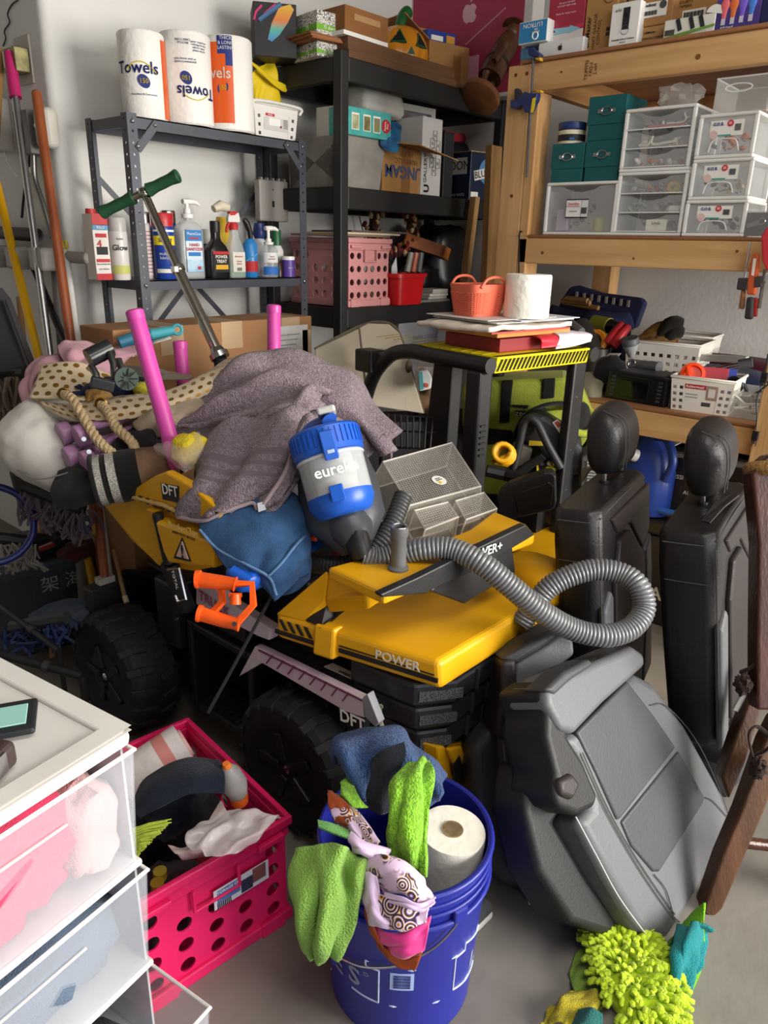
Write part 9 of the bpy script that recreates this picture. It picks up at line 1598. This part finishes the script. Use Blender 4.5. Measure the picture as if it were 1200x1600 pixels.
t=wallbox('white_adapter','white plug adapter with printed label at the left frame edge','adapter',10,198,0,0,0,WHT);obj('adapter',M().b2((-.05,-.06,-.09),(.05,0,.09)),pla('#cdc9c4',.5),t,bev=.006)
for i in range(5):obj('label_line',M().b2((-.03,-.061,.03+.01*i),(.02,-.06,.033+.01*i)),ink('#6b6b6b'),t)
obj('white_cord',M().tube(spl([(.02,-.03,-.09),(.05,-.03,-.14),(.10,-.03,-.18)],14),.0035,6),WHT,t)
q=[PX(x,y,XW-.006) for x,y in ((28,0),(18,8),(12,22),(15,35),(7,48),(9,60),(5,72))];solo('bell_wire','thin dark wire wiggling down the left wall at the top corner','wire',M().tube(spl(q,40),.0025,6),ink('#2a2826'),world=True,smooth=50)
q=[PX(x,y,XW-.02) for x,y in ((40,205),(46,225),(45,260),(38,300),(34,340))];solo('black_wire','black power cord hanging by the junction box','wire',M().tube(spl(q,30),.005,6),BLK,world=True,smooth=50)
# dustpan and mops
t=thing('lobby_dustpan','black triangular lobby dustpan at the left frame edge','dustpan',PD(15,570,2.3));obj('pan',M().prism([PD(x,y,2.25) for x,y in ((-10,450),(6,470),(46,576),(44,584),(-10,584))],(.05,.06,0)),pla('#333437',.45),t,world=True,bev=.006);obj('pan_edge',M().tube([PD(6,470,2.245),PD(47,580,2.245),PD(-10,585,2.245)],.007,8),BLK,t,world=True)
def mop(name,label,pts,drop,n,mt,seed,spread=6):
    t=thing(name,label,'mop',PD(*pts[0]));rr=random.Random(seed);m=M()
    for i in range(n):
        u=rr.random();a=V(PD(*pts[0])).lerp(PD(*pts[1]),u)+V((rr.uniform(-.03,.03),rr.uniform(-.03,.03),0));L=drop*(.7+.5*rr.random());m.tube(spl([a,a+V((rr.uniform(-.03,.03),rr.uniform(-.03,.03),-L*.5)),a+V((rr.uniform(-.05,.05),rr.uniform(-.05,.05),-L))],7),.0042,5)
    obj('mop_strings',m,mt,t,world=True,kind='stuff',smooth=60);obj('mop_head',M().tube([PD(*pts[0])+V((0,0,.01)),PD(*pts[1])+V((0,0,.01))],.02,8),DGY,t,world=True);return t
MST=fab('#6e5f50',.4);mop('string_mop','brown grey string mop hanging below the black dustpan',[(-6,588,2.3),(42,588,2.25)],.20,90,MST,1);mop('grey_mop','mauve grey string mop under the camouflage bag',[(40,765,2.25),(130,800,2.2)],.085,110,fab('#6b5f6b',.4),2);mop('white_mop','off white string mop low at the left frame edge',[(-4,845,2.3),(40,850,2.35)],.08,60,fab('#8d857c',.4),3);mop('blue_mop','dark blue cloth strip mop on the floor at left',[(20,985,2.15),(105,970,2.1)],.06,50,fab('#1c2a52',.4),4)
solo('blue_wheel_rim','dark blue curved tube rim at the left frame edge','rim',M().ring(PD(-14,820,2.2),CAM-PD(-14,820,2.2),.115,.011,40,8),pla('#232a6a',.3),world=True,smooth=50)
solo('grey_tub','dark olive grey plastic tub behind the white cushion','tub',M().prism([PD(x,y,2.35) for x,y in ((12,735),(75,735),(85,790),(28,795))],(.1,.15,0)),pla('#3a3b38',.5),world=True,bev=.01)
t=thing('grey_crate','grey plastic crate marked with two white characters, left of the rear wheel','crate',PZ(80,960,0));bxy=[PD(-20,900,2.42),PD(150,862,2.62)];GC=pla('#3f454a',.5);a,b=bxy;a.z=b.z=0;dn=V((-(b-a).y,(b-a).x,0)).normalized();dn=dn if dn.y > 0 else -dn;zt_=PD(120,872,2.58).z
obj('crate_body',M().hexa([a,b,b+dn*.35,a+dn*.35]+[p+V((0,0,zt_)) for p in (a,b,b+dn*.35,a+dn*.35)]),GC,t,world=True,bev=.008);obj('crate_rim',M().hexa([p+V((0,0,zt_-.03)) for p in (a-dn*.012,b-dn*.012,b+dn*.36,a+dn*.36)]+[p+V((0,0,zt_+.004)) for p in (a-dn*.012,b-dn*.012,b+dn*.36,a+dn*.36)]),GC,t,world=True,bev=.004)
for u in (.35,.62):q=a+(b-a)*u;obj('crate_rib',M().hexa([q-dn*.008,q+(b-a).normalized()*.02-dn*.008,q+(b-a).normalized()*.02,q]+[p+V((0,0,zt_-.03)) for p in (q-dn*.008,q+(b-a).normalized()*.02-dn*.008,q+(b-a).normalized()*.02,q)]),GC,t,world=True)
nq=-dn;tpq=PL(96,908,a,dn)+nq*.009;text(t,'架 海',.062,tpq,ink('#a9adb0'),r=(b-a),u=(0,0,1),world=True)
rag('plaid_clothes','dark clothes heaped in the grey crate',PD(95,850,2.62)+V((0,.05,-.05)),(.34,.2,.16),'#221d22',81,amp=.3);rag('maroon_cloth','maroon and white striped cloth on the grey crate',PD(130,858,2.55)+V((0,0,-.0)),(.16,.1,.06),'#5a2a32',82,amp=.3)
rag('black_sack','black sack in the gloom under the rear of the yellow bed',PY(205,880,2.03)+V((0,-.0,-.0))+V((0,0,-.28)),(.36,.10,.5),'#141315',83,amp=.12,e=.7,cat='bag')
t=thing('yellow_bracket','small yellow plastic bracket on the dark clothes heap','bracket',PD(135,828,2.5));obj('bracket',M().tube(spl([PD(126,822,2.45),PD(126,834,2.45),PD(138,838,2.45),PD(148,830,2.45),PD(146,818,2.45)],16),.009,8),pla('#c49a22',.4),t,world=True,smooth=50);solo('red_penknife','red penknife shaped tool on the dark clothes heap','tool',M().tube([PD(63,858,2.5),PD(84,850,2.5)],.01,8),pla('#8a2a28',.35),world=True)
t=thing('brown_pole','red brown broom handle with white collar standing behind the rear wheel','pole',PD(165,960,2.25));q0,q1=PD(152,780,2.28),PD(164,905,2.25);obj('shaft',M().tube([q0,q1],.013,12),wood('red_pole','#96502c','#7a3b1c'),t,world=True,smooth=50);obj('collar',M().box(q1,(.05,.03,.02)),pla('#b9b4aa',.5),t,world=True);obj('broom_head',M().hexa([q1+V((x,y,z)) for z in (-q1.z,-.012) for x,y in ((-.06,-.02),(.06,-.02),(.06,.03),(-.06,.03))]),DGY,t,world=True,bev=.006)
for i,(p,q,r,lab) in enumerate((((-6,942,2.2),(92,1016,2.02),.009,'upper black tripod leg left of the rear wheel'),((-6,1020,1.95),(128,1056,1.95),.012,'lower black tripod leg near the white cart'))):
    a,b=PD(*p),PD(*q);t=thing('tripod_leg' if False else 'tripod_pole',lab,'pole',V((b.x,b.y,0)));
    obj('tube',M().tube([a,b],r,10),BLK,t,world=True,smooth=50);obj('joint',M().tube([a+(b-a)*.55,a+(b-a)*.62],r*1.3,10),DGY,t,world=True);obj('foot',M().tube([b,V((b.x,b.y,0))],r*.8,8),BLK,t,world=True)
cloth('blue_jacket','slate blue cloth on the floor between the grey crate and the rear wheel',g([[(45,960,2.35),(90,940,2.40),(140,935,2.35)],[(42,985,2.25),(90,968,2.28),(138,960,2.22)],[(50,998,2.22),(95,985,2.25),(130,980,2.2)]]),fab('#3d4a5e',.4),amp=.008,solid=.008)
t=thing('thin_rod','thin tan rod standing between the broom and the rear wheel','rod',PD(190,960,2.2));obj('rod',M().tube([PD(178,860,2.3),PD(196,938,2.2)],.006,8),wood('tan_pole','#a8825a','#876240'),t,world=True);obj('rod_tip',M().tube([PD(195,932,2.2),PD(198,942,2.19)],.008,8),pla('#b9a98a',.5),t,world=True)
bake_text()
